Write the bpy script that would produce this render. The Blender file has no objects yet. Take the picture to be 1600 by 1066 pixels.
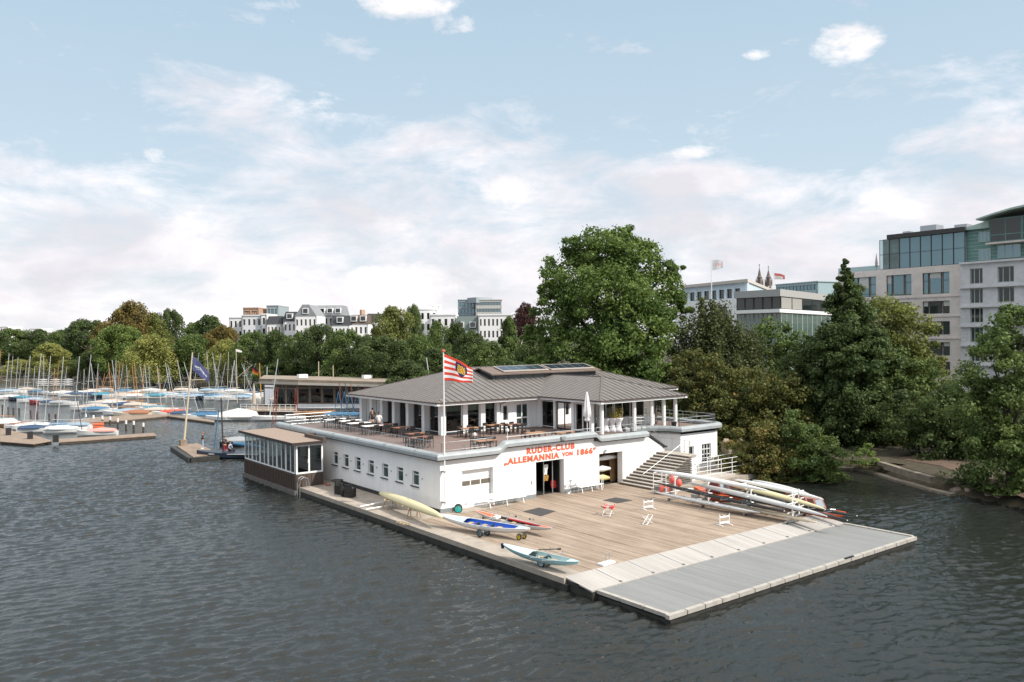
import bpy, bmesh, math, random
import numpy as np
from mathutils import Vector, Matrix
random.seed(7); rad = math.radians
scn = bpy.context.scene; C = scn.collection
# ------------------------------------------------------------------ camera, sky, sun, exposure
CAMZ = 12.0; FPX = 1276.0; YAW = -37.68; PITCH = -0.218; ROLL = -0.526
cd = bpy.data.cameras.new('camera'); cam = bpy.data.objects.new('camera', cd); C.objects.link(cam)
cd.sensor_width = 36; cd.lens = FPX/1600*36; cd.clip_start = .3; cd.clip_end = 6000
CAMR = Matrix.Rotation(rad(YAW), 3, 'Z') @ Matrix.Rotation(rad(90+PITCH), 3, 'X') @ Matrix.Rotation(rad(ROLL), 3, 'Z')
cam.matrix_world = Matrix.Translation((0, 0, CAMZ)) @ CAMR.to_4x4()
scn.camera = cam
FWD = Vector((math.sin(rad(-YAW)), math.cos(rad(-YAW)), 0)); RGT = Vector((FWD.y, -FWD.x, 0))
def ray(px, py): return CAMR @ Vector(((px-800)/FPX, -(py-533)/FPX, -1))
def at(px, py, z=0.0):            # the point of the level plane z seen at a pixel of the photograph
    d = ray(px, py); t = (z-CAMZ)/d.z; return Vector((0, 0, CAMZ)) + d*t
def atd(px, dist, z=0.0):         # the plan point in that direction at a forward distance
    d = ray(px, 533); d.z = 0; d *= dist/d.dot(FWD); return Vector((d.x, d.y, z))
def zat(px, py, dist):            # the height seen at that pixel at a forward distance
    d = ray(px, py); return CAMZ + d.z*dist/(d.x*FWD.x+d.y*FWD.y)
def onx(px, py, x):
    d = ray(px, py); return Vector((0, 0, CAMZ)) + d*(x/d.x)
def ony(px, py, y):
    d = ray(px, py); return Vector((0, 0, CAMZ)) + d*(y/d.y)
scn.view_settings.view_transform = 'Standard'; scn.view_settings.look = 'None'
scn.view_settings.exposure = EXPO = 0.74; scn.view_settings.gamma = 1
SUNEL = 42.0; SH = Vector((.45, -.893, 0))      # horizontal direction towards the sun
sd = bpy.data.lights.new('sun', 'SUN'); sun = bpy.data.objects.new('sun', sd); C.objects.link(sun)
sd.energy = 3.0; sd.angle = rad(.5); sd.color = (1, .94, .85)
sdir = Vector((SH.x*math.cos(rad(SUNEL)), SH.y*math.cos(rad(SUNEL)), math.sin(rad(SUNEL))))
sun.rotation_euler = sdir.to_track_quat('Z', 'Y').to_euler(); sun.location = (0, 0, 60)

def nn(nt, kind, **kw):
    n = nt.nodes.new(kind)
    for k, v in kw.items():
        if k.startswith('i_'): n.inputs[k[2:].replace('_', ' ')].default_value = v
        else: setattr(n, k, v)
    return n
world = bpy.data.worlds.new('World'); scn.world = world; world.use_nodes = True
nt = world.node_tree; nt.nodes.clear(); L = nt.links.new
def M_(op, a, b=None, c=None, clamp=False):
    n = nt.nodes.new('ShaderNodeMath'); n.operation = op; n.use_clamp = clamp
    for i, v in enumerate((a, b, c)):
        if v is None: continue
        if isinstance(v, (int, float)): n.inputs[i].default_value = v
        else: L(v, n.inputs[i])
    return n.outputs[0]
sky = nn(nt, 'ShaderNodeTexSky', sky_type='NISHITA', sun_disc=False, sun_elevation=rad(SUNEL),
         sun_rotation=math.atan2(SH.x, SH.y), air_density=1.0, dust_density=1.2, ozone_density=1.3)
geo = nt.nodes.new('ShaderNodeTexCoord')
def dotv(v):
    n = nn(nt, 'ShaderNodeVectorMath', operation='DOT_PRODUCT'); L(geo.outputs['Generated'], n.inputs[0]); n.inputs[1].default_value = v; return n.outputs['Value']
dx, dy, dz = dotv(RGT), dotv(FWD), dotv((0, 0, 1))
az = M_('ARCTAN2', dx, dy)
el = M_('ARCSINE', dz)
cmb = nt.nodes.new('ShaderNodeCombineXYZ'); L(az, cmb.inputs[0]); L(M_('MULTIPLY', el, 2.6), cmb.inputs[1])
cmb2 = nt.nodes.new('ShaderNodeCombineXYZ'); L(M_('MULTIPLY', az, .8), cmb2.inputs[0]); L(M_('MULTIPLY', el, 1.35), cmb2.inputs[1])
n1 = nn(nt, 'ShaderNodeTexNoise', i_Scale=6.5, i_Detail=12, i_Roughness=.66, i_Distortion=.3); L(cmb.outputs[0], n1.inputs['Vector'])
n2 = nn(nt, 'ShaderNodeTexNoise', i_Scale=7.5, i_Detail=12, i_Roughness=.68, i_Distortion=.1); L(cmb2.outputs[0], n2.inputs['Vector'])
n3 = nn(nt, 'ShaderNodeTexNoise', i_Scale=7, i_Detail=6, i_Roughness=.55, i_Distortion=.3); L(cmb2.outputs[0], n3.inputs['Vector'])
# clouds by direction: (azimuth px, elevation px of the photograph's own scale, radii, strength, puffy)
CL = [(370,150,190,58,.95,0), (440,195,230,60,.6,0), (700,222,290,62,.72,0), (900,262,200,50,.55,0), (630,240,60,28,.5,1), (480,150,90,40,.55,1), (300,175,110,60,.35,0),
      (640,5,120,34,1.1,1), (700,38,70,28,.75,1), (1330,70,95,48,1.7,1), (1420,10,75,28,.8,1), (1195,88,40,13,.8,1),
      (1085,243,55,17,.85,1), (1070,285,150,32,.7,0), (1500,215,150,34,.85,0), (1440,275,130,30,.7,1), (800,300,70,34,.95,1), (0,35,90,30,.7,0),
      (245,238,32,18,.7,1), (650,440,130,42,1.3,1), (400,455,60,24,.8,1), (560,70,60,18,.3,0), (1540,180,90,16,.4,0), (1215,215,30,8,.6,0), (430,5,50,10,.4,0), (60,265,120,24,.5,0)]
tot = None; puff = None
for cx, cy, rx, ry, s, pf in CL:
    a0 = math.atan((cx-800)/FPX); e0 = math.atan((529-cy)/math.hypot(FPX, cx-800)); k = math.cos(a0)**2
    u = M_('DIVIDE', M_('SUBTRACT', az, a0), rx/FPX*k); v = M_('DIVIDE', M_('SUBTRACT', el, e0), ry/FPX*math.cos(a0))
    g = M_('SUBTRACT', 1.0, M_('ADD', M_('MULTIPLY', u, u), M_('MULTIPLY', v, v)), clamp=False)
    g = M_('MULTIPLY', M_('MAXIMUM', g, 0.0), s)
    if pf: puff = g if puff is None else M_('MAXIMUM', puff, g)
    else: tot = g if tot is None else M_('MAXIMUM', tot, g)
base = nt.nodes.new('ShaderNodeValToRGB'); L(el, base.inputs[0])      # how cloudy the sky is by elevation (radians)
r = base.color_ramp; r.elements[0].position = 0; r.elements[0].color = (.80,)*3+(1,); r.elements[1].position = .42; r.elements[1].color = (.0,)*3+(1,)
for p, v in ((.13, .66), (.19, .40), (.225, .12), (.30, .05)): e = r.elements.new(p); e.color = (v,)*3+(1,)
dens = M_('ADD', M_('ADD', M_('MULTIPLY', M_('SUBTRACT', n1.outputs[0], .5), 2.6), base.outputs[0]), M_('MULTIPLY', tot, .62))
dens = M_('MULTIPLY', M_('SUBTRACT', dens, .22), 1.5, clamp=True)
pd = M_('MULTIPLY', M_('SUBTRACT', n2.outputs[0], M_('SUBTRACT', .66, M_('MULTIPLY', M_('MINIMUM', puff, 1.5), .25))), 6.5, clamp=True)
def mixc(f, a, b):
    n = nt.nodes.new('ShaderNodeMix'); n.data_type = 'RGBA'
    for s, v in ((0, f), (6, a), (7, b)):
        if isinstance(v, (int, float)): n.inputs[s].default_value = v
        elif isinstance(v, tuple): n.inputs[s].default_value = v+(1,)
        else: L(v, n.inputs[s])
    return n.outputs[2]
K = 10.0
tint = nn(nt, 'ShaderNodeMix', data_type='RGBA', blend_type='MULTIPLY'); tint.inputs[0].default_value = 1
L(sky.outputs[0], tint.inputs[6]); tint.inputs[7].default_value = (1.0, .95, .86, 1)
airc = nt.nodes.new('ShaderNodeValToRGB'); L(el, airc.inputs[0])
r = airc.color_ramp; r.elements[0].position = .0; r.elements[0].color = (.66, .70, .74, 1); r.elements[1].position = .5; r.elements[1].color = (.375, .53, .66, 1)
e = r.elements.new(.2); e.color = (.52, .64, .74, 1)
up = mixc(1.0, (0., 0., 0.), airc.outputs[0])
sc_ = nn(nt, 'ShaderNodeMix', data_type='RGBA', blend_type='MULTIPLY'); sc_.inputs[0].default_value = 1; L(up, sc_.inputs[6]); sc_.inputs[7].default_value = (K*.70,)*3+(1,)
skyc = mixc(.9, tint.outputs[2], sc_.outputs[2])
sh = M_('MULTIPLY', M_('SUBTRACT', n3.outputs[0], .38), 3.6, clamp=True)
cloud = mixc(sh, (.50*K, .485*K, .515*K), (.74*K, .70*K, .71*K))
pcl = mixc(sh, (.60*K, .575*K, .585*K), (.76*K, .725*K, .71*K))
high = M_('MULTIPLY', M_('SUBTRACT', el, .50), 3.0, clamp=True)      # bright cloud added unseen above the frame to lift the shaded side wall
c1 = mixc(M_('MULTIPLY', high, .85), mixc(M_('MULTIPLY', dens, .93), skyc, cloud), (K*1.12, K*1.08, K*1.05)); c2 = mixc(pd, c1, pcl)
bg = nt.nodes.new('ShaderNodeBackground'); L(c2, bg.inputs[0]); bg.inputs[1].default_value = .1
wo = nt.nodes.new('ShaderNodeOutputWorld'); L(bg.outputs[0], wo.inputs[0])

# ------------------------------------------------------------------ materials
MATS = {}
def mat(name, col, rough=.6, metal=0.0, var=0.0, vscale=3.0, col2=None, bump=0.0, bscale=20.0, spec=.5, stretch=(1, 1, 1), emit=None, alpha=None):
    if name in MATS: return MATS[name]
    m = bpy.data.materials.new(name); m.use_nodes = True; t = m.node_tree; b = t.nodes['Principled BSDF']
    b.inputs['Base Color'].default_value = tuple(col)+(1,); b.inputs['Roughness'].default_value = rough; b.inputs['Metallic'].default_value = metal
    b.inputs['Specular IOR Level'].default_value = spec
    if var or col2 or bump:
        g = t.nodes.new('ShaderNodeTexCoord'); mp = t.nodes.new('ShaderNodeMapping'); mp.inputs['Scale'].default_value = stretch
        t.links.new(g.outputs['Object'], mp.inputs[0])
    if var or col2:
        n = nn(t, 'ShaderNodeTexNoise', i_Scale=vscale, i_Detail=6, i_Roughness=.65); t.links.new(mp.outputs[0], n.inputs['Vector'])
        cr = t.nodes.new('ShaderNodeValToRGB'); cr.color_ramp.elements[0].position = .32; cr.color_ramp.elements[1].position = .68
        c2_ = col2 or tuple(min(1, c*(1+var)) for c in col)
        c1_ = col if col2 else tuple(c*(1-var) for c in col)
        cr.color_ramp.elements[0].color = tuple(c1_)+(1,); cr.color_ramp.elements[1].color = tuple(c2_)+(1,)
        t.links.new(n.outputs[0], cr.inputs[0]); t.links.new(cr.outputs[0], b.inputs['Base Color'])
    if bump:
        n = nn(t, 'ShaderNodeTexNoise', i_Scale=bscale, i_Detail=5); t.links.new(mp.outputs[0], n.inputs['Vector'])
        bp = nn(t, 'ShaderNodeBump', i_Strength=bump, i_Distance=.05); t.links.new(n.outputs[0], bp.inputs['Height']); t.links.new(bp.outputs[0], b.inputs['Normal'])
    if emit: b.inputs['Emission Color'].default_value = tuple(emit)+(1,); b.inputs['Emission Strength'].default_value = 1
    MATS[name] = m; return m
def glassmat(name, tint=(.55, .62, .6), f=.35, refl=(1, 1, 1)):
    if name in MATS: return MATS[name]
    m = bpy.data.materials.new(name); m.use_nodes = True; t = m.node_tree; t.nodes.clear()
    o = t.nodes.new('ShaderNodeOutputMaterial'); mx = t.nodes.new('ShaderNodeMixShader')
    tr = t.nodes.new('ShaderNodeBsdfTransparent'); tr.inputs[0].default_value = tint+(1,)
    gl = t.nodes.new('ShaderNodeBsdfGlossy'); gl.inputs['Roughness'].default_value = .02; gl.inputs[0].default_value = refl+(1,)
    fr = nn(t, 'ShaderNodeLayerWeight', i_Blend=f); t.links.new(fr.outputs['Fresnel'], mx.inputs[0])
    t.links.new(tr.outputs[0], mx.inputs[1]); t.links.new(gl.outputs[0], mx.inputs[2]); t.links.new(mx.outputs[0], o.inputs[0])
    MATS[name] = m; return m
WHITE = mat('white_render', (.84, .825, .82), .8, var=.045, vscale=1.6, stretch=(1, 1, .3), bump=.06, bscale=60)
WPAINT = mat('white_paint', (.80, .80, .79), .4)
COPING = mat('zinc_coping', (.30, .325, .335), .42, var=.12, vscale=1.5, spec=.5)
DARKTRIM = mat('dark_trim', (.03, .032, .035), .5)
PLINTH = mat('grey_plinth', (.22, .235, .24), .7, var=.15, vscale=2)
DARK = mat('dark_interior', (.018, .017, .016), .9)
DGLASS = mat('dark_window_glass', (.02, .026, .028), .06, spec=.9)
GGLASS = mat('green_grey_glass', (.035, .06, .055), .05, spec=1.0)
GLASS = glassmat('clear_glass')
STEEL = mat('galvanised_steel', (.42, .44, .45), .35, metal=.7)
BLACKM = mat('black_metal', (.02, .02, .021), .45)
BROWNW = mat('brown_timber', (.078, .055, .044), .7, var=.25, vscale=3, stretch=(6, 6, .6))
TERRACE = mat('terrace_decking', (.18, .125, .105), .75, var=.18, vscale=2, stretch=(6, .5, 1), bump=.1, bscale=10)
CONC = mat('concrete', (.33, .285, .24), .85, var=.2, vscale=1.2, bump=.2, bscale=25)
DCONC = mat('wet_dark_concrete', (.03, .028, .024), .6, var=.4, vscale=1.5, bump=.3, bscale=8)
# ------------------------------------------------------------------ mesh builder
class MB:
    def __init__(s): s.v = []; s.f = []; s.m = []; s.cur = 0
    def face(s, pts, m=None):
        i = len(s.v); s.v += [tuple(p) for p in pts]; s.f.append(tuple(range(i, i+len(pts)))); s.m.append(s.cur if m is None else m)
    def raw(s, vs, fs, m=None):
        i = len(s.v); s.v += [tuple(p) for p in vs]
        for f in fs: s.f.append(tuple(i+k for k in f)); s.m.append(s.cur if m is None else m)
    def box(s, x0, x1, y0, y1, z0, z1, m=None, rz=0, piv=None):
        if x0 > x1: x0, x1 = x1, x0
        if y0 > y1: y0, y1 = y1, y0
        vs = [Vector((x, y, z)) for z in (z0, z1) for x, y in ((x0, y0), (x1, y0), (x1, y1), (x0, y1))]
        if rz:
            p = Vector(piv) if piv else Vector(((x0+x1)/2, (y0+y1)/2, 0)); R_ = Matrix.Rotation(rz, 3, 'Z'); p.z = 0
            vs = [R_ @ (v-p)+p for v in vs]
        s.raw(vs, [(0, 3, 2, 1), (4, 5, 6, 7), (0, 1, 5, 4), (1, 2, 6, 5), (2, 3, 7, 6), (3, 0, 4, 7)], m); return s
    def beam(s, a, b, w, h, m=None, up=(0, 0, 1)):          # rectangular bar from a to b
        a, b = Vector(a), Vector(b); d = (b-a).normalized(); u = Vector(up)
        if abs(d.dot(u)) > .99: u = Vector((1, 0, 0))
        sd_ = d.cross(u).normalized()*w/2; u = sd_.cross(d).normalized()*h/2
        vs = [p+q for p in (a, b) for q in (-sd_-u, sd_-u, sd_+u, -sd_+u)]
        s.raw(vs, [(0, 1, 2, 3), (7, 6, 5, 4), (0, 4, 5, 1), (1, 5, 6, 2), (2, 6, 7, 3), (3, 7, 4, 0)], m); return s
    def tube(s, a, b, r0, r1=None, n=8, m=None):
        return s.path([a, b], [r0, r0 if r1 is None else r1], n, m)
    def path(s, pts, r, n=8, m=None):
        pts = [Vector(p) for p in pts]; rs = r if isinstance(r, (list, tuple)) else [r]*len(pts); rings = []
        for i, p in enumerate(pts):
            d = (pts[min(i+1, len(pts)-1)]-pts[max(i-1, 0)]).normalized(); u = Vector((0, 0, 1)) if abs(d.z) < .95 else Vector((1, 0, 0))
            a = d.cross(u).normalized(); b = d.cross(a)
            rings.append([p+(a*math.cos(t)+b*math.sin(t))*rs[i] for t in (2*math.pi*k/n for k in range(n))])
        s.rings(rings, True, True, m); return s
    def rings(s, rings, closed=True, caps=True, m=None):
        n = len(rings[0]); vs = [p for r_ in rings for p in r_]; fs = []
        for i in range(len(rings)-1):
            for k in range(n if closed else n-1):
                k2 = (k+1) % n; fs.append((i*n+k, i*n+k2, (i+1)*n+k2, (i+1)*n+k))
        if caps: fs.append(tuple(range(n-1, -1, -1))); fs.append(tuple((len(rings)-1)*n+k for k in range(n)))
        s.raw(vs, fs, m); return s
    def prism(s, poly, z0, z1, m=None, mt=None):
        n = len(poly); vs = [(x, y, z0) for x, y in poly]+[(x, y, z1) for x, y in poly]
        s.raw(vs, [(k, (k+1) % n, n+(k+1) % n, n+k) for k in range(n)], m)
        s.raw(vs, [tuple(range(n-1, -1, -1)), tuple(range(n, 2*n))], m if mt is None else mt); return s
    def lathe(s, c, prof, n=12, m=None):
        c = Vector(c); s.rings([[c+Vector((r_*math.cos(2*math.pi*k/n), r_*math.sin(2*math.pi*k/n), z)) for k in range(n)] for r_, z in prof], True, True, m); return s
    def build(s, name, mats, parent=None, smooth=False, world=True):
        me = bpy.data.meshes.new(name); vs = s.v
        if parent is not None and world:
            iv = parent.matrix_world.inverted() if parent.get('_mw') is None else parent.matrix_world.inverted()
            iv = WM(parent).inverted(); vs = [tuple(iv @ Vector(p)) for p in vs]
        me.from_pydata(vs, [], s.f)
        for m_ in (mats if isinstance(mats, (list, tuple)) else [mats]): me.materials.append(m_)
        me.polygons.foreach_set('material_index', s.m)
        if smooth: me.polygons.foreach_set('use_smooth', [True]*len(s.f))
        bm = bmesh.new(); bm.from_mesh(me); bmesh.ops.recalc_face_normals(bm, faces=bm.faces); bm.to_mesh(me); bm.free()
        me.update(); o = bpy.data.objects.new(name, me); C.objects.link(o)
        if parent is not None: o.parent = parent
        return o
def WM(o):
    m = Matrix.LocRotScale(o.location, o.rotation_euler, o.scale)
    return WM(o.parent) @ m if o.parent else m
def tag(o, label=None, cat=None, group=None, kind=None):
    for k, v in (('label', label), ('category', cat), ('group', group), ('kind', kind)):
        if v: o[k] = v
    return o
def thing(name, label, cat, loc=(0, 0, 0), rz=0, group=None):
    o = bpy.data.objects.new(name, None); C.objects.link(o); o.location = loc; o.rotation_euler = (0, 0, rz); o.empty_display_size = .3
    return tag(o, label, cat, group)
def copy_tree(o, parent=None):
    c = o.copy(); C.objects.link(c); c.parent = parent
    for ch in o.children: copy_tree(ch, c)
    return c
def dup(o, loc, rz=0, label=None, group=None, scale=None):
    c = copy_tree(o); c.location = loc; c.rotation_euler = (0, 0, rz)
    if scale: c.scale = (scale,)*3 if not isinstance(scale, tuple) else scale
    if label: c['label'] = label
    if group: c['group'] = group
    return c
def holewall(mb, o, u, L_, z0, z1, holes, th, m=None):
    """wall from plan point o along unit u, thickness th towards n=(u.y,-u.x)*-1 (behind), holes = (a0,a1,b0,b1) along/height"""
    o = Vector((o[0], o[1], 0)); u = Vector((u[0], u[1], 0)).normalized(); n = Vector((-u.y, u.x, 0))*th
    us = sorted(set([0, L_]+[h[0] for h in holes]+[h[1] for h in holes])); zs = sorted(set([z0, z1]+[h[2] for h in holes]+[h[3] for h in holes]))
    us = [a for a in us if 0 <= a <= L_]; zs = [a for a in zs if z0 <= a <= z1]
    def solid(i, j):
        if i < 0 or j < 0 or i >= len(us)-1 or j >= len(zs)-1: return False
        a = (us[i]+us[i+1])/2; b = (zs[j]+zs[j+1])/2
        return not any(h[0] < a < h[1] and h[2] < b < h[3] for h in holes)
    P = lambda a, z, k: o+u*a+n*k+Vector((0, 0, z))
    for i in range(len(us)-1):
        for j in range(len(zs)-1):
            if not solid(i, j): continue
            a0, a1, b0, b1 = us[i], us[i+1], zs[j], zs[j+1]
            mb.face([P(a0, b0, 0), P(a1, b0, 0), P(a1, b1, 0), P(a0, b1, 0)], m); mb.face([P(a0, b0, 1), P(a0, b1, 1), P(a1, b1, 1), P(a1, b0, 1)], m)
            if not solid(i-1, j): mb.face([P(a0, b0, 0), P(a0, b1, 0), P(a0, b1, 1), P(a0, b0, 1)], m)
            if not solid(i+1, j): mb.face([P(a1, b0, 0), P(a1, b0, 1), P(a1, b1, 1), P(a1, b1, 0)], m)
            if not solid(i, j-1): mb.face([P(a0, b0, 0), P(a0, b0, 1), P(a1, b0, 1), P(a1, b0, 0)], m)
            if not solid(i, j+1): mb.face([P(a0, b1, 0), P(a1, b1, 0), P(a1, b1, 1), P(a0, b1, 1)], m)
def win(parent, o, u, a0, a1, z0, z1, recess=.12, fw=.07, mull=(), trans=(), glass=None, frame=None, name='window', label=None, sill=False):
    """a window part (its frame) with one pane sub-part, set back from the wall line"""
    o = Vector((o[0], o[1], 0)); u = Vector((u[0], u[1], 0)).normalized(); n = Vector((-u.y, u.x, 0))
    f = MB(); P = lambda a, z, k: o+u*a+n*k+Vector((0, 0, z)); t = .06
    def bar(a, b, c, d):
        vs = [P(x, z, k) for k in (recess, recess+t) for x, z in ((a, c), (b, c), (b, d), (a, d))]
        f.raw(vs, [(0, 1, 2, 3), (7, 6, 5, 4), (0, 4, 5, 1), (1, 5, 6, 2), (2, 6, 7, 3), (3, 7, 4, 0)])
    bar(a0, a0+fw, z0, z1); bar(a1-fw, a1, z0, z1); bar(a0+fw, a1-fw, z0, z0+fw); bar(a0+fw, a1-fw, z1-fw, z1)
    for q in mull: bar(a0+(a1-a0)*q-fw/2, a0+(a1-a0)*q+fw/2, z0+fw, z1-fw)
    e_ = [a0+fw]+[a0+(a1-a0)*q for q in mull]+[a1-fw]
    for q in trans:
        zz = z0+(z1-z0)*q
        for i in range(len(e_)-1): bar(e_[i]+(fw/2 if i else 0), e_[i+1]-(fw/2 if i < len(e_)-2 else 0), zz-fw/2, zz+fw/2)
    w = f.build(name, frame or WPAINT, parent)
    if label: w['label'] = label
    g = MB(); k = recess+t*.5; g.face([P(a0+.01, z0+.01, k), P(a1-.01, z0+.01, k), P(a1-.01, z1-.01, k), P(a0+.01, z1-.01, k)])
    g.build('pane', glass or DGLASS, w)
    if sill:
        s_ = MB(); vs = [P(x, z, kk) for kk in (-.1, recess) for x, z in ((a0-.12, z0-.09), (a1+.02, z0-.09), (a1+.02, z0-.03), (a0-.12, z0-.03))]
        s_.raw(vs, [(0, 1, 2, 3), (7, 6, 5, 4), (0, 4, 5, 1), (1, 5, 6, 2), (2, 6, 7, 3), (3, 7, 4, 0)]); s_.build('sill', DARKTRIM, w)
    return w
def textmesh(name, txt, size, mt, parent, loc, xdir, zdir=(0, 0, 1), ext=.02, bold=.012, align='LEFT', width=None):
    cu = bpy.data.curves.new(name, 'FONT'); cu.body = txt; cu.size = size; cu.extrude = ext; cu.offset = bold; cu.align_x = align; cu.space_character = 1.2; cu.resolution_u = 3
    o = bpy.data.objects.new(name, cu); C.objects.link(o); dg = bpy.context.evaluated_depsgraph_get(); dg.update()
    me = bpy.data.meshes.new_from_object(o.evaluated_get(dg)); bpy.data.objects.remove(o)
    x = Vector(xdir).normalized(); z = Vector(zdir).normalized(); n = x.cross(z)
    k = 1.0
    if width:
        xs = [v.co.x for v in me.vertices]; k = width/(max(xs)-min(xs))
    M = Matrix((x*k, z, n)).transposed().to_4x4(); M.translation = Vector(loc)
    me.transform(WM(parent).inverted() @ M if parent else M); me.materials.clear(); me.materials.append(mt)
    ob = bpy.data.objects.new(name, me); C.objects.link(ob); ob.parent = parent; return ob
# ------------------------------------------------------------------ water, land, banks
def water_mat():
    m = bpy.data.materials.new('lake_water'); m.use_nodes = True; t = m.node_tree; b = t.nodes['Principled BSDF']
    b.inputs['Base Color'].default_value = (.016, .018, .016, 1); b.inputs['Roughness'].default_value = .03; b.inputs['IOR'].default_value = 1.333
    tc = t.nodes.new('ShaderNodeTexCoord'); last = None
    def layer(sx, sy, rz, scale, det, rough, dist, strength, kind='noise', distort=.6):
        nonlocal last
        mp = t.nodes.new('ShaderNodeMapping'); mp.inputs['Rotation'].default_value = (0, 0, rad(rz)); mp.inputs['Scale'].default_value = (sx, sy, 1); t.links.new(tc.outputs['Object'], mp.inputs[0])
        n = nn(t, 'ShaderNodeTexNoise', i_Scale=scale, i_Detail=det, i_Roughness=rough, i_Distortion=distort); t.links.new(mp.outputs[0], n.inputs['Vector'])
        bp = nn(t, 'ShaderNodeBump', i_Strength=strength, i_Distance=dist); t.links.new(n.outputs[0], bp.inputs['Height'])
        if last: t.links.new(last, bp.inputs['Normal'])
        last = bp.outputs[0]
    layer(.6, 1, -40, 1.3, 3, .6, .08, .5)
    layer(.7, 1, -25, 7.0, 3, .6, .03, .9)
    t.links.new(last, b.inputs['Normal']); return m
WATER = water_mat()
# open water: real wave geometry over the basin, flat sheet beyond
WX0, WX1, WY0, WY1, WS = -8.0, 72.0, 9.0, 132.0, .13
rng = np.random.default_rng(4); n_ = 1024; kx = np.fft.fftfreq(n_, WS)*2*np.pi; KX, KY = np.meshgrid(kx, kx, indexing='ij'); kk = np.hypot(KX, KY)+1e-6
wd = np.array([FWD.x*.92-RGT.x*.4, FWD.y*.92-RGT.y*.4]); wd /= np.linalg.norm(wd); cs_ = np.abs(KX*wd[0]+KY*wd[1])/kk
lam = 2*np.pi/kk; spec = np.where((lam > .34) & (lam < 6), lam**1.5*np.exp(-(lam/1.25)**2), 0)*(.07+cs_**4)
hgt = np.real(np.fft.ifft2(spec*np.exp(2j*np.pi*rng.random((n_, n_)))*n_)); nx_, ny_ = int((WX1-WX0)/WS), int((WY1-WY0)/WS); hgt = hgt[:nx_, :ny_]
sl_ = np.sqrt(np.mean(np.gradient(hgt, WS)[0]**2+np.gradient(hgt, WS)[1]**2)); hgt *= .38/sl_
X_, Y_ = np.meshgrid(np.linspace(WX0, WX1, nx_), np.linspace(WY0, WY1, ny_), indexing='ij')
gust = .72+.38*np.sin(X_*.09+1.3*np.sin(Y_*.05))*np.sin(Y_*.075+.8*np.sin(X_*.06)+1.0); far_ = np.clip(1-(Y_-40)/110, .3, 1)
ed_ = np.clip(np.minimum(np.minimum(X_-WX0, WX1-X_), np.minimum(Y_-WY0, WY1-Y_))/6, 0, 1); calm_ = 1-.72*np.clip((X_-48)/10, 0, 1)*np.clip((Y_-20)/12, 0, 1); Z_ = hgt*gust*far_*ed_*calm_
me = bpy.data.meshes.new('water'); me.vertices.add(nx_*ny_); me.vertices.foreach_set('co', np.stack([X_, Y_, Z_], -1).astype(np.float32).ravel())
i_ = np.arange(nx_*ny_).reshape(nx_, ny_); Q = np.stack([i_[:-1, :-1], i_[1:, :-1], i_[1:, 1:], i_[:-1, 1:]], -1).reshape(-1, 4); N_ = len(Q)
me.loops.add(N_*4); me.loops.foreach_set('vertex_index', Q.astype(np.int32).ravel()); me.polygons.add(N_); me.polygons.foreach_set('loop_start', np.arange(0, N_*4, 4, dtype=np.int32)); me.polygons.foreach_set('use_smooth', np.ones(N_, dtype=bool)); me.update(calc_edges=True)
me.materials.append(WATER); o = bpy.data.objects.new('water', me); C.objects.link(o); tag(o, kind='structure')
w = MB()
for a, b, c, d in ((-3000, WX0, -600, 4000), (WX1, 3500, -600, 4000), (WX0, WX1, -600, WY0), (WX0, WX1, WY1, 4000)): w.face([(a, c, 0), (b, c, 0), (b, d, 0), (a, d, 0)])
tag(w.build('water', WATER), kind='structure')
EARTH = mat('bank_earth', (.095, .062, .042), .95, var=.35, vscale=.8, bump=.5, bscale=6)
GRASS = mat('bank_grass', (.045, .036, .020), .95, var=.4, vscale=1.2, bump=.6, bscale=12)
shore = [(58, -160), (60.6, 18), (61.5, 24), (63.4, 28.6), (65.2, 32), (67.2, 35), (69.0, 38), (67.3, 40.6), (63.5, 41.4), (59.5, 42.0), (56.8, 43.2), (57.5, 48), (60.5, 56), (62, 70), (63, 90), (67, 120), (71, 150),
         (74, 180), (72, 200), (66, 228), (50, 262), (20, 292), (-40, 335), (-300, 420), (-1500, 900)]
far = [(-1500, 3900), (3400, 3900), (3400, -160)]
bm_ = MB(); nS = len(shore)
inner = []
for i, (x, y) in enumerate(shore):
    a = Vector(shore[max(0, i-1)]); b = Vector(shore[min(nS-1, i+1)]); d = (b-a).normalized(); nrm = Vector((d.y, -d.x)); inner.append((x+nrm.x*1.4, y+nrm.y*1.4))
for i in range(nS-1):
    bm_.face([shore[i]+(-.3,), shore[i+1]+(-.3,), inner[i+1]+(.75,), inner[i]+(.75,)])
bm_.face([p+(.75,) for p in inner]+[p+(.75,) for p in far])
tag(bm_.build('ground', GRASS), kind='structure')
pt = MB(); PTH = [at(x, y, .77) for x, y in ((1400, 716), (1432, 722), (1470, 728), (1500, 740), (1530, 752), (1600, 778), (1650, 800), (1650, 770), (1560, 742), (1500, 722), (1470, 714), (1430, 712))]
pt.face([(p.x, p.y, .78) for p in PTH]); tag(pt.build('path', EARTH), kind='structure')
STONE = mat('kerb_stone', (.20, .17, .13), .9, var=.35, vscale=2, bump=.5, bscale=8)
ks = MB(); kp = [at(x, y, 1.0) for x, y in ((1375, 722), (1395, 728), (1420, 736), (1440, 741), (1458, 746))]
for a, b in zip(kp, kp[1:]): ks.beam((a.x, a.y, .8), (b.x, b.y, .8), .45, .5)
tag(ks.build('stone_kerb', STONE), 'low weathered stone kerb between the earth path and the water', 'kerb')
ks = MB(); kp = [at(x, y, .1) for x, y in ((1308, 731), (1340, 733), (1370, 740), (1400, 750), (1430, 758), (1462, 767), (1490, 773))]
for a, b in zip(kp, kp[1:]): ks.beam((a.x, a.y, .0), (b.x, b.y, .0), .6, .36)
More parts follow.
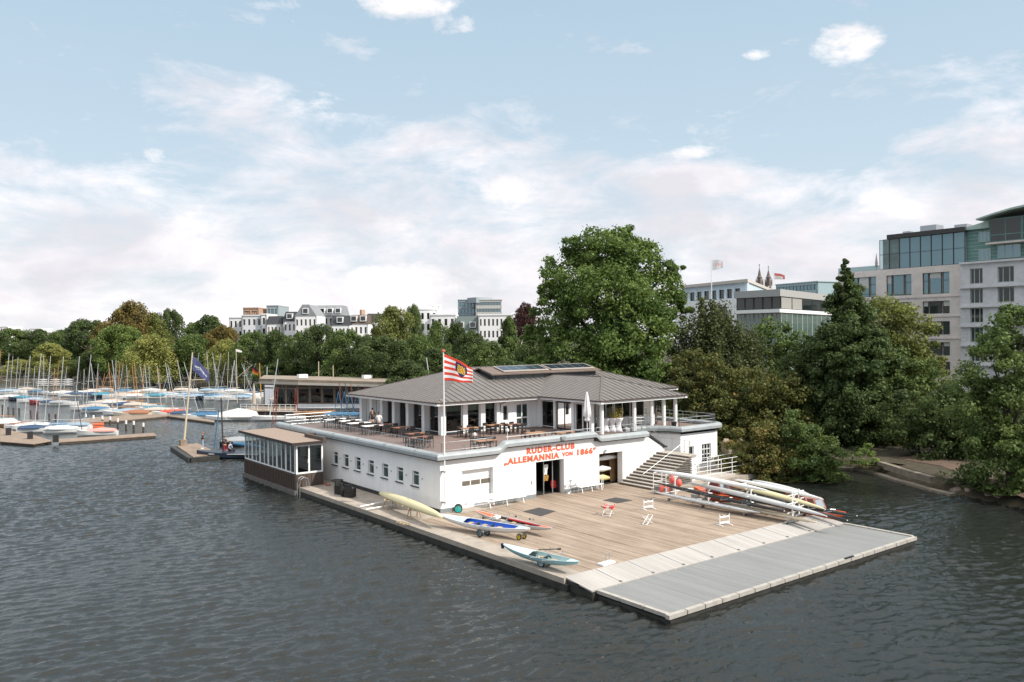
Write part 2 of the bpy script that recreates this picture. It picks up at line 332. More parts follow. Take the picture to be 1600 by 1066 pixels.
tag(ks.build('bank_edging', STONE), 'narrow mossy stone edging at the waterline of the right bank', 'edging')
ROCK = mat('bank_rock', (.26, .20, .155), .9, var=.35, vscale=2.5, bump=.6, bscale=5)
def rock(loc, s, seed, label, grp=None):
    rnd = random.Random(seed); bm = bmesh.new(); bmesh.ops.create_icosphere(bm, subdivisions=2, radius=1)
    for v in bm.verts: v.co = Vector((v.co.x*s[0], v.co.y*s[1], v.co.z*s[2]))*(1+rnd.uniform(-.16, .16))
    me = bpy.data.meshes.new('boulder'); bm.to_mesh(me); bm.free(); me.materials.append(ROCK); o = bpy.data.objects.new('boulder', me); C.objects.link(o)
    o.location = loc; o.rotation_euler = (0, 0, rnd.uniform(0, 6)); tag(o, label, 'boulder', grp); return o
rl = ['small brown boulder at the left end of the row along the right bank', 'flat dark boulder second from the left along the right bank', 'pale brown boulder beside the tall one on the right bank', 'largest reddish boulder standing at the waterline of the right bank',
      'squarish pale boulder right of the largest one on the bank', 'round brown boulder second from the right on the bank', 'grey boulder at the right edge of the photo on the bank']
for i, (x, y, s) in enumerate(((1497, 770, .45), (1515, 773, .5), (1533, 776, .45), (1546, 779, .65), (1566, 783, .62), (1583, 787, .5), (1600, 789, .6))):
    p = at(x, y, 0); rock((p.x, p.y, .12), (s*1.25, s, s*.75), i, rl[i], 'boulders along the right bank')
p = at(1121, 690, 1.6); rock((61.3, 47.3, 1.5), (.6, .5, 1.15), 31, 'upright grey standing stone directly behind the white wall corner', 'standing stones'); rock((62.9, 47.0, 1.4), (.5, .45, 1.0), 32, 'upright brownish standing stone between its grey twin and the rusty bush', 'standing stones')
p = at(1432, 712, .78); b = thing('litter_bin', 'small black litter bin standing on the earth path under the trees', 'litter bin', (p.x, p.y, .78))
q = MB(); q.lathe((0, 0, 0), [(.26, .12), (.3, .85)], 12); q.tube((0, 0, 0), (0, 0, .12), .05); q.build('bin_body', BLACKM, b, world=False)
q = MB(); q.lathe((0, 0, 0), [(.33, .86), (.34, .93), (.2, .99)], 12); q.build('lid', BLACKM, b, world=False)
# ------------------------------------------------------------------ club deck, ramp, pontoon
def plank_mat(name, c1, c2, width, stain, bump=.3):
    m = bpy.data.materials.new(name); m.use_nodes = True; t = m.node_tree; b = t.nodes['Principled BSDF']; b.inputs['Roughness'].default_value = .85
    tc = t.nodes.new('ShaderNodeTexCoord'); lk = t.links.new
    sx = t.nodes.new('ShaderNodeSeparateXYZ'); lk(tc.outputs['Object'], sx.inputs[0])
    def mm(op, a, v=None, cl=False):
        n = t.nodes.new('ShaderNodeMath'); n.operation = op; n.use_clamp = cl; lk(a, n.inputs[0])
        if v is not None:
            if isinstance(v, (int, float)): n.inputs[1].default_value = v
            else: lk(v, n.inputs[1])
        return n.outputs[0]
    pl = mm('MULTIPLY', sx.outputs[0], 1/width); fl = mm('FLOOR', pl); fr = mm('SUBTRACT', pl, fl)
    wn = nn(t, 'ShaderNodeTexWhiteNoise', noise_dimensions='1D'); lk(fl, wn.inputs['W'])
    mp = t.nodes.new('ShaderNodeMapping'); mp.inputs['Scale'].default_value = (3.2, .16, 1); lk(tc.outputs['Object'], mp.inputs[0])
    n1_ = nn(t, 'ShaderNodeTexNoise', i_Scale=1.4, i_Detail=8, i_Roughness=.75, i_Distortion=.3); lk(mp.outputs[0], n1_.inputs['Vector'])
    n2_ = nn(t, 'ShaderNodeTexNoise', i_Scale=.28, i_Detail=5, i_Roughness=.6); lk(tc.outputs['Object'], n2_.inputs['Vector'])
    n3_ = nn(t, 'ShaderNodeTexNoise', i_Scale=9, i_Detail=3, i_Roughness=.7); lk(tc.outputs['Object'], n3_.inputs['Vector'])
    v = mm('ADD', mm('ADD', mm('MULTIPLY', wn.outputs['Value'], .22), mm('MULTIPLY', n1_.outputs[0], 1.25)), mm('MULTIPLY', n2_.outputs[0], .55))
    v = mm('ADD', mm('SUBTRACT', v, .80), mm('MULTIPLY', n3_.outputs[0], .25), True)
    cr = t.nodes.new('ShaderNodeValToRGB'); lk(v, cr.inputs[0]); r_ = cr.color_ramp; r_.elements[0].position = .02; r_.elements[0].color = c1+(1,); r_.elements[1].position = .7; r_.elements[1].color = c2+(1,)
    gap = mm('LESS_THAN', fr, .09)
    mx = t.nodes.new('ShaderNodeMix'); mx.data_type = 'RGBA'; lk(mm('MULTIPLY', gap, stain), mx.inputs[0]); lk(cr.outputs[0], mx.inputs[6]); mx.inputs[7].default_value = (c1[0]*.3, c1[1]*.3, c1[2]*.3, 1)
    lk(mx.outputs[2], b.inputs['Base Color'])
    bp = nn(t, 'ShaderNodeBump', i_Strength=bump, i_Distance=.02); lk(mm('SUBTRACT', v, gap), bp.inputs['Height']); lk(bp.outputs[0], b.inputs['Normal'])
    MATS[name] = m; return m
DECKW = plank_mat('weathered_planks', (.15, .105, .075), (.43, .345, .265), .145, .30)
RAMPM = plank_mat('pale_ramp_boards', (.32, .30, .28), (.45, .425, .40), .3, .25)
GRATE = plank_mat('grey_grating', (.18, .185, .185), (.25, .255, .25), .20, .55, .6)
DX0, DX1, DY0, DY1, DZ = 25.45, 47.0, 29.1, 45.3, .6
d = MB(); d.box(26.75, DX1, DY0, DY1+3.2, .2, DZ); tag(d.build('deck', DECKW), kind='structure')
d = MB(); d.box(DX0, 26.75, 29.1, 60.0, .15, DZ+.004); d.box(26.75, 29.2, 45.3, 60.0, .15, DZ+.004); d.box(27.6, 29.2, 60.0, 63.5, .15, DZ+.004); d.box(26.75, 34.2, 44.2, 45.3, .3, DZ+.02)
tag(d.build('quay', CONC), kind='structure')
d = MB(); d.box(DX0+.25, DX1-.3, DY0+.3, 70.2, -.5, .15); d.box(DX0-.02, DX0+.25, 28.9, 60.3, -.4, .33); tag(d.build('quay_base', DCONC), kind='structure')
d = MB(); d.box(47.0, 59.2, 41.2, 48.0, .2, .598); tag(d.build('side_walkway', CONC), kind='structure')
rp = MB(); x0, x1 = 25.6, 46.9
q = MB(); q.box(25.62, 46.85, 27.32, 29.28, -.2, .32); q.box(25.6, 25.75, 28.2, 29.28, .32, .5); tag(q.build('ramp_float', DCONC), kind='structure')
rp.raw([(x0, 29.25, .63), (x1, 29.25, .63), (x1, 27.35, .40), (x0, 27.35, .40), (x0, 29.25, .56), (x1, 29.25, .56), (x1, 27.35, .33), (x0, 27.35, .33)],
       [(0, 1, 2, 3), (4, 7, 6, 5), (0, 4, 5, 1), (1, 5, 6, 2), (2, 6, 7, 3), (3, 7, 4, 0)])
ro = thing('access_ramp', 'pale gently sloping ramp joining the wooden deck to the grey pontoon', 'ramp', (36, 28, .3)); rp.build('ramp_plate', RAMPM, ro)
for k in range(9):
    xx = 27.6+k*2.25; q = MB(); q.beam((xx, 29.2, .637), (xx, 27.4, .412), .022, .012); q.box(xx-.05, xx+.05, 27.42, 27.55, .41, .47); q.build('seam_strip', PLINTH, ro)
po = thing('floating_pontoon', 'large rectangular grey floating pontoon with pale segmented edge', 'pontoon', (36, 25, 0))
q = MB(); q.box(26.1, 46.7, 23.1, 27.3, .22, .36); q.build('grating', GRATE, po)
FLOATM = mat('pale_float_edge', (.37, .345, .31), .7, var=.15, vscale=3); n = 18
for k in range(n):
    a = 25.75+(46.85-25.75)*k/n; q = MB(); q.box(a+.03, a+(21.1/n)-.03, 22.86, 23.08, .22, .40); q.build('float_edge', FLOATM, po)
for a, b in ((23.1, 24.4), (24.45, 25.8), (25.85, 27.3)):
    q = MB(); q.box(25.86, 26.08, a, b, .24, .40); q.build('side_edge', FLOATM, po); q = MB(); q.box(46.72, 46.95, a, b, .1, .42); q.build('side_edge', FLOATM, po)
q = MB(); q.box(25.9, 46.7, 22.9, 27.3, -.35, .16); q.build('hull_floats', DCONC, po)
q = MB(); q.box(39.3, 40.1, 22.85, 22.95, .42, .47); q.build('cleat', BLACKM, po)
DRAIN = mat('dark_rubber_mat', (.045, .045, .045), .9, var=.2, vscale=12, bump=.3, bscale=40)
for nm, pts, lab in (('floor_mat', ((817, 799.5), (842, 793.5), (868, 799), (845, 807)), 'dark rubber mat on the deck in front of the left garage door and bench'), ('floor_mat', ((942, 782), (962, 777.5), (988, 782), (965, 786.5)), 'dark rubber mat on the deck near the bench by the right doorway')):
    q = MB(); P4 = [at(x, y, .606) for x, y in pts]; c = sum(P4, Vector())/4
    q.raw([(p.x, p.y, .604) for p in P4]+[(p.x, p.y, .62) for p in P4], [(0, 1, 2, 3), (4, 7, 6, 5), (0, 1, 5, 4), (1, 2, 6, 5), (2, 3, 7, 6), (3, 0, 4, 7)]); tag(q.build(nm, DRAIN), lab, 'mat', 'dark mats on the deck')
# ------------------------------------------------------------------ clubhouse: lower block
XW, YF, TZ = 28.7, 45.0, 4.12
club = thing('clubhouse', 'white two-level rowing clubhouse with terrace and hipped grey metal roof beside the wooden deck', 'clubhouse', (40, 52, .6))
REDL = mat('red_letters', (.72, .12, .055), .5)
w = MB()
wins = []
for i in range(7):
    f = (0, .152, .3145, .485, .658, .83, 1.0)[i]; yc = 60.45-(60.45-48.05)*f; wins.append(yc)
# left wall: along -Y from y=63.4..45 (outside towards -X): origin at far end
holewall(w, (XW, 63.4), (0, -1), 18.4, DZ, 4.12, [(63.4-y-.46, 63.4-y+.44, 2.0, 3.0) for y in wins], .3)
facade_holes = [(1.75, 4.32+.0, DZ, 3.2), (8.1, 10.75, DZ, 3.13), (14.3, 16.8, DZ, 3.13)]
holewall(w, (XW+.301, YF), (1, 0), 18.9, DZ, 4.12, [(a-.3, b-.3, c, d) for a, b, c, d in facade_holes], .55)
w.box(33.75, 42.45, YF-.003, YF+.3, 4.12, 4.46)
# sloped cheek beside the stairs
w.raw([(47.901, YF, .6), (50.3, YF, .6), (50.3, YF, 2.95), (48.2, YF, 4.12), (47.901, YF, 4.12), (47.901, YF+.3, .6), (50.3, YF+.3, .6), (50.3, YF+.3, 2.95), (48.2, YF+.3, 4.12), (47.901, YF+.3, 4.12)],
      [(0, 1, 2, 3, 4), (9, 8, 7, 6, 5), (0, 5, 6, 1), (1, 6, 7, 2), (2, 7, 8, 3), (3, 8, 9, 4)])
# curved recess wall and right block
arc = [(49.2, 48.6), (50.2, 48.45), (51.2, 48.0), (52.0, 47.2), (52.5, 46.3), (52.75, 45.4)]
for a, b in zip(arc, arc[1:]): w.raw([(a[0], a[1], .6), (b[0], b[1], .6), (b[0], b[1], 4.1), (a[0], a[1], 4.1)], [(0, 1, 2, 3)])
holewall(w, (52.75, 45.4), (1, 0), 4.5, DZ, 4.1, [(1.05, 1.75, DZ, 2.7), (2.75, 3.95, .95, 2.75)], .3)
ra = [(57.25, 45.4)]+[(57.25+.9*math.sin(rad(t)), 46.3-.9*math.cos(rad(t))) for t in (22, 45, 68, 90)]+[(58.15, 63)]
for a, b in zip(ra, ra[1:]): w.raw([(a[0], a[1], .6), (b[0], b[1], .6), (b[0], b[1], 4.1), (a[0], a[1], 4.1)], [(0, 1, 2, 3)])
w.face([(XW, 63.4, .6), (XW, 63.4, 4.12), (58, 70, 4.12), (58, 70, .6)])
w.build('wall', WHITE, club)
# terrace floor (solid slab following the outline)
outline = [(XW+.05, 72.5), (XW+.05, YF+.1), (48.0, YF+.1), (48.0, 47.0), (49.2, 48.4)]+arc[1:]+ra+[(58.1, 72.5)]
t = MB(); t.prism(outline, 3.8, TZ, m=0, mt=0); t.build('terrace_floor', TERRACE, club)
# dark boathouse interior and things glimpsed inside
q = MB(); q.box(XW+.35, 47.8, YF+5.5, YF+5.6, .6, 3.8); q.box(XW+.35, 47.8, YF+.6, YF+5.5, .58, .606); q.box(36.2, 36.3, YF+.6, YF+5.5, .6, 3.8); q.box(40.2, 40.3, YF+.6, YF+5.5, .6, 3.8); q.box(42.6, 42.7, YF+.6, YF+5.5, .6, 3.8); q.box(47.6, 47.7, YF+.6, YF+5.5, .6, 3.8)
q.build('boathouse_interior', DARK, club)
# coping
def coping(parent, pts, z, w_=.62, h=.30, closed=False):
    c = MB(); prof = [(-.42, -.16), (-.42, .06), (-.34, .18), (-.18, .25), (.05, .25), (.2, .16), (.2, -.1)]
    rings = []
    for i, p in enumerate(pts):
        a = Vector(pts[max(i-1, 0)][:2]); b = Vector(pts[min(i+1, len(pts)-1)][:2]); pv = Vector(p[:2])
        d1 = (pv-a).normalized() if i else (b-pv).normalized(); d2 = (b-pv).normalized() if i < len(pts)-1 else d1
        nn_ = (d1+d2).normalized(); out = Vector((nn_.y, -nn_.x)); k = 1/max(.5, nn_.dot(d1))
        zz = p[2] if len(p) > 2 else z
        rings.append([(p[0]+out.x*-o*k, p[1]+out.y*-o*k, zz+h_) for o, h_ in prof])
    c.rings(rings, True, True, 0)
    c2 = MB(); rg = []
    for r_ in rings:
        r0 = Vector(r_[0]); r1 = Vector(r_[6]); dd = (r1-r0).normalized(); rg.append([r0+dd*.1+Vector((0, 0, -.09)), r0+dd*.1+Vector((0, 0, .03)), r1+Vector((0, 0, .03)), r1+Vector((0, 0, -.09))])
    c2.rings(rg, True, True, 0)
    o = c.build('coping', COPING, parent); c2.build('drip_edge', DARKTRIM, o); return o
S = lambda x0, z0, x1, z1, n=6: [(x0+(x1-x0)*i/n, YF, z0+(z1-z0)*(.5-.5*math.cos(math.pi*i/n))) for i in range(n+1)]
coping(club, [(XW, 72.0, 4.28), (XW, YF, 4.28)]+[(32.6, YF, 4.28)]+S(33.3, 4.28, 34.0, 4.66)+[(38, YF, 4.66)]+S(42.3, 4.66, 42.95, 4.28)+[(45, YF, 4.28), (48.1, YF, 4.26)], 4.28)
coping(club, [(x, y, 4.22) for x, y in arc]+[(x, y, 4.22) for x, y in ra], 4.22)
q = MB(); q.beam((48.15, YF+.1, 4.32), (50.3, YF+.1, 3.08), .42, .14); q.box(50.1, 50.55, YF-.1, YF+.35, 2.98, 3.12); q.build('sloping_coping', DARKTRIM, club)
for k in range(6):
    y_ = 47.5+k*4.2; q = MB(); q.box(XW-.43, XW+.2, y_-.015, y_+.015, 4.10, 4.54); q.build('coping_joint', PLINTH, club)
# plinths
q = MB(); q.box(XW-.05, XW-.003, YF-.05, 60.1, .6, .86); q.build('plinth', DARKTRIM, club)
for a, b in ((XW, 30.42), (33.2, 36.75), (39.5, 42.95), (45.55, 48.2)): q = MB(); q.box(a-.02, b, YF-.06, YF-.003, .6, .88); q.build('plinth', PLINTH, club)
for i, y in enumerate(wins): win(club, (XW, 63.4), (0, -1), 63.4-y-.46, 63.4-y+.44, 2.0, 3.0, recess=.11, fw=.05, trans=(.74,), glass=GGLASS, sill=True)
for y in wins:
    q = MB(); q.box(XW-.05, XW-.003, y-.95, y-.87, 2.55, 2.63); q.build('wall_fitting', PLINTH, club)
# garage door
g = MB(); g.box(XW+1.76, 33.01, YF+.32, YF+.38, .62, 3.19); gd = g.build('garage_door', WPAINT, club)
for k in range(3): q = MB(); xx = 30.5+.06+k*.83; q.box(xx, xx+.74, YF+.305, YF+.318, 2.1, 2.42); q.build('door_window', mat('brownish_glass', (.14, .12, .10), .2), gd)
q = MB()
for z in (1.1, 1.6, 2.55): q.box(30.47, 33.0, YF+.308, YF+.319, z, z+.012)
q.build('panel_groove', PLINTH, gd)
q = MB(); q.box(30.9, 31.05, YF+.29, YF+.319, .86, .9); q.build('handle', BLACKM, gd)
# double glazed door ajar, hung clothes (middle opening)
fr = MB(); fr.box(37.9, 37.96, YF+.5, YF+.56, .6, 3.12); fr.box(38.75, 38.81, YF+.5, YF+.56, .6, 3.12); fr.box(36.85, 38.9, YF+.5, YF+.56, 3.06, 3.12); fr.build('door_frame', STEEL, club)
fr = MB(); fr.box(39.3, 39.36, YF+.4, YF+1.3, .62, 3.1); fr.build('open_door', BLACKM, club)
def cloth(x, y, z, w_, h, col, name, lab):
    c = MB(); n = 6; pts = []
    for j in range(5):
        for i in range(n): pts.append((x+w_*i/(n-1), y+.06*math.sin(i*2.1+j), z-h*j/4))
    c.raw(pts, [(j*n+i, j*n+i+1, (j+1)*n+i+1, (j+1)*n+i) for j in range(4) for i in range(n-1)])
    o = c.build(name, col, None); md = o.modifiers.new('thick', 'SOLIDIFY'); md.thickness = .03; tag(o, lab, 'clothes'); return o
cloth(38.05, YF+.62, 2.75, .35, .75, WPAINT, 'hanging_shirt', 'white shirt hanging inside the dark middle doorway under the red sign')
cloth(38.1, YF+.7, 1.95, .42, .4, mat('ochre', (.45, .25, .05), .8), 'hanging_towel', 'ochre cloth hanging below the white shirt in the dark doorway')
cloth(38.9, YF+.8, 1.5, .5, .6, mat('red_cloth', (.5, .03, .03), .8), 'red_jacket', 'red jacket hanging low inside the right of the dark doorway')
# contents of right opening
WOODI = mat('oar_wood', (.28, .15, .06), .6, var=.3, vscale=4)
for k in range(6):
    q = MB(); xx = 45.2+k*.16; q.beam((xx, YF+1.0+.05*k, .65), (xx+.25, YF+1.4, 3.0), .085, .03); tag(q.build('wooden_oar', WOODI), 'upright wooden oar leaning inside the right-hand doorway of the boathouse', 'oar', 'oars leaning inside the right doorway')
q = MB(); q.path([(42.9, YF+.9, 2.55), (44.6, YF+.9, 2.62), (46.6, YF+.9, 2.55)], [.06, .2, .06], 10); tag(q.build('stored_boat', WPAINT, smooth=True), 'white upturned boat stored high inside the right doorway', 'boat')
q = MB(); q.path([(43.4, YF+.9, 1.75), (44.2, YF+.9, 1.8), (45.0, YF+.9, 1.72)], [.14, .24, .12], 10); tag(q.build('stored_boat', WPAINT, smooth=True), 'pale boat hull stored on the middle shelf inside the right doorway', 'boat')
q = MB(); q.path([(43.5, YF+.9, 1.05), (44.2, YF+.9, 1.1), (44.9, YF+.9, 1.0)], [.1, .26, .12], 10); tag(q.build('stored_boat', mat('cream_yellow', (.62, .55, .25), .5), smooth=True), 'pale yellow boat hull stored low inside the right doorway', 'boat')
q = MB(); q.box(42.8, 47.5, YF+2.0, YF+2.06, .61, 3.7); q.build('timber_partition', mat('timber_partition', (.20, .11, .05), .8, var=.35, vscale=2, stretch=(4, 1, .3)), club)
# sign
textmesh('sign_line', 'RUDER-CLUB', .56, REDL, club, (35.95, YF-.005, 3.80), (1, 0, 0), ext=.02, bold=.032, width=4.55)
textmesh('sign_line', '„ALLEMANNIA', .56, REDL, club, (33.95, YF-.005, 3.25), (1, 0, 0), ext=.02, bold=.032, width=5.05)
textmesh('sign_line', 'VON', .40, REDL, club, (39.3, YF-.005, 3.31), (1, 0, 0), ext=.02, bold=.024, width=1.05)
textmesh('sign_line', '1866“', .56, REDL, club, (40.65, YF-.005, 3.27), (1, 0, 0), ext=.02, bold=.032, width=1.95)
q = MB(); q.lathe((43.6, YF-.12, 3.28), [(.03, 0), (.14, .02), (.1, .12), (.02, .16)], 10); q.beam((43.6, YF, 3.4), (43.6, YF-.12, 3.4), .04, .04); q.build('wall_lamp', STEEL, club)
q = MB(); q.box(36.35, 36.45, YF-.03, YF-.004, 1.6, 1.85); q.build('wall_switch', STEEL, club)
q = MB(); q.tube((45.9, YF-.07, 1.25), (49.7, YF-.07, 3.3), .022); q.build('wall_handrail', STEEL, club)
# stairs
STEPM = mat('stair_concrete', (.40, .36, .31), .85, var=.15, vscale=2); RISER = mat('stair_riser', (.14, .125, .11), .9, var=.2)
st = MB(); st2 = MB()
n = 12; x0, x1, z1 = 45.15, 49.75, 2.72
for k in range(n):
    a = x0+(x1-x0)*k/n; z = .6+(z1-.6)*(k+1)/n
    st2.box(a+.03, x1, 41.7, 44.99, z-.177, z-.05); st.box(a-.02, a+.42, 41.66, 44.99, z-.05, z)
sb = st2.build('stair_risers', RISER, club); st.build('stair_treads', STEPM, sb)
q = MB(); q.box(49.8, 50.7, 42.0, 48.3, 2.52, 2.70); q.build('stair_landing', STEPM, club)
q = MB(); q.box(49.8, 50.65, 42.05, 45.3, .6, 2.52); q.build('landing_wall', WHITE, club)
for k in range(7):
    q = MB(); a = 50.2-k*.32; q.box(a-.34, a, 45.35, 48.2, 2.7+k*.2, 2.7+(k+1)*.2); q.build('upper_step', STEPM, club)
def rail(parent, pts, h=1.0, rails=(1.0, .5), gap=1.5, r=.022, bal=0, mt=None, name='railing', post_r=None, closedz=True):
    q = MB()
    for rr in rails: q.path([Vector(p)+Vector((0, 0, h*rr)) for p in pts], r, 6)
    for a, b in zip(pts, pts[1:]):
        a, b = Vector(a), Vector(b); n_ = max(1, round((b-a).length/gap))
        for i in range(n_+1):
            p = a.lerp(b, i/n_); q.tube(p, p+Vector((0, 0, h)), post_r or r*1.1, n=6)
        if bal:
            m_ = int((b-a).length/bal)
            for i in range(m_): p = a.lerp(b, (i+.5)/m_); q.tube(p+Vector((0, 0, h*min(rails))), p+Vector((0, 0, h*max(rails))), .007, n=4)
    return q.build(name, mt or STEEL, parent)
rail(club, [(45.2, 42.6, .75), (49.8, 42.6, 2.75)], .9, (1.,), 1.7, .011)
rail(club, [(48.2, YF+.55, 4.15), (50.2, YF+.55, 3.0)], 1.0, (1., .6, .25), 1.2, .022)
rail(club, [(50.6, 47.0, 2.72), (50.65, 43.2, 2.72), (50.4, 42.4, 2.72), (49.9, 42.1, 2.72)], 1.0, (1., .08), 1.4, .014, bal=.16)
rail(club, [(XW+.45, 72, 4.5), (XW+.45, YF+.45, 4.5), (32.8, YF+.45, 4.5), (33.6, YF+.75, 4.5), (34.2, YF+1.6, 4.5)], .62, (1., .12), 2.1, .017, bal=.16)
rail(club, [(34.2, YF+.1, 4.85), (42.3, YF+.1, 4.85)], .28, (1.,), 2.7, .02)
rail(club, [(42.9, YF+.2, 4.5), (47.9, YF+.2, 4.5)], .62, (1., .5), 1.6, .02)
rail(club, [(48.0, YF+1.0, 4.2), (49.5, 48.2, 4.3)]+[(x, y+.1, 4.4) for x, y in arc[1:]]+[(x-.1, y+.15, 4.4) for x, y in ra[:5]]+[(58.0, 56, 4.4)], .75, (1., .6), 1.5, .022)
rail(club, [(XW+.5, 71.8, 4.15), (38, 71.8, 4.15)], 1.0, (1., .7, .4, .12), 1.2, .02)
rail(club, [(XW+3.2, 66.5, 4.15), (XW+3.2, 71.5, 4.15)], 1.0, (1., .7, .4, .12), 1.2, .02)
# right block door and window
win(club, (52.75, 45.4), (1, 0), 1.05, 1.75, DZ+.02, 2.7, recess=.1, fw=.09, trans=(.3, .65), name='glazed_door')
wn_ = win(club, (52.75, 45.4), (1, 0), 2.75, 3.95, .95, 2.75, recess=.1, fw=.07, mull=(.33, .66), trans=(.25, .5, .75))
# ------------------------------------------------------------------ conservatory on the water side
cv = MB(); cv.prism([(25.2, 60.1), (27.5, 60.1), (27.5, 63.4), (28.69, 63.4), (28.69, 71.3), (25.2, 71.3)], .35, 1.58)
cons = cv.build('conservatory', BROWNW, club)
q = MB()
for k in range(34): yy = 60.2+k*.333; q.box(25.15, 25.197, yy, yy+.06, .4, 1.52)
for k in range(6): xx = 25.3+k*.4; q.box(xx, xx+.05, 60.05, 60.097, .66, 1.52)
q.build('board_batten', BROWNW, cons)
q = MB(); q.prism([(25.05, 59.98), (27.6, 59.98), (27.6, 63.3), (28.6, 63.3), (28.6, 71.4), (25.05, 71.4)], -.4, .34); q.build('float_base', mat('weathered_base', (.12, .11, .10), .8, var=.3), cons)
q = MB(); q.prism([(24.85, 59.8), (27.35, 59.8), (27.35, 63.35), (28.5, 63.35), (28.5, 71.6), (24.85, 71.6)], 3.92, 4.06)
q.build('flat_roof', mat('gravel_roof', (.27, .205, .165), .95, var=.15, vscale=8, bump=.2), cons)
q = MB(); q.box(24.8, 24.849, 59.75, 71.65, 3.88, 4.09); q.box(24.85, 27.35, 59.75, 59.797, 3.88, 4.09); q.build('fascia', mat('dark_brown_trim', (.035, .024, .02), .6), cons)
q = MB(); q.prism([(27.36, 59.82), (27.6, 59.82), (27.6, 63.2), (28.69, 63.2), (28.69, 72), (28.52, 72), (28.52, 63.36), (27.36, 63.36)], 3.9, 4.32); q.build('upstand', BROWNW, cons)
FGL = glassmat('conservatory_glass', (.30, .37, .36), .45)
for k in range(6):
    a = 71.25-(71.25-60.2)*k/6; b = 71.25-(71.25-60.2)*(k+1)/6
    win(cons, (25.2, 71.3), (0, -1), 71.3-a+.03, 71.3-b-.03, 1.62, 3.9, recess=0.0, fw=.10, mull=(.52,), glass=FGL, name='side_window')
win(cons, (25.2, 60.1), (1, 0), .05, 2.28, 1.6, 3.86, recess=0, fw=.13, mull=(.48,), glass=FGL, name='end_door')
q = MB(); q.box(26.2, 26.33, 60.05, 60.08, 2.4, 2.7); q.build('paper_notice', WPAINT, cons)
q = MB(); q.box(25.4, 26.2, 60.25, 60.3, 2.95, 3.75); q.box(26.45, 27.3, 60.25, 60.3, 2.95, 3.75); q.build('roller_blind', mat('blind', (.55, .56, .50), .8), cons)
q = MB()
for i in range(8):
    for sx, xx in ((1, 27.2),): pass
for k in range(5): q.box(25.6+.55*k, 25.75+.55*k, 62+k*1.7, 62.6+k*1.7, 1.6, 2.4)
q.box(25.4, 27.4, 60.4, 71.0, 1.59, 1.63); q.build('interior_furniture', DARK, cons)
q = MB(); q.box(28.4, 28.45, 63.5, 71, 1.6, 3.9); q.box(27.42, 27.46, 60.2, 63.5, 1.58, 3.9); q.build('inner_wall', mat('inner_grey', (.35, .35, .33), .9), cons)
# pool ladder
lad = thing('pool_ladder', 'curved steel pool ladder at the corner between conservatory and quay', 'ladder', (25.35, 59.4, .6))
for dy in (0, .45):
    q = MB(); q.path([(25.15, 59.2+dy, -.3), (25.15, 59.2+dy, 1.0), (25.25, 59.2+dy, 1.35), (25.5, 59.2+dy, 1.5), (25.8, 59.2+dy, 1.35), (25.9, 59.2+dy, 1.0), (25.9, 59.2+dy, .6)], .03, 6); q.build('hoop', STEEL, lad)
# ------------------------------------------------------------------ pavilion on the terrace
ROOFC = mat('weathered_zinc_roof', (.15, .138, .13), .6, var=.12, vscale=1.4, spec=.4)
SEAMC = mat('roof_seam', (.035, .025, .02), .8)
EZ, SL = 6.9, .30
X0, X1, Y0, Y1 = 34.65, 63.4, 54.75, 70.6          # main eaves
A0, A1, B0 = 45.2, 55.75, 47.1                     # projecting volume eaves
pav = MB(); FL = TZ+.02
pav_parts = club
def column(x, y, s=.36, z1=6.72, name='column', round_=False):
    q = MB()
    if round_: q.lathe((x, y, 0), [(.17, FL), (.17, z1)], 14)
    else: q.box(x-s/2, x+s/2, y-s/2, y+s/2, FL, z1)
    return q.build(name, WPAINT if not round_ else WHITE, club, smooth=False)
YL = [56.0, 58.3, 60.6, 63.0, 65.2, 67.4, 69.7]    # left colonnade
YL = [56.0, 58.6, 61.2, 63.6, 65.8, 67.8, 69.8]
for y in YL: column(36.0, y, .46)
for x in (38.15, 39.95, 41.6): column(x, 56.0, .46)
GLS = glassmat('pavilion_glass', (.42, .47, .45), .30)
for a, b in zip(YL, YL[1:]):
    win(club, (36.15, b), (0, -1), .25, b-a-.25, FL+.15, 6.55, recess=.1, fw=.06, glass=GLS, name='glass_panel')
for a, b in ((36.0, 38.15), (38.15, 39.95), (39.95, 41.6)):
    p_ = win(club, (a, 55.85), (1, 0), .25, b-a-.25, FL+.2, 6.55, recess=.1, fw=.06, glass=GLS, name='glass_panel')
    q = MB(); q.box(a+.28, b-.28, 56.12, 56.15, 6.0, 6.52); q.build('half_blind', mat('pale_blind', (.50, .54, .47), .8), p_)
q = MB(); q.box(36.3, 41.6, 55.8, 55.96, FL, FL+.18); q.box(35.85, 35.98, 56, 69.8, FL, FL+.16); q.build('base_strip', DARKTRIM, club)
q = MB(); holewall(q, (41.6, 55.9), (1, 0), 4.2, FL, 6.72, [(.55, 1.1, FL+.75, 6.2), (1.95, 3.35, FL+.06, 6.3)], .25)
q.build('pavilion_wall', WHITE, club)
win(club, (41.6, 55.9), (1, 0), .55, 1.1, FL+.75, 6.2, recess=.1, fw=.05)
win(club, (41.6, 55.9), (1, 0), 1.95, 3.35, FL+.06, 6.3, recess=.08, fw=.12, mull=(.5,), trans=(.4,), glass=GGLASS, name='double_door')
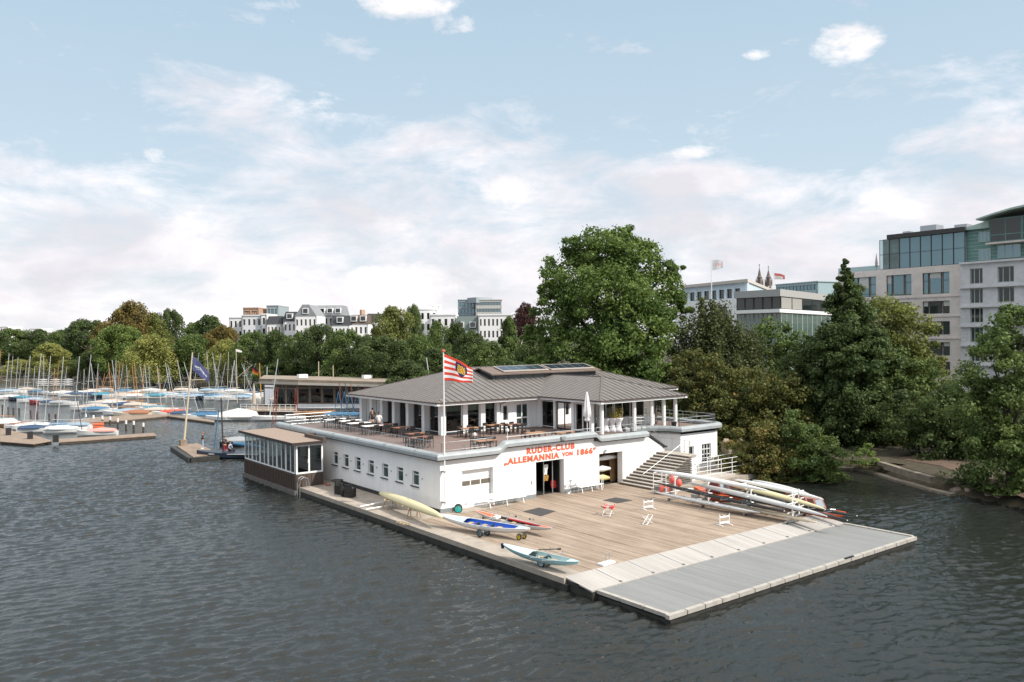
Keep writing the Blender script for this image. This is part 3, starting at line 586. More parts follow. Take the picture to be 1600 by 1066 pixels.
# glazed side of projecting volume (x=46) and its front colonnade (y=48)
for a, b in ((55.3, 56.0), (53.35, 53.6), (51.0, 51.3)): q = MB(); q.box(45.82, 46.1, a, b, FL, 6.72); q.build('pillar', WPAINT, club)
win(club, (45.9, 55.4), (0, -1), .1, 1.8, FL+.1, 6.5, recess=.05, fw=.06, glass=GLS, name='glass_panel')
win(club, (45.9, 53.4), (0, -1), .1, 2.1, FL+.05, 6.5, recess=.05, fw=.09, mull=(.5,), glass=GLS, frame=BLACKM, name='sliding_door')
win(club, (45.9, 51.0), (0, -1), .1, 1.9, FL+.05, 6.5, recess=.05, fw=.07, mull=(.5,), glass=GLS, name='glass_panel')
for x in (46.1, 49.85, 51.95, 53.5, 55.0): column(x, 47.9, round_=True)
column(46.0, 49.0, .3)
for a, b in ((46.1, 48.0), (48.0, 49.85), (49.85, 51.95), (51.95, 53.5), (53.5, 55.0)):
    win(club, (a, 50.2), (1, 0), .06, b-a-.06, FL+.1, 6.5, recess=.1, fw=.07, mull=(.5,) if b-a > 1.7 else (), glass=GLS, frame=BLACKM if a in (51.95,) else WPAINT, name='front_glazing')
q = MB(); q.box(48, 55, 50.31, 50.36, FL, FL+.9)
q.build('glazing_base', WPAINT, club)
# interior back wall, floor and tables glimpsed through glass
q = MB(); q.box(37.2, 55.2, 65.0, 65.2, FL, 6.7); q.box(55.1, 55.3, 50.3, 65.0, FL, 6.7); q.box(36.4, 55, 56.2, 69.5, FL+.0, FL+.02); q.box(46.2, 55, 50.4, 56.2, FL+.0, FL+.02); q.box(36.0, 55, 69.8, 69.9, FL, 6.7)
q.build('pavilion_interior', mat('interior_brown', (.085, .06, .045), .9, var=.3), club)
q = MB(); q.prism([(X0+.5, Y0+.5), (A0+.5, Y0+.5), (A0+.5, B0+.4), (A1-.4, B0+.4), (A1-.4, Y0+.5), (X1-.5, Y0+.5), (X1-.5, Y1-.5), (X0+.5, Y1-.5)], 6.70, 6.78); q.build('ceiling', WPAINT, club)
rng = random.Random(3)
q = MB()
for i in range(26):
    x, y = rng.uniform(37.2, 53), rng.uniform(57, 63.5); q.box(x-.35, x+.35, y-.35, y+.35, FL+.7, FL+.75); q.box(x-.04, x+.04, y-.04, y+.04, FL, FL+.7)
    for dx, dy in ((.6, 0), (-.6, 0)): q.box(x+dx-.2, x+dx+.2, y-.2, y+.2, FL+.42, FL+.47); q.box(x+dx*1.3-.03, x+dx*1.3+.03, y-.2, y+.2, FL+.45, FL+.9)
q.build('indoor_seating', mat('indoor_wood', (.17, .09, .05), .6), club)
q = MB()
for i in range(60):
    x, y = rng.uniform(37, 54), rng.uniform(56.8, 63); q.box(x-.06, x+.06, y-.06, y+.06, FL+.75, FL+.87)
q.build('indoor_tableware', WPAINT, club)
q = MB(); q.box(49.9, 51.0, 51.2, 51.3, FL, FL+1.7); q.box(47.8, 48.2, 51.3, 51.4, FL+.5, FL+2.3); q.build('indoor_cabinet', WPAINT, club)
# roof
rf = MB()
ym = (Y0+Y1)/2; hz = EZ+SL*(ym-Y0); hd = (Y1-Y0)/2
rL, rR = (X0+hd, ym, hz), (X1-hd, ym, hz)
xm = (A0+A1)/2; pz = EZ+SL*(xm-A0); pk = (xm, B0+(xm-A0), pz); vt = (xm, Y0+(xm-A0), pz)
E_ = lambda x, y: (x, y, EZ)
faces = [[E_(X0, Y1), E_(X0, Y0), rL], [E_(X0, Y0), E_(A0, Y0), vt, E_(A1, Y0), E_(X1, Y0), rR, rL], [E_(X1, Y0), E_(X1, Y1), rR], [E_(X1, Y1), E_(X0, Y1), rL, rR],
         [E_(A0, Y0), E_(A0, B0), pk, vt], [E_(A0, B0), E_(A1, B0), pk], [E_(A1, B0), E_(A1, Y0), vt, pk]]
for f in faces: rf.face(f)
roof = rf.build('roof', ROOFC, club)
sm = MB()
def clipseg(poly, p, d):       # part of the plan line p+t*d inside the plan polygon
    ts = []
    for i in range(len(poly)):
        a = Vector(poly[i][:2]); b = Vector(poly[(i+1) % len(poly)][:2]); e = b-a; den = d.x*e.y-d.y*e.x
        if abs(den) < 1e-9: continue
        t_ = ((a.x-p.x)*e.y-(a.y-p.y)*e.x)/den; s_ = ((a.x-p.x)*d.y-(a.y-p.y)*d.x)/den
        if -1e-6 <= s_ <= 1+1e-6: ts.append(t_)
    ts = sorted(ts); out = []
    for a, b in zip(ts, ts[1:]):
        if b-a > .15:
            mdl = p+d*(a+b)/2; ins = False
            for i in range(len(poly)):
                A = poly[i]; B = poly[(i+1) % len(poly)]
                if (A[1] > mdl.y) != (B[1] > mdl.y) and mdl.x < (B[0]-A[0])*(mdl.y-A[1])/(B[1]-A[1])+A[0]: ins = not ins
            if ins: out.append((a, b))
    return out
def seams(poly, zf, along, lo, hi, gap=.62):
    n_ = int((hi-lo)/gap)
    for i in range(1, n_+1):
        c = lo+i*gap; p = Vector((c, -200)) if along == 'y' else Vector((-200, c)); d = Vector((0, 1)) if along == 'y' else Vector((1, 0))
        for a, b in clipseg(poly, p, d):
            u = p+d*(a+.05); v = p+d*(b-.05); sm.beam((u.x, u.y, zf(u)+.02), (v.x, v.y, zf(v)+.012), .035, .03)
seams(faces[1], lambda p: EZ+SL*(p.y-Y0), 'y', X0, X1)
seams(faces[5], lambda p: EZ+SL*(p.y-B0), 'y', A0, A1)
sm.build('standing_seam', SEAMC, roof)
sm = MB()
seams(faces[0], lambda p: EZ+SL*(p.x-X0), 'x', Y0, Y1); seams(faces[4], lambda p: EZ+SL*(p.x-A0), 'x', B0, Y0+6)
for a, b in ((E_(X0, Y0), rL), (E_(X0, Y1), rL), (E_(A0, B0), pk), (pk, vt), (E_(A1, B0), pk), (E_(X1, Y0), rR), (rL, rR)): sm.beam(Vector(a)+Vector((0, 0, .02)), Vector(b)+Vector((0, 0, .02)), .12, .06)
sm.build('hip_cap', mat('soft_seam', (.13, .11, .10), .6), roof)
q = MB(); loop = [(X0, Y1), (X0, Y0), (A0, Y0), (A0, B0), (A1, B0), (A1, Y0), (X1, Y0), (X1, Y1)]
def offs(p, d):
    return p
g1 = MB(); g2 = MB()
for a, b in zip(loop, loop[1:]+loop[:1]):
    g1.beam((a[0], a[1], EZ-.03), (b[0], b[1], EZ-.03), .14, .09)
    d_ = (Vector(b)-Vector(a)).normalized(); n_ = Vector((-d_.y, d_.x))*.22
    g2.beam((a[0]+n_.x, a[1]+n_.y, EZ-.17), (b[0]+n_.x, b[1]+n_.y, EZ-.17), .3, .19)
g1.build('gutter', mat('copper_brown_gutter', (.06, .04, .03), .5), roof); g2.build('soffit_board', WPAINT, roof)
q = MB(); q.path([(41.75, 54.75, 6.85), (41.75, 55.0, 6.6), (41.75, 55.78, 6.35), (41.75, 55.82, 4.2)], .05, 8); q.build('downpipe', mat('copper_brown_gutter', (.06, .04, .03), .5), club)
# lantern with solar panels
lt = MB(); LX0, LX1, LY0, LY1, LZ = 43.5, 56.2, 59.2, 62.6, 8.68
zr = LZ+.46; ly = (LY0+LY1)/2
lt.raw([(LX0, LY0, 7.9), (LX1, LY0, 7.9), (LX1, LY1, 7.9), (LX0, LY1, 7.9), (LX0, LY0, LZ), (LX1, LY0, LZ), (LX1, LY1, LZ), (LX0, LY1, LZ), (LX0, ly, zr), (LX1, ly, zr)],
       [(0, 1, 5, 4), (3, 7, 6, 2), (0, 4, 8, 7, 3), (1, 2, 6, 9, 5)])
lan = lt.build('roof_lantern', mat('dark_glazing', (.045, .055, .06), .2, var=.2), roof)
BRN = mat('lantern_trim', (.15, .11, .09), .6, var=.15)
q = MB(); o_ = .35
q.raw([(LX0-o_, LY0-o_, LZ-.02), (LX1+o_, LY0-o_, LZ-.02), (LX1+o_, ly, zr+.05), (LX0-o_, ly, zr+.05), (LX0-o_, LY0-o_, LZ+.1), (LX1+o_, LY0-o_, LZ+.1), (LX1+o_, ly, zr+.16), (LX0-o_, ly, zr+.16)], [(3, 2, 1, 0), (4, 5, 6, 7), (0, 1, 5, 4), (1, 2, 6, 5), (2, 3, 7, 6), (3, 0, 4, 7)])
q.raw([(LX0-o_, LY1+o_, LZ-.02), (LX1+o_, LY1+o_, LZ-.02), (LX1+o_, ly+.004, zr+.05), (LX0-o_, ly+.004, zr+.05), (LX0-o_, LY1+o_, LZ+.1), (LX1+o_, LY1+o_, LZ+.1), (LX1+o_, ly+.004, zr+.16), (LX0-o_, ly+.004, zr+.16)], [(0, 1, 2, 3), (7, 6, 5, 4), (4, 5, 1, 0), (5, 6, 2, 1), (6, 7, 3, 2), (7, 4, 0, 3)])
q.build('lantern_roof', BRN, roof)
q = MB()
for k in range(9): xx = LX0+.3+k*1.45; q.box(xx, xx+.07, LY0-.02, LY0-.003, 8.1, LZ)
q.build('lantern_mullion', BLACKM, roof)
sl = (zr-LZ)/(ly-LY0+o_)
def panel(xa, xb):
    f = lambda y: LZ+.12+(zr+.06-LZ)*(y-LY0+o_)/(ly-LY0+o_)
    P = lambda x, y, h: (x, y, f(y)+h)
    y0_, y1_ = LY0-.05, ly-.15
    q = MB(); vs = [P(x, y, h) for h in (.03, .12) for x, y in ((xa, y0_), (xb, y0_), (xb, y1_), (xa, y1_))]
    q.raw(vs, [(0, 3, 2, 1), (4, 5, 6, 7), (0, 1, 5, 4), (1, 2, 6, 5), (2, 3, 7, 6), (3, 0, 4, 7)]); fr_ = q.build('solar_panel', mat('pale_frame', (.38, .33, .29), .5), roof)
    n_ = 5
    for k in range(n_):
        a = xa+.12+(xb-xa-.2)*k/n_; b = a+(xb-xa-.2)/n_-.04
        q = MB(); q.face([P(a, y0_+.18, .124), P(b, y0_+.18, .124), P(b, y1_-.1, .124), P(a, y1_-.1, .124)]); q.build('solar_cell', mat('solar_blue', (.02, .035, .05), .18, var=.2, vscale=1), fr_)
panel(44.7, 50.1); panel(50.4, 56.0)
# flagpole on the facade, with the club flag
fp = thing('flagpole', 'white flagpole with red cap fixed to the clubhouse facade near the corner', 'flagpole', (28.86, 44.66, 1.2))
q = MB(); q.path([(28.86, 44.66, 1.15), (28.86, 44.66, 11.15)], [.055, .04], 8); q.build('pole', WPAINT, fp)
q = MB(); q.lathe((28.86, 44.66, 11.15), [(.05, 0), (.13, .02), (.12, .09), (.02, .14)], 10); q.build('cap', mat('cap_red', (.6, .12, .06), .5), fp)
for z in (1.3, 3.3):
    q = MB(); q.box(28.78, 28.94, 44.6, 44.995, z, z+.09); q.build('bracket', STEEL, fp)
def flag(name, o, u, Lx, Lz, fn, mats, label, nx=48, nz=30, wave=.12, sag=.35, ph=0, shr=.3):
    q = MB(); u = Vector(u).normalized(); n_ = Vector((-u.y, u.x, 0)); vs = []
    for j in range(nz+1):
        for i in range(nx+1):
            s, t_ = i/nx, j/nz
            amp = wave*(.25+s); z = -t_*Lz*(1-shr*s)-sag*s**1.15-.05*math.sin(s*9+t_*3+ph)*s
            vs.append(Vector(o)+u*(s*Lx*.95)+n_*(amp*math.sin(s*8+t_*1.6+ph))+Vector((0, 0, z)))
    fs = []; ms = []
    for j in range(nz):
        for i in range(nx): fs.append((j*(nx+1)+i, j*(nx+1)+i+1, (j+1)*(nx+1)+i+1, (j+1)*(nx+1)+i)); ms.append(fn((i+.5)/nx, (j+.5)/nz))
    q.v = [tuple(v) for v in vs]; q.f = fs; q.m = ms; ob = q.build(name, mats, None, smooth=True)
    md = ob.modifiers.new('cloth', 'SOLIDIFY'); md.thickness = .012; return tag(ob, label, 'flag')
FR, FW, FB, FY = mat('flag_red', (.66, .055, .03), .8), mat('flag_white', (.78, .76, .76), .8), mat('flag_navy', (.012, .025, .10), .8), mat('flag_gold', (.75, .42, .02), .8)
def clubflag(s, t_):
    a = (s-.60)/.21; b = (t_-.44)/.33
    if b < .1: ins = abs(a) < .95-.25*max(0, -b-.6) and b > -1
    else: ins = abs(a) < .95*(1-(b-.1)/.95)
    if ins and abs(b) < 1.05:
        if abs(a) < .62 and -.72 < b < .42:
            g = math.sin(a*17+1.2*math.sin(b*8))*math.sin(b*15+a*5)
            if g > -.25: return 3
        return 2
    return 0 if int(t_*9) % 2 == 0 else 1
flag('club_flag', (28.9, 44.66, 11.0), (.80, -.60, 0), 1.95, 1.75, clubflag, [FR, FW, FB, FY], 'red and white striped flag with a navy and gold crest on the white pole', 60, 54, .11, .95, shr=.42)
# ------------------------------------------------------------------ rowing boats and kit on the deck
def hullrings(L_, B_, D_, n=18, m=8, full=.55, sheer=.06, flat=.0, stern=.04):
    """half-round hull sections along local Y (bow at +Y), keel down; returns rings from stern to bow, z=0 at gunwale"""
    rg = []
    for i in range(n+1):
        t_ = i/n; w_ = max(stern if t_ < .5 else .03, math.sin(math.pi*min(.995, max(.005, t_)))**full); y = (t_-.5)*L_; sz = sheer*(2*t_-1)**2
        rg.append([(B_/2*w_*math.cos(math.pi*k/m), y, sz-D_*w_**.7*math.sin(math.pi*k/m)**(1-.4*flat)) for k in range(m+1)])
    return rg
def closed_shell(L_, B_, D_, mt, deckh=.05, name='shell'):
    """closed racing shell: hull below and a low crowned deck above"""
    q = MB(); rg = hullrings(L_, B_, D_*.8, 30, 8, full=.62, sheer=0, stern=.03)
    rings = []
    for r_ in rg:
        xw = abs(r_[0][0]); y = r_[0][1]; z = r_[0][2]
        rings.append(list(r_)+[(-xw*.5, y, z+deckh*min(1, xw/B_*2.5)), (xw*.5, y, z+deckh*min(1, xw/B_*2.5))])
    q.rings(rings, True, True); return q
GIGW = mat('hull_white', (.70, .70, .69), .25, spec=.6); SHW = mat('shell_white', (.74, .74, .73), .22, spec=.6)
SHG = mat('shell_grey_white', (.55, .55, .54), .25, spec=.6); SHY = mat('shell_yellow', (.66, .58, .34), .35, spec=.5); SHB = mat('shell_black', (.012, .014, .017), .2, spec=.6)
WOODL = mat('light_wood', (.42, .30, .18), .6, var=.2, vscale=4)
def open_boat(name, label, p0, p1, z, B_, D_, hullm, inm, deckm=None, foredeck=.0, thwarts=3, tilt=0, riggers=True, extra=None):
    """open rowing boat; p0 = bow, p1 = stern (plan points), z = gunwale height"""
    a, b = Vector(p0), Vector(p1); L_ = (b-a).length; c = (a+b)/2; d = (a-b).normalized(); rz = math.atan2(-d.x, d.y)
    o = thing(name, label, 'rowing boat', (c.x, c.y, z), rz); o.rotation_euler = (0, tilt, rz)
    rg = hullrings(L_, B_, D_, 22, 10, full=.6, sheer=.13); q = MB(); q.rings(rg, False, False); h = q.build('hull', hullm, o, smooth=True, world=False)
    md = h.modifiers.new('thick', 'SOLIDIFY'); md.thickness = .02
    q = MB(); rg2 = [[(x*.93, y*.985, zz*.80+.004) for x, y, zz in r_] for r_ in rg]; q.rings(rg2, False, False); q.build('inner_lining', inm, o, smooth=True, world=False)
    q = MB()
    for s in (-1, 1):
        q.path([(s*abs(r_[0][0])*1.0, r_[0][1], r_[0][2]+.01) for r_ in rg], .022, 5)
    q.build('gunwale', hullm, o, world=False)
    if foredeck:
        q = MB(); n_ = int(22*foredeck)
        for r0, r1 in zip(rg[-n_-1:-1], rg[-n_:]):
            q.raw([(r0[0][0], r0[0][1], r0[0][2]+.02), (0, r0[0][1], r0[0][2]+.02+.25*abs(r0[0][0])), (-r0[0][0], r0[0][1], r0[0][2]+.02), (r1[0][0], r1[0][1], r1[0][2]+.02), (0, r1[0][1], r1[0][2]+.02+.25*abs(r1[0][0])), (-r1[0][0], r1[0][1], r1[0][2]+.02)], [(0, 1, 4, 3), (1, 2, 5, 4)])
        q.build('foredeck', deckm or inm, o, world=False)
        q = MB(); n2 = 3
        for r0, r1 in zip(rg[:n2], rg[1:n2+1]): q.raw([(r0[0][0], r0[0][1], r0[0][2]+.02), (-r0[0][0], r0[0][1], r0[0][2]+.02), (r1[0][0], r1[0][1], r1[0][2]+.02), (-r1[0][0], r1[0][1], r1[0][2]+.02)], [(0, 1, 3, 2)])
        q.build('sterndeck', deckm or inm, o, world=False)
    for k in range(thwarts):
        y = (-.22+.2*k)*L_*.8 if thwarts > 1 else -.05*L_
        q = MB(); q.box(-.14, .14, y-.14, y+.14, -.12, -.08); q.box(-.15, -.12, y-.3, y+.4, -.17, -.14); q.box(.12, .15, y-.3, y+.4, -.17, -.14); q.build('sliding_seat', WOODL, o, world=False)
        q = MB(); q.box(-.16, .16, y+.5, y+.56, -.25, -.02); q.build('foot_stretcher', BLACKM, o, world=False)
        if riggers:
            for s in (-1, 1):
                q = MB(); q.tube((s*B_*.42, y-.2, .02), (s*(B_*.5+.38), y+.05, .10), .013, n=5); q.tube((s*B_*.42, y+.3, .02), (s*(B_*.5+.38), y+.05, .10), .013, n=5); q.tube((s*(B_*.5+.38), y+.05, .04), (s*(B_*.5+.38), y+.05, .2), .018, n=6)
                q.build('rigger', STEEL, o, world=False)
    return o
def trolley(name, label, p, z, rimc, r_=.24, w_=.55, rz=0, beam_=True, clearance=.3):
    o = thing(name, label, 'boat trolley', (p[0], p[1], .6), rz)
    for s in (-1, 1):
        q = MB(); n_ = 20
        q.rings([[(s*w_/2+dx, r_*k_*math.cos(2*math.pi*i/n_), r_+r_*k_*math.sin(2*math.pi*i/n_)) for i in range(n_)] for dx, k_ in ((-.04, .78), (-.045, .96), (0, 1), (.045, .96), (.04, .78))], True, False); wh = q.build('wheel', BLACKM, o, world=False, smooth=True)
        q = MB()
        for k in range(5):
            t_ = 2*math.pi*k/5; q.beam((s*w_/2, 0, r_), (s*w_/2, r_*.8*math.cos(t_), r_+r_*.8*math.sin(t_)), .05, .04, up=(1, 0, 0))
        q.rings([[(s*w_/2+dx, r_*k_*math.cos(2*math.pi*i/n_), r_+r_*k_*math.sin(2*math.pi*i/n_)) for i in range(n_)] for dx, k_ in ((-.03, .6), (-.03, .8), (.03, .8), (.03, .6))], True, False)
        q.build('rim', rimc, wh, world=False)
    q = MB(); q.tube((-w_/2, 0, r_), (w_/2, 0, r_), .018)
    for s in (-1, 1): q.tube((s*.18, 0, r_), (s*.28, 0, z-.6), .018)
    q.tube((-.28, 0, z-.6), (.28, 0, z-.6), .02); q.build('axle_frame', STEEL, o, world=False); return o
def trestle_small(name, label, p, rz, cat='trestle', group=None, h=.7, mt=WPAINT, strap=BLACKM):
    """white folding boat trestle: two ladder frames with a dark sling"""
    o = thing(name, label, cat, (p[0], p[1], .605), rz, group)
    for s in (-1, 1): q = MB(); q.tube((s*.36, 0, 0), (s*.36, 0, h), .028); q.beam((s*.36, -.28, .03), (s*.36, .28, .03), .06, .05); q.build('upright', mt, o, world=False)
    for z in (.18, .52): q = MB(); q.beam((-.36, 0, z), (.36, 0, z), .03, .11); q.build('crossbar', mt, o, world=False)
    q = MB(); q.path([(-.36, 0, h), (-.18, 0, h-.13), (0, 0, h-.19), (.18, 0, h-.13), (.36, 0, h)], .022, 5); q.build('sling', strap, o, world=False); return o
def folding_stool(name, label, p, rz, sling=None, w_=.5, h=.62, group=None):
    o = thing(name, label, 'folding trestle', (p[0], p[1], .605), rz, group)
    for s in (-1, 1):
        q = MB(); q.tube((-.34, s*w_/2, 0), (.34, s*w_/2, h), .02); q.tube((.34, s*w_/2, 0), (-.34, s*w_/2, h), .02); q.build('crossed_legs', WPAINT, o, world=False)
    q = MB()
    for x, z in ((-.34, .02), (.34, .02), (-.34, h), (.34, h), (0, h/2)): q.tube((x, -w_/2, z), (x, w_/2, z), .018)
    q.build('frame_bar', WPAINT, o, world=False)
    if sling:
        for s in (-1, 1):
            q = MB(); pts = []
            for i in range(7):
                t_ = i/6; x = -.34+.68*t_; z = h+.02-.22*math.sin(math.pi*t_); pts.append((x, z))
            for (x0_, z0_), (x1_, z1_) in zip(pts, pts[1:]): q.raw([(x0_, s*w_/2-.09, z0_), (x1_, s*w_/2-.09, z1_), (x1_, s*w_/2+.09, z1_), (x0_, s*w_/2+.09, z0_)], [(0, 1, 2, 3)])
            sg = q.build('sling', sling, o, world=False); md = sg.modifiers.new('t', 'SOLIDIFY'); md.thickness = .02
    return o
BLUEI = mat('bright_blue', (.02, .12, .55), .35, var=.15); TEAL = mat('pale_teal_hull', (.33, .52, .54), .3, spec=.6); TEALI = mat('teal_inner', (.42, .57, .57), .4)
ORG = mat('orange_red', (.78, .13, .04), .35); REDB = mat('boat_red', (.55, .02, .02), .3); PBLUE = mat('pale_blue_grey', (.42, .47, .55), .35)
b1 = open_boat('rowing_gig', 'white rowing boat with bright blue inside, nearest the wall corner on its trolley', at(688, 806, 1.25).xy, at(828, 828, 1.25).xy, 1.2, .92, .42, SHW, BLUEI, PBLUE, foredeck=.32, thwarts=3, tilt=rad(-7))
b2 = open_boat('rowing_double', 'slim red and black double scull with orange bow lying beside the blue boat', at(744, 800, 1.1).xy, at(862, 827, 1.1).xy, 1.05, .66, .34, SHG, mat('carbon', (.03, .028, .028), .4), ORG, foredeck=.30, thwarts=4, tilt=rad(-5))
q = MB()
for s in (1,):
    q.path([(.22, y, -.02) for y in (-2.6, -1.5, -.5, .6)], .055, 6); q.build('red_side_tank', REDB, b2, world=False)
q = MB(); q.box(-.2, .2, 1.2, 1.75, -.05, .08); q.build('white_cover', WPAINT, b2, world=False)
b3 = open_boat('rowing_skiff', 'pale teal wooden skiff on a small trolley nearest the quay edge', at(787, 849, 1.3).xy, at(905, 886, 1.0).xy, 1.12, .80, .36, TEAL, TEALI, mat('pale_teal_deck', (.52, .62, .62), .4), foredeck=.42, thwarts=2, tilt=rad(-4))
q = MB(); q.box(-.05, .05, 2.52, 2.66, -.10, .16); q.build('bow_ball', mat('navy_tip', (.02, .02, .06), .4), b3, world=False)
trolley('boat_trolley', 'two-wheeled trolley with blue-grey wheels under the blue boat', at(752, 839, .6).xy+Vector((.15, 0)), .86, mat('wheel_bluegrey', (.08, .14, .18), .5), rz=.1)
trolley('boat_trolley', 'small trolley with a yellow wheel under the stern of the blue boat', at(815, 843, .6).xy, .9, mat('wheel_yellow', (.7, .5, .03), .5), r_=.18, w_=.4, rz=.1)
trolley('boat_trolley', 'two-wheeled trolley with pale blue rims under the teal skiff', at(847, 886, .6).xy+Vector((.2, 0)), .82, mat('wheel_paleblue', (.35, .5, .6), .5), r_=.25, rz=.05)
trolley('boat_trolley', 'upturned trolley with a turquoise wheel leaning at the wall left of the garage door', (29.8, 44.5), 1.0, mat('wheel_turquoise', (.02, .5, .45), .4), r_=.27, w_=.4, rz=rad(55))
ca, cb = at(841, 859, 1.3), at(871, 858, 1.3); q = MB(); q.tube(ca, cb, .025); q.path([cb, cb+Vector((.15, -.1, .0))], .05, 6); tag(q.build('scull_oar', BLACKM), 'short black oar lying across the teal skiff', 'oar')
# yellow upturned boat on trestles by the left wall
ya, yb = at(590, 768, 1.5), at(685, 806, 1.45); L_ = (yb-ya).length; c = (ya+yb)/2; d = (ya-yb); rz = math.atan2(-d.x, d.y)
o = thing('upturned_boat', 'long cream-yellow boat lying upside down on timber trestles along the left wall', 'rowing boat', (c.x+.2, c.y, 1.3), rz)
q = MB(); q.rings([[(x, y, -z_) for x, y, z_ in r_] for r_ in hullrings(L_*1.02, .78, .40, 20, 8, full=.42, sheer=0)], True, True); q.build('hull', SHY, o, smooth=True, world=False)
q = MB(); q.path([(0, -L_*.49, .05), (0, 0, .41), (0, L_*.49, .05)], .02, 5); q.box(-.5, .5, -.1, -.05, -.02, .03); q.build('keel_strip', SHY, o, world=False)
for k, (x, y) in enumerate(((604, 797), (642, 812))):
    p = at(x, y, .6); tr = thing('timber_trestle', ('left', 'right')[k]+' timber trestle under the yellow upturned boat', 'trestle', (p.x+.35, p.y+.2, .6), .1)
    for s in (-1, 1):
        for s2 in (-1, 1): q = MB(); q.beam((s*.42, s2*.25, 0), (s*.3, s2*.03, .66), .07, .05); q.build('leg', WOODL, tr, world=False)
    q = MB(); q.box(-.5, .5, -.05, .05, .6, .7); q.build('top_beam', WOODL, tr, world=False)
for k, (a, b) in enumerate((((562, 792), (614, 781)), ((572, 796), (620, 788)))):
    a, b = at(*a, .72), at(*b, .8); q = MB(); q.tube(a, b, .05, n=6); tag(q.build('loose_pole', WPAINT), ('longer white pole lying on the quay under the yellow boat', 'shorter white pole nearest the quay edge under the yellow boat')[k], 'pole')
# dark wicker chairs stacked at the wall
WICK = mat('dark_wicker', (.02, .019, .019), .8, bump=.3, bscale=60)
ch = None
for k, (x, y, lab) in enumerate(((532, 772, 'left dark wicker chair standing on the quay beside the white wall'), (539, 775, 'middle dark wicker chair standing on the quay beside the white wall'), (547, 777, 'right dark wicker chair turned sideways on the quay by the wall'))):
    p = at(x, y, .6)
    if ch is None:
        ch = thing('wicker_chair', lab, 'chair', (p.x, p.y, .604), .4, 'dark wicker chairs on the quay')
        q = MB(); q.box(-.28, .28, -.28, .28, .05, .42); q.build('seat', WICK, ch, world=False)
        q = MB(); q.box(-.28, .28, .2, .3, .42, .95); q.build('backrest', WICK, ch, world=False)
        for s in (-1, 1):
            q = MB(); q.box(s*.3-.04, s*.3+.04, -.3, .3, .05, .66); q.build('armrest', WICK, ch, world=False)
            for t_ in (-1, 1): q = MB(); q.box(s*.26-.02, s*.26+.02, t_*.26-.02, t_*.26+.02, 0, .05); q.build('foot', WICK, ch, world=False)
    else: dup(ch, (p.x, p.y, .604), .4+.9*k, lab)
p = at(527, 764, .6); o = thing('wicker_table', 'low dark round table beside the wicker chairs on the quay', 'table', (p.x, p.y, .604)); q = MB(); q.lathe((0, 0, 0), [(.45, .62), (.47, .68)], 14); q.build('tabletop', WICK, o, world=False); q = MB(); q.tube((0, 0, 0), (0, 0, .62), .05); q.build('leg', WICK, o, world=False)
for k, (x, y) in enumerate(((507, 757), (513, 759))):
    p = at(x, y, .6); q = MB(); q.box(p.x-.18, p.x+.18, p.y-.1, p.y+.1, .604, .68); tag(q.build('red_cushion', mat('dull_red', (.30, .07, .05), .8)), ('left', 'right')[k]+' small red cushion lying on the quay near the pool ladder', 'cushion')
q = MB()
for k in range(3): p = at(625+k*5, 816+k*2, .61); q.path([Vector((p.x+.25*math.cos(t_*.7), p.y+.18*math.sin(t_*.7), .62+.01*k)) for t_ in range(10)], .02, 4)
tag(q.build('mooring_rope', mat('rope', (.35, .27, .17), .9)), 'coiled tan rope lying at the quay edge beside the yellow boat', 'rope')
# benches
def bench(x0_, x1_, y, label):
    o = thing('bench', label, 'bench', ((x0_+x1_)/2, y, .605), 0, 'white benches at the facade'); L_ = x1_-x0_
    q = MB()
    for k in range(3): q.box(-L_/2, L_/2, -.42+.14*k, -.31+.14*k, .42, .455)
    q.build('seat', WPAINT, o, world=False)
    q = MB()
    for k in range(3): q.box(-L_/2, L_/2, .03+.03*k, .06+.03*k, .52+.13*k, .61+.13*k)
    q.build('backrest', WPAINT, o, world=False)
    for s in (-1, 0, 1):
        q = MB(); x = s*(L_/2-.2); q.beam((x, -.42, 0), (x, -.3, .42), .05, .05); q.beam((x, .1, 0), (x, -.05, .42), .05, .05); q.beam((x, -.05, .42), (x, .12, .9), .05, .04); q.build('leg', WPAINT, o, world=False)
bench(31.95, 35.2, 44.55, 'white slatted bench against the wall left of the middle doorway'); bench(40.25, 42.6, 44.5, 'white slatted bench against the wall between the two dark doorways')
# bicycle leaning between doorway and bench; curled hose rack
bk = thing('bicycle', 'bicycle leaning on the wall beside the right-hand white bench', 'bicycle', (39.9, 44.6, .605), rad(5))
for s in (-.5, .5):
    q = MB(); n_ = 20; q.path([(s+.32*math.cos(2*math.pi*i/n_), 0, .33+.32*math.sin(2*math.pi*i/n_)) for i in range(n_+1)], .018, 5); q.build('wheel', STEEL, bk, world=False)
q = MB()
for a, b in (((-.5, 0, .33), (-.15, 0, .35)), ((-.5, 0, .33), (-.2, 0, .8)), ((-.15, 0, .35), (-.22, 0, .9)), ((-.2, 0, .78), (.38, 0, .82)), ((-.15, 0, .35), (.4, 0, .72)), ((.5, 0, .33), (.36, 0, .98))): q.tube(a, b, .018, n=6)
q.build('frame', mat('bike_grey', (.3, .31, .32), .4), bk, world=False)
q = MB(); q.box(-.34, -.1, -.06, .06, .9, .95); q.build('saddle', BLACKM, bk, world=False); q = MB(); q.tube((.34, -.28, 1.0), (.34, .28, 1.0), .015); q.build('handlebar', STEEL, bk, world=False)
hr = thing('hoop_stand', 'white tubular hoop stand at the wall left of the right doorway', 'stand', (42.75, 44.6, .605))
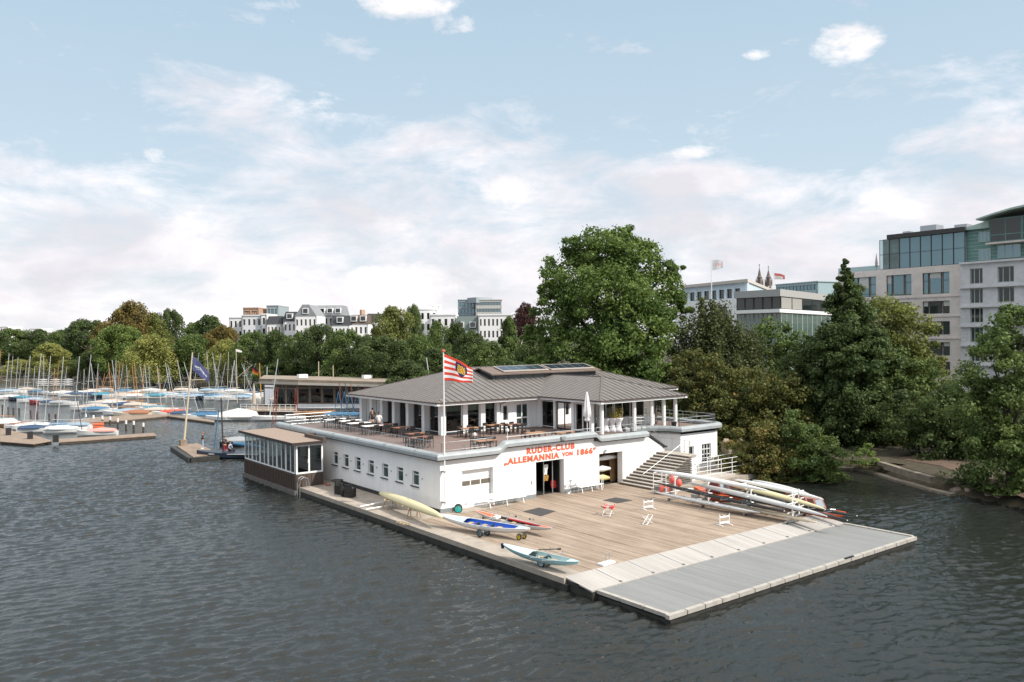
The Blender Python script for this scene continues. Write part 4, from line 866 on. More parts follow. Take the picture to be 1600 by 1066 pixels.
for k in (0, 1): q = MB(); q.path([(-.25+.1*k, .25*k, 0), (-.25+.1*k, .25*k, .75), (-.1+.1*k, .25*k, .95), (.1+.1*k, .25*k, .95), (.25+.1*k, .25*k, .75), (.25+.1*k, .25*k, 0)], .025, 6); q.build('hoop', WPAINT, hr, world=False)
# trestles on the deck
p = at(1013, 796, .6); trestle_small('boat_trestle', 'white boat trestle with dark sling standing near the foot of the stairs', p, rad(-12), group='white trestles on the deck')
p = at(1132, 821, .6); trestle_small('boat_trestle', 'white boat trestle with dark sling standing near the pale ramp', p, rad(-12), group='white trestles on the deck')
p = at(950, 805, .6); folding_stool('folding_trestle', 'white folding trestle with bright red slings in the middle of the deck', p, rad(25), mat('sling_red', (.62, .02, .02), .8))
p = at(1012, 819, .6); folding_stool('folding_trestle', 'collapsed empty white folding trestle in the middle of the deck', p, rad(10), None, w_=.3, h=.5)
p = at(949, 881, .6); o = thing('ramp_footing', 'small white base plate with two short pins beside the ramp corner', 'base plate', (p.x, p.y, .605), .1); q = MB(); q.box(-.55, .4, -.2, .2, 0, .09); q.build('plate', WPAINT, o, world=False)
for x in (-.1, .15): q = MB(); q.tube((x, 0, .09), (x, 0, .5), .02); q.build('pin', STEEL, o, world=False)
for k, (x, y) in enumerate(((806, 808), (828, 812), (833, 813))):
    p = at(x, y, .6); q = MB(); q.lathe((p.x, p.y, .604), [(.06, 0), (.07, .05), (.03, .09)], 8); tag(q.build('deck_cleat', BLACKM), 'small black fitting lying on the deck behind the red boat', 'fitting', 'black fittings on the deck')
# ------------------------------------------------------------------ racks with racing shells
def shell(label, x, ya, yb, z, za, B_, D_, mt, up=False, rigs=False):
    L_ = abs(ya-yb); c = ((x, (ya+yb)/2, (z+za)/2)); o = thing('racing_shell', label, 'racing shell', c)
    o.rotation_euler = (math.atan2(z-za, L_), 0, 0)       # +Y end (far end, ya) at height z
    q = closed_shell(L_, B_, D_, mt)
    if up: q.v = [(a, b, -c_) for a, b, c_ in q.v]
    q.build('hull', mt, o, smooth=True, world=False)
    if not up or rigs:
        for k in range(4):
            y = (-.24+.16*k)*L_
            for s in (-1, 1): q = MB(); q.tube((s*B_*.4, y-.25, 0), (s*(B_*.5+.42), y, -.05), .014, n=5); q.tube((s*B_*.4, y+.25, 0), (s*(B_*.5+.42), y, -.05), .014, n=5); q.build('rigger', STEEL, o, world=False)
    q = MB(); q.lathe((0, -L_/2, 0), [(.03, -.03), (.035, 0), (.03, .03)], 8); q.build('bow_ball', WPAINT, o, world=False)
    return o
shell('longest white shell, on the top tier of the near rack, tip over the stairs', 43.5, 40.2, 30.4, 2.42, 2.34, .52, .32, SHW, up=True)
shell('grey-white shell on the second tier of the near rack reaching out towards the ramp', 43.7, 37.2, 26.6, 1.95, 1.38, .5, .32, SHG, up=True)
shell('black shell on the third tier of the near rack', 43.35, 39.4, 29.2, 1.66, 1.33, .42, .26, SHB)
shell('dark shell sticking out furthest over the ramp beneath the grey-white shell', 44.2, 34.5, 25.6, 1.5, 1.25, .45, .24, SHB, up=True)
shell('white shell on the lowest tier of the near rack above the wheels', 43.1, 39.5, 30.8, 1.06, 1.02, .5, .26, SHW, rigs=True)
shell('white and tan shell low on the near rack reaching the ramp', 43.6, 33.9, 27.2, 1.12, .95, .45, .24, mat('shell_tan', (.58, .49, .36), .35))
shell('white shell on the top tier of the far rack', 45.6, 34.6, 28.0, 2.25, 1.92, .42, .28, SHW, up=True)
shell('second white shell behind the top one on the far rack', 46.2, 33.6, 29.4, 2.28, 2.0, .34, .22, SHG, up=True)
shell('pale yellow shell on the second tier of the far rack', 45.2, 36.5, 27.6, 2.1, 1.42, .55, .34, SHY, up=True)
shell('long black shell at the back of the far rack pointing out over the water', 46.3, 33.0, 26.2, 1.3, 1.12, .5, .28, SHB)
def rackpost(label, x, y, zt, arms, d=.9):
    o = thing('boat_rack', label, 'boat rack', (x, y, .6)); q = MB(); q.box(x-.035, x+.035, y-.035, y+.035, .75, zt); q.build('post', WPAINT, o)
    for z in arms: q = MB(); q.beam((x-d*.6, y, z), (x+d*.6, y, z), .045, .045); q.beam((x, y, z-.25), (x+d*.35, y, z-.03), .03, .03); q.build('arm', WPAINT, o)
    q = MB(); q.box(x-.75, x+.75, y-.05, y+.05, .7, .78); q.build('base_beam', STEEL, o)
    for s in (-1, 1):
        q = MB(); q.rings([[(x+s*.6+dx, y+.09*math.cos(2*math.pi*i/10), .7+.09*math.sin(2*math.pi*i/10)) for i in range(10)] for dx in (-.03, .03)], True, True); q.build('castor', BLACKM, o)
for y, lab in ((38.2, 'rack post nearest the stairs carrying the white shells'), (35.3, 'second rack post from the stairs in the near row'), (31.9, 'third rack post from the stairs in the near row'), (28.9, 'rack post nearest the ramp in the near row')): rackpost(lab, 43.75, y, 2.45, (1.25, 1.8, 2.3) if y < 38 else (1.2, 2.2))
for y, lab in ((33.5, 'far-row rack post nearest the stairs'), (29.6, 'far-row rack post nearest the ramp')): rackpost(lab, 45.5, y, 2.35, (1.25, 1.75, 2.2))
# red and orange kit and motor launches behind the racks
def launch(label, y0_, y1_, x, z, cab, hullc):
    L_ = y0_-y1_; o = thing('motor_launch', label, 'motorboat', (x, (y0_+y1_)/2, z))
    rg = hullrings(L_, 1.7, .6, 16, 8, full=.5, stern=.5, sheer=.2); rg = [[(a, -b, c_) for a, b, c_ in r_] for r_ in rg]
    q = MB(); q.rings(rg, True, True); q.build('hull', hullc, o, smooth=False, world=False)
    q = MB(); q.raw([(-.55, .9, .1), (.55, .9, .1), (.45, .6, .75), (-.45, .6, .75), (-.6, -.4, .1), (.6, -.4, .1), (.5, -.1, .8), (-.5, -.1, .8)], [(0, 1, 2, 3), (7, 6, 5, 4), (0, 3, 7, 4), (1, 5, 6, 2), (3, 2, 6, 7)]); cbn = q.build('cabin', cab, o, world=False)
    q = MB(); q.face([(-.4, -.37, .2), (.4, -.37, .2), (.36, -.16, .7), (-.36, -.16, .7)]); q.face([(-.585, -.25, .22), (-.47, -.05, .7), (-.45, .5, .68), (-.56, .7, .22)]); q.build('windscreen', mat('windscreen', (.25, .32, .36), .1), cbn, world=False)
    q = MB(); q.box(-.5, .5, -L_*.35, -.45, .05, .12); q.build('foredeck', ORG, o, world=False); return o
MAR = mat('maroon_cabin', (.13, .02, .02), .5)
launch('small orange-red motor launch with a windscreen behind the near rack', 37.2, 33.2, 45.0, 1.35, MAR, ORG)
launch('second orange launch with brown cover moored beside the ramp end of the racks', 31.6, 27.6, 47.4, .75, mat('brown_cover', (.24, .10, .08), .7), ORG)
q = MB(); q.raw([(46.6, 31.6, 1.1), (47.6, 31.6, 1.1), (47.6, 29.6, 1.1), (46.6, 29.6, 1.1), (46.9, 31.4, 1.85), (47.3, 31.4, 1.85), (47.3, 30.2, 1.75), (46.9, 30.2, 1.75)], [(0, 1, 5, 4), (1, 2, 6, 5), (2, 3, 7, 6), (3, 0, 4, 7), (4, 5, 6, 7)]); tag(q.build('boat_tarpaulin', mat('brown_cover', (.24, .10, .08), .7)), 'reddish brown tarpaulin tent behind the far rack', 'tarpaulin')
for k, (x, y, z, r_, lab) in enumerate(((1036, 766, 1.1, .28, 'red fender buoy lying left behind the rack end'), (1043, 766, 1.1, .22, 'smaller red fender buoy beside the larger one'), (1051, 749, 1.6, .26, 'upright red float hanging behind the rack end'), (1061, 755, 1.5, .22, 'coral red float hanging right of the upright one'))):
    p = onx(x, y, 44.6+.2*k); q = MB(); q.lathe((p.x, p.y, p.z), [(r_*.3, -r_*1.2), (r_*.9, -r_*.6), (r_, 0), (r_*.8, r_*.8), (r_*.2, r_*1.4)], 12); tag(q.build('red_buoy', mat('buoy_red', (.75, .12, .09), .5), smooth=True), lab, 'buoy')
q = MB()
for k in range(5): q.box(44.1+.1*k, 44.3+.1*k, 34+.7*k, 34.6+.7*k, .62, .8+.05*k)
tag(q.build('rigger_pile', STEEL), 'pile of loose metal riggers on the deck under the racks', 'riggers')
gr = thing('kit_cage', 'white tubular cage trolley standing at the foot of the stairs beside the racks', 'cage trolley', (44.9, 40.2, .6))
for y in (39.6, 40.8):
    for x in (44.4, 45.3): q = MB(); q.tube((x, y, .6), (x, y, 2.1), .03); q.build('post', WPAINT, gr)
for z in (.8, 1.45, 2.1):
    q = MB(); q.path([(44.4, 39.6, z), (45.3, 39.6, z), (45.3, 40.8, z), (44.4, 40.8, z), (44.4, 39.6, z)], .025, 6); q.build('frame_bar', WPAINT, gr)
q = MB(); q.box(44.45, 45.25, 39.65, 40.75, .65, 1.1); q.build('load', mat('grey_load', (.2, .19, .17), .8, var=.4, vscale=4), gr)
# gangway to the shore
gw = thing('gangway', 'white railed gangway leading from the clubhouse side to the wooded bank', 'gangway', (54, 43, .6))
q = MB(); q.box(49.3, 57.9, 41.9, 43.3, .62, .72); q.beam((49.3, 41.85, .6), (57.9, 41.85, .6), .08, .22); q.build('walkway', mat('pale_walkway', (.45, .42, .38), .8), gw)
for y in (41.9, 43.3):
    for k in range(7):
        a = 49.4+k*1.4; q = MB(); q.tube((a, y, .7), (a, y, 2.05), .03); q.build('post', WPAINT, gw)
    for z in (.95, 1.3, 1.65, 2.05):
        q = MB(); q.tube((49.4, y, z), (57.8, y, z), .022); q.build('rail_bar', WPAINT, gw)
# ------------------------------------------------------------------ terrace furniture
TF = TZ+.0; ORW = mat('orange_wood_top', (.36, .19, .10), .5, var=.15, vscale=3); BRW = mat('brown_wood_top', (.22, .09, .05), .5, var=.15); WTOP = mat('white_tablecloth', (.80, .77, .76), .8)
def table(mt, L_=1.6, W_=.8, name='terrace_table'):
    o = thing(name, 'x', 'table'); q = MB(); q.box(-L_/2, L_/2, -W_/2, W_/2, .71, .75); q.build('tabletop', mt, o, world=False)
    for s in (-1, 1):
        for t_ in (-1, 1): q = MB(); q.box(s*(L_/2-.08)-.025, s*(L_/2-.08)+.025, t_*(W_/2-.08)-.025, t_*(W_/2-.08)+.025, 0, .71); q.build('leg', BLACKM, o, world=False)
    return o
def chair():
    o = thing('terrace_chair', 'x', 'chair'); q = MB(); q.box(-.22, .22, -.22, .22, .43, .46); q.build('seat', BLACKM, o, world=False)
    q = MB(); q.box(-.22, .22, .19, .22, .62, .86); q.build('backrest', BLACKM, o, world=False)
    for s in (-1, 1):
        q = MB(); q.box(s*.23-.015, s*.23+.015, -.22, .22, .64, .67); q.build('armrest', BLACKM, o, world=False)
        for t_ in (-1, 1): q = MB(); q.box(s*.22-.018, s*.22+.018, t_*.21-.018, t_*.21+.018, 0, .86 if t_ > 0 else .64); q.build('leg', BLACKM, o, world=False)
    return o
T_or, T_br, T_wh, CH = table(ORW), table(BRW), table(WTOP, 2.0, .8), chair()
used = {}
def put(src, loc, rz, label, group):
    if src.name in used: return dup(src, loc, rz, label, group)
    used[src.name] = 1; src.location = loc; src.rotation_euler = (0, 0, rz); src['label'] = label; src['group'] = group; return src
tb = [((655, 683), T_br, 0, 'brown-topped table nearest the terrace corner behind the railing'), ((735, 668.5), T_or, 0, 'orange-brown table just right of the flagpole on the terrace'), ((774, 663.5), T_or, 0, 'orange-brown table left of the double door on the terrace'), ((802, 663), T_br, 0, 'brown table nearest the double door on the terrace'),
      ((836, 676), T_or, 0, 'orange-topped table close behind the front coping left of the umbrella'), ((884, 675.5), T_or, 0, 'orange-topped table close behind the coping right under the umbrella'), ((758, 688), T_or, 0, 'low orange-topped table behind the curved railing'),
      ((629, 667.5), T_br, 0, 'dark brown table beside the left colonnade, second from the standing people'), ((603, 663), T_br, 0, 'dark brown table beside the left colonnade next to the standing people'), ((651, 677), T_br, 0, 'dark brown table near the corner column of the left colonnade'),
      ((548, 657), T_wh, 0, 'white-clothed long table farthest along the left side of the terrace'), ((561, 660.5), T_wh, 0, 'white-clothed long table second farthest on the left side of the terrace'), ((584, 664.7), T_wh, 0, 'white-clothed long table beside the man in the white shirt'), ((524, 655), T_wh, 0, 'white-clothed long table at the far left rail of the terrace')]
co = {'white': 'white-clothed', }
for i, ((x, y), src, rz, lab) in enumerate(tb):
    p = at(x, y, TF+.75); put(src, (p.x, p.y, TF+.005), rz, lab, 'tables on the terrace')
    L2 = 1.6
    sp = [(-.45, -.62, math.pi), (.45, -.62, math.pi), (-.45, .62, 0), (.45, .62, 0)] if src is not T_wh else [(-.6, .62, 0), (.2, .62, 0), (-.2, -.62, math.pi)]
    if i in (6, 4): sp = sp[2:]
    for j, (dx, dy, cr) in enumerate(sp):
        put(CH, (p.x+dx, p.y+dy, TF+.005), cr, 'black chair at '+lab, 'black chairs at the terrace tables')
p = ony(917.5, 670, 46.9); TU = ony(917.5, 612, 46.9).z-TF; um = thing('closed_parasol', 'closed white parasol standing on the terrace above the club name', 'parasol', (p.x, p.y, TF))
q = MB(); q.tube((p.x, p.y, TF), (p.x, p.y, TF+TU), .03); q.build('pole', WPAINT, um)
q = MB(); q.rings([[(p.x+r_*(1+.25*math.cos(6*t_))*math.cos(t_), p.y+r_*(1+.25*math.cos(6*t_))*math.sin(t_), TF+TU*z) for t_ in (2*math.pi*k/36 for k in range(36))] for z, r_ in ((.36, .14), (.40, .20), (.44, .13), (.48, .27), (.6, .25), (.8, .16), (.97, .06), (1.0, .02))], True, True); q.build('folded_canopy', WTOP, um, smooth=True)
q = MB(); q.box(p.x-.35, p.x+.35, p.y-.35, p.y+.35, TF+.003, TF+.08); q.build('base', PLINTH, um)
ct = None
for x, lab in ((946.5, 'left one of three white-draped standing tables beside the bamboo'), (957.5, 'middle one of three white-draped standing tables beside the bamboo'), (966.5, 'right one of three white-draped standing tables beside the bamboo')):
    p = at(x, 675, TF)
    if ct is None:
        ct = thing('standing_table', lab, 'table', (p.x, p.y, TF), 0, 'white-draped standing tables'); q = MB()
        q.rings([[(r_*(1+.06*math.cos(4*t_))*math.cos(t_), r_*(1+.06*math.cos(4*t_))*math.sin(t_), z) for t_ in (2*math.pi*k/24 for k in range(24))] for z, r_ in ((.02, .40), (.25, .27), (.6, .19), (.9, .28), (1.08, .40), (1.12, .40))], True, True); q.build('stretch_cover', mat('white_stretch', (.80, .78, .80), .6), ct, smooth=True, world=False)
        q = MB(); q.lathe((0, 0, 0), [(.41, 1.12), (.41, 1.14)], 24); q.build('tabletop', WTOP, ct, world=False)
    else: dup(ct, (p.x, p.y, TF), 0, lab)
p = at(973, 675, TF); bp = thing('potted_bamboo', 'yellow-green bamboo in a dark tub beside the white standing tables', 'potted plant', (p.x-.3, p.y+.5, TF))
q = MB(); q.lathe((0, 0, 0), [(.22, 0), (.32, .5), (.3, .52)], 14); q.build('tub', BLACKM, bp, world=False)
BAMB = mat('bamboo_leaf', (.38, .31, .08), .7, var=.35, vscale=5)
rb = random.Random(5); q = MB(); qs = MB()
for i in range(26):
    a = rb.uniform(0, 6.28); r_ = rb.uniform(.05, .8); top = Vector((math.cos(a)*r_, math.sin(a)*r_, rb.uniform(1.3, 2.15))); qs.tube((math.cos(a)*.1, math.sin(a)*.1, .5), top, .012, .005, 4)
    for j in range(38):
        t_ = rb.uniform(.3, 1.02); c_ = Vector((math.cos(a)*.1, math.sin(a)*.1, .5)).lerp(top, t_)+Vector((rb.gauss(0, .1), rb.gauss(0, .1), rb.gauss(0, .08))); d_ = Vector((rb.gauss(0, 1), rb.gauss(0, 1), rb.gauss(-.3, .8))).normalized()*.11; s_ = d_.cross(Vector((rb.gauss(0, 1), rb.gauss(0, 1), 1))).normalized()*.018
        q.face([c_-s_, c_+d_*.5-s_*1.4, c_+d_, c_+d_*.5+s_*1.4])
q.build('leaves', BAMB, bp, world=False); qs.build('stems', mat('bamboo_stem', (.35, .28, .1), .6), bp, world=False)
p = at(1066, 668, TF); q = MB(); q.lathe((p.x-.6, p.y+.4, TF), [(.2, .1), (.26, .5), (.22, .52)], 12); tag(q.build('planter', BLACKM), 'small dark planter at the foot of the rightmost round column', 'planter')
p = at(760, 692, TF); q = MB(); q.rings([[(p.x+.95*r_*math.cos(t_), p.y+.1+.45*r_*math.sin(t_), TF+z) for t_ in (2*math.pi*k/24 for k in range(24))] for z, r_ in ((.02, .8), (.35, 1), (.4, .95), (.36, .7), (.33, .02))], True, True); tag(q.build('dark_oval', BLACKM), 'black oval put in for the dark inside the curved railing on the terrace', 'oval')  # black oval put in where the inside of the curved railing looks dark
for x, y, lab in ((793, 684, 'small white lamp on a stand on the raised coping left of the sign'), (742, 691, 'white floodlight on the terrace behind the curved railing')):
    p = at(x, y, TF+.3); o = thing('terrace_lamp', lab, 'lamp', (p.x, p.y, TF)); q = MB(); q.tube((0, 0, 0), (0, 0, .75), .025); q.build('stand', WPAINT, o, world=False); q = MB(); q.lathe((0, 0, .75), [(.05, 0), (.13, .05), (.11, .2), (.03, .25)], 10); q.build('lamp_head', WPAINT, o, world=False)
fl_ = thing('facade_floodlight', 'grey box floodlight clamped on the coping above the letters RUDER-CLUB', 'floodlight', (39.0, 44.7, 4.8)); q = MB(); q.box(38.8, 39.2, 44.45, 44.7, 4.62, 4.82); q.build('housing', PLINTH, fl_); q = MB(); q.box(38.7, 39.9, 44.8, 44.86, 4.9, 4.94); q.tube((39.0, 44.8, 4.6), (39.0, 44.8, 4.95), .03); q.build('arm', PLINTH, fl_)
# ------------------------------------------------------------------ people
SKIN = mat('skin', (.55, .33, .24), .6); HAIRD = mat('hair_dark', (.03, .02, .015), .8)
def skinmesh(name, pts, edges, root, mt, parent, sub=1):
    me = bpy.data.meshes.new(name); me.from_pydata([p for p, r_ in pts], edges, []); me.materials.append(mt); o = bpy.data.objects.new(name, me); C.objects.link(o); o.parent = parent
    sk = o.modifiers.new('skin', 'SKIN'); sk.use_smooth_shade = True
    for i, (p, r_) in enumerate(pts): v = me.skin_vertices[0].data[i]; v.radius = r_ if isinstance(r_, tuple) else (r_, r_); v.use_root = (i == root)
    sb = o.modifiers.new('sub', 'SUBSURF'); sb.levels = sb.render_levels = sub
    dg = bpy.context.evaluated_depsgraph_get(); dg.update(); ev = bpy.data.meshes.new_from_object(o.evaluated_get(dg)); o.modifiers.clear(); o.data = ev; ev.materials.clear(); ev.materials.append(mt)
    return o
def person(label, loc, rz, top, legs, hair=HAIRD, arms='down', s=1.0, lean=0, sitting=False, bag=None):
    o = thing('person', label, 'person', loc, rz); H_ = s
    kn = .48*s; hp = .92*s; sh = 1.42*s; K_ = {}
    pts = []; ed = []
    def a(p, r_, par=None):
        pts.append(((p[0], p[1]-lean*max(0, p[2]-hp), p[2]), r_)); i = len(pts)-1
        if par is not None: ed.append((par, i))
        return i
    pel = a((0, 0, hp), (.14, .11)); ch_ = a((0, 0, 1.22*s), (.155, .11), pel); nk = a((0, 0, 1.47*s), (.055, .055), ch_); he = a((0, -.015, 1.58*s), (.07, .085), nk); ht = a((0, -.01, 1.70*s), (.07, .085), he); a((0, .0, 1.755*s), (.04, .045), ht)
    arm = {}
    for sgn in (-1, 1):
        if sitting: k_ = a((sgn*.11, -.42, hp-.02), .075, a((sgn*.1, -.05, hp-.03), .09, pel)); f_ = a((sgn*.11, -.44, hp-.42), .05, k_); a((sgn*.11, -.58, hp-.46), .04, f_)
        else: k_ = a((sgn*.105, -.01, kn), .06, a((sgn*.1, 0, hp-.12), .088, pel)); f_ = a((sgn*.12, .02, .07), .042, k_); a((sgn*.13, -.15, .035), .035, f_)
        s0 = a((sgn*.19, 0, sh-.02), .055, ch_)
        if arms == 'down': e_ = (sgn*.25, .02, 1.14*s); w_ = (sgn*.25, -.08, .9*s)
        elif arms == 'front': e_ = (sgn*.25, -.02, 1.15*s); w_ = (sgn*.1, -.25, 1.15*s)
        else: e_ = (sgn*.26, .02, 1.16*s); w_ = (sgn*.16, -.22, .98*s)
        e = a(e_, .042, s0); w2 = a(w_, .028, e); d = (Vector(w_)-Vector(e_)).normalized(); pm = Vector(w_)+d*.07; a(tuple(pm), (.035, .02), w2); arm[sgn] = (e_, w_, d, pm)
    body = skinmesh('body', pts, ed, pel, SKIN, o)
    q = MB()
    for sgn in (-1, 1):
        e_, w_, d, pm = arm[sgn]; sd_ = d.cross(Vector((0, 0, 1))).normalized() if abs(d.z) < .9 else Vector((0, 1, 0))
        for k, ln in enumerate((.065, .075, .07, .055)):
            b_ = pm+sd_*(.027*(k-1.5)/1.5)+d*.02; b_ = Vector((b_.x, b_.y-lean*max(0, b_.z-hp), b_.z)); q.path([b_, b_+d*ln*.6, b_+d*ln*.95+Vector((-sgn*.015, 0, 0))], [.009, .008, .006], 5)
        b_ = pm-d*.03+sd_*.03; b_ = Vector((b_.x, b_.y-lean*max(0, b_.z-hp), b_.z)); q.path([b_, b_+sd_*.03+d*.02, b_+sd_*.035+d*.05], [.011, .009, .007], 5)
    b2_ = q; me2 = q.build('fingers', SKIN, body, smooth=True, world=False)
    def L_(p): return (p[0], p[1]-lean*max(0, p[2]-hp), p[2])
    q = MB(); q.path([L_((0, -.095, 1.60*s)), L_((0, -.12, 1.585*s)), L_((0, -.1, 1.565*s))], [.01, .016, .01], 6); q.build('nose', SKIN, body, world=False)
    q = MB(); [q.box(sx-.012, sx+.012, -.098-lean*.7, -.088-lean*.7, 1.612*s, 1.626*s) for sx in (-.032, .032)]; q.box(-.025, .025, -.095-lean*.65, -.085-lean*.65, 1.535*s, 1.543*s); q.build('eyes_and_mouth', HAIRD, body, world=False)
    for sx in (-1, 1): q = MB(); q.path([L_((sx*.075, 0, 1.58*s)), L_((sx*.088, .01, 1.605*s)), L_((sx*.078, .01, 1.63*s))], [.01, .014, .008], 5); q.build('ear', SKIN, body, world=False)
    q = MB(); q.rings([[L_((.088*r_*math.cos(t_), .012+.1*r_*math.sin(t_)+(.01 if z < 1.7 else 0), z*s)) for t_ in (2*math.pi*k/14 for k in range(14))] for z, r_ in ((1.655, 1.0), (1.70, 1.03), (1.745, .85), (1.775, .4))], True, True); q.path([L_((0, .07, 1.56*s)), L_((0, .075, 1.66*s))], [.055, .07], 8); q.build('hair', hair, o, smooth=True, world=False)
    tp = []; te = []
    def t(p, r_, par=None):
        tp.append((L_(p), r_)); i = len(tp)-1
        if par is not None: te.append((par, i))
        return i
    c0 = t((0, 0, .9*s), (.165, .13)); c1 = t((0, 0, 1.2*s), (.175, .13), c0); c2_ = t((0, 0, 1.4*s), (.13, .1), c1); t((0, 0, 1.46*s), (.07, .07), c2_)
    for sgn in (-1, 1):
        s0 = t((sgn*.19, 0, sh-.03), .068, c2_); e = t(arm[sgn][0], .055, s0); t(tuple(Vector(arm[sgn][0]).lerp(Vector(arm[sgn][1]), .9)), .042, e)
    skinmesh('jacket', tp, te, c0, top, o)
    tp = []; te = []; r0 = t((0, 0, hp), (.155, .125))
    for sgn in (-1, 1):
        if sitting: k_ = t((sgn*.11, -.42, hp-.02), .09, t((sgn*.1, -.05, hp-.03), .1, r0)); t((sgn*.11, -.44, hp-.38), .062, k_)
        else: k_ = t((sgn*.105, -.01, kn), .072, t((sgn*.1, 0, hp-.12), .1, r0)); t((sgn*.12, .02, .1), .058, k_)
    skinmesh('trousers', tp, te, r0, legs, o)
    q = MB()
    for sgn in (-1, 1):
        if not sitting: q.box(sgn*.125-.05, sgn*.125+.05, -.2, .08, 0, .075)
    if q.v: q.build('shoes', BLACKM if legs is not JEANS else WPAINT, o, world=False)
    return o
JEANS = mat('pale_jeans', (.30, .42, .55), .8); DKC = mat('dark_cloth', (.015, .016, .02), .85); KHK = mat('beige_cloth', (.42, .36, .30), .85); DJN = mat('dark_jeans', (.02, .03, .05), .85); RDC = mat('dark_red_cloth', (.30, .015, .015), .8); OLV = mat('olive_cloth', (.06, .055, .035), .85)
facecam = math.atan2(-FWD.x, FWD.y)
p = at(592, 676, TF); person('man in a white shirt and dark trousers standing at the white-clothed table on the terrace', (p.x, p.y, TF), facecam+2.8+.3, WTOP, DJN, mat('hair_brown', (.06, .035, .02), .8), 'front')
p = at(582, 673, TF); person('person in a dark coat seen from behind left of the white-shirted man', (p.x, p.y, TF), facecam+.2, DKC, KHK, mat('hair_grey', (.3, .2, .15), .8), 'down')
p = at(590, 670, TF); person('dark-haired person in olive jacket standing behind the other two on the terrace', (p.x+.1, p.y+1.1, TF), facecam+2.9, OLV, DKC, HAIRD, 'half')
# ------------------------------------------------------------------ marina
def pdep(px, py, dist): p = atd(px, dist); return Vector((p.x, p.y, zat(px, py, dist)))
def fdist(p): return p[0]*FWD.x+p[1]*FWD.y
ALU = mat('mast_aluminium', (.50, .50, .495), .35); WOODM = mat('mast_orange_wood', (.55, .26, .09), .45); PALEM = mat('mast_pale_wood', (.60, .50, .36), .5); DKM = mat('mast_dark', (.05, .05, .055), .5); REDM = mat('mast_red_brown', (.22, .06, .04), .5)
HC = {'white': mat('boat_white', (.66, .65, .63), .3), 'cream': mat('boat_cream', (.62, .53, .42), .4), 'wood': mat('boat_wood', (.40, .19, .08), .4), 'red': mat('boat_dull_red', (.33, .04, .04), .4), 'navy': mat('boat_navy', (.02, .03, .05), .35), 'grey': mat('boat_grey', (.36, .36, .36), .4), 'orange': mat('boat_orange', (.75, .16, .06), .4)}
CC = {'blue': mat('cover_blue', (.05, .15, .26), .8), 'teal': mat('cover_teal', (.05, .20, .27), .8), 'pale blue': mat('cover_pale_blue', (.26, .34, .41), .8), 'navy': mat('cover_navy', (.035, .07, .13), .8), 'white': mat('cover_white', (.60, .585, .57), .8), 'beige': mat('cover_beige', (.46, .39, .33), .8), 'pink': mat('cover_pink', (.62, .30, .26), .8), 'brown': mat('cover_brown', (.30, .13, .07), .8), 'red': mat('cover_red', (.62, .10, .06), .8), 'grey': mat('cover_grey', (.30, .31, .32), .8)}
HM = {}
def sailboat(label, p, L_, rz, hull, cover, mast_top=None, mastm=ALU, moff=None, name='sailing_dinghy', cat='sailing dinghy', B_=None, boom=True, grp=None, ridge=.48, mr=.045):
    B_ = B_ or L_*.27; o = thing(name, label, cat, (p[0], p[1], 0), rz, grp)
    key = ('h', round(L_, 1), hull)
    def add(nm, k_, mk):
        if k_ in HM: ob = bpy.data.objects.new(nm, HM[k_]); C.objects.link(ob); ob.parent = o; return ob
        ob = mk(); HM[k_] = ob.data; return ob
    def mkh():
        rg = []
        for i in range(13):
            t_ = i/12; w_ = min(1, (.62+.5*t_) if t_ < .7 else 1)*(1 if t_ < .55 else max(.02, math.cos((t_-.55)/.45*math.pi/2))**.8); y = (t_-.5)*L_; s_ = .58+.2*t_*t_
            rg.append([(B_/2*w_*x, y, z) for x, z in ((1, s_), (.96, .2), (.7, -.05), (0, -.15), (-.7, -.05), (-.96, .2), (-1, s_), (0, s_+.05))])
        q = MB(); q.rings(rg, True, True); return q.build('hull', HC[hull], o, world=False)
    add('hull', key, mkh)
    def mkc():
        rg = []
        for i in range(7):
            t_ = i/6; y = (-.46+.72*t_)*L_; zr_ = .68+ridge*(1-abs(t_-.45)*1.1)*(L_/6); w_ = (.36, .42, .46, .47, .45, .36, .2)[i]*B_*1.04
            rg.append([(w_, y, .55), (w_*.98, y, .69), (.05, y, zr_), (-.05, y, zr_), (-w_*.98, y, .69), (-w_, y, .55)])
        q = MB(); q.rings(rg, True, True); return q.build('cover', CC[cover], o, world=False)
    if cover: add('cover', ('c', round(L_, 1), cover, ridge), mkc)
    if mast_top is not None:
        m0 = WM(o) @ Vector((0, L_*.12, .5)) if moff is None else Vector((p[0], p[1], .5))+RGT*max(-.38*L_, min(.38*L_, moff)); q = MB(); q.path([m0, mast_top], [mr, mr*.75], 6); q.tube(m0.lerp(mast_top, .62)-RGT*.45, m0.lerp(mast_top, .62)+RGT*.45, .02, n=4); q.build('mast', mastm, o)
        q = MB(); q.tube(mast_top.lerp(m0, .15), m0+RGT*.8, .012, n=3); q.tube(mast_top.lerp(m0, .15), m0-RGT*.8, .012, n=3); q.tube(mast_top.lerp(m0, .1), m0+FWD*.2+RGT*L_*.35, .012, n=3); q.build('rigging', STEEL, o)
        if boom: q = MB(); q.tube((0, L_*.12, 1.35), (0, -L_*.42, 1.25), .05, n=6); q.build('boom', mastm, o, world=False)
    return o
RZ = math.atan2(-RGT.x, RGT.y)   # heading along the camera's right
W_, B__, O_ = ALU, PALEM, WOODM
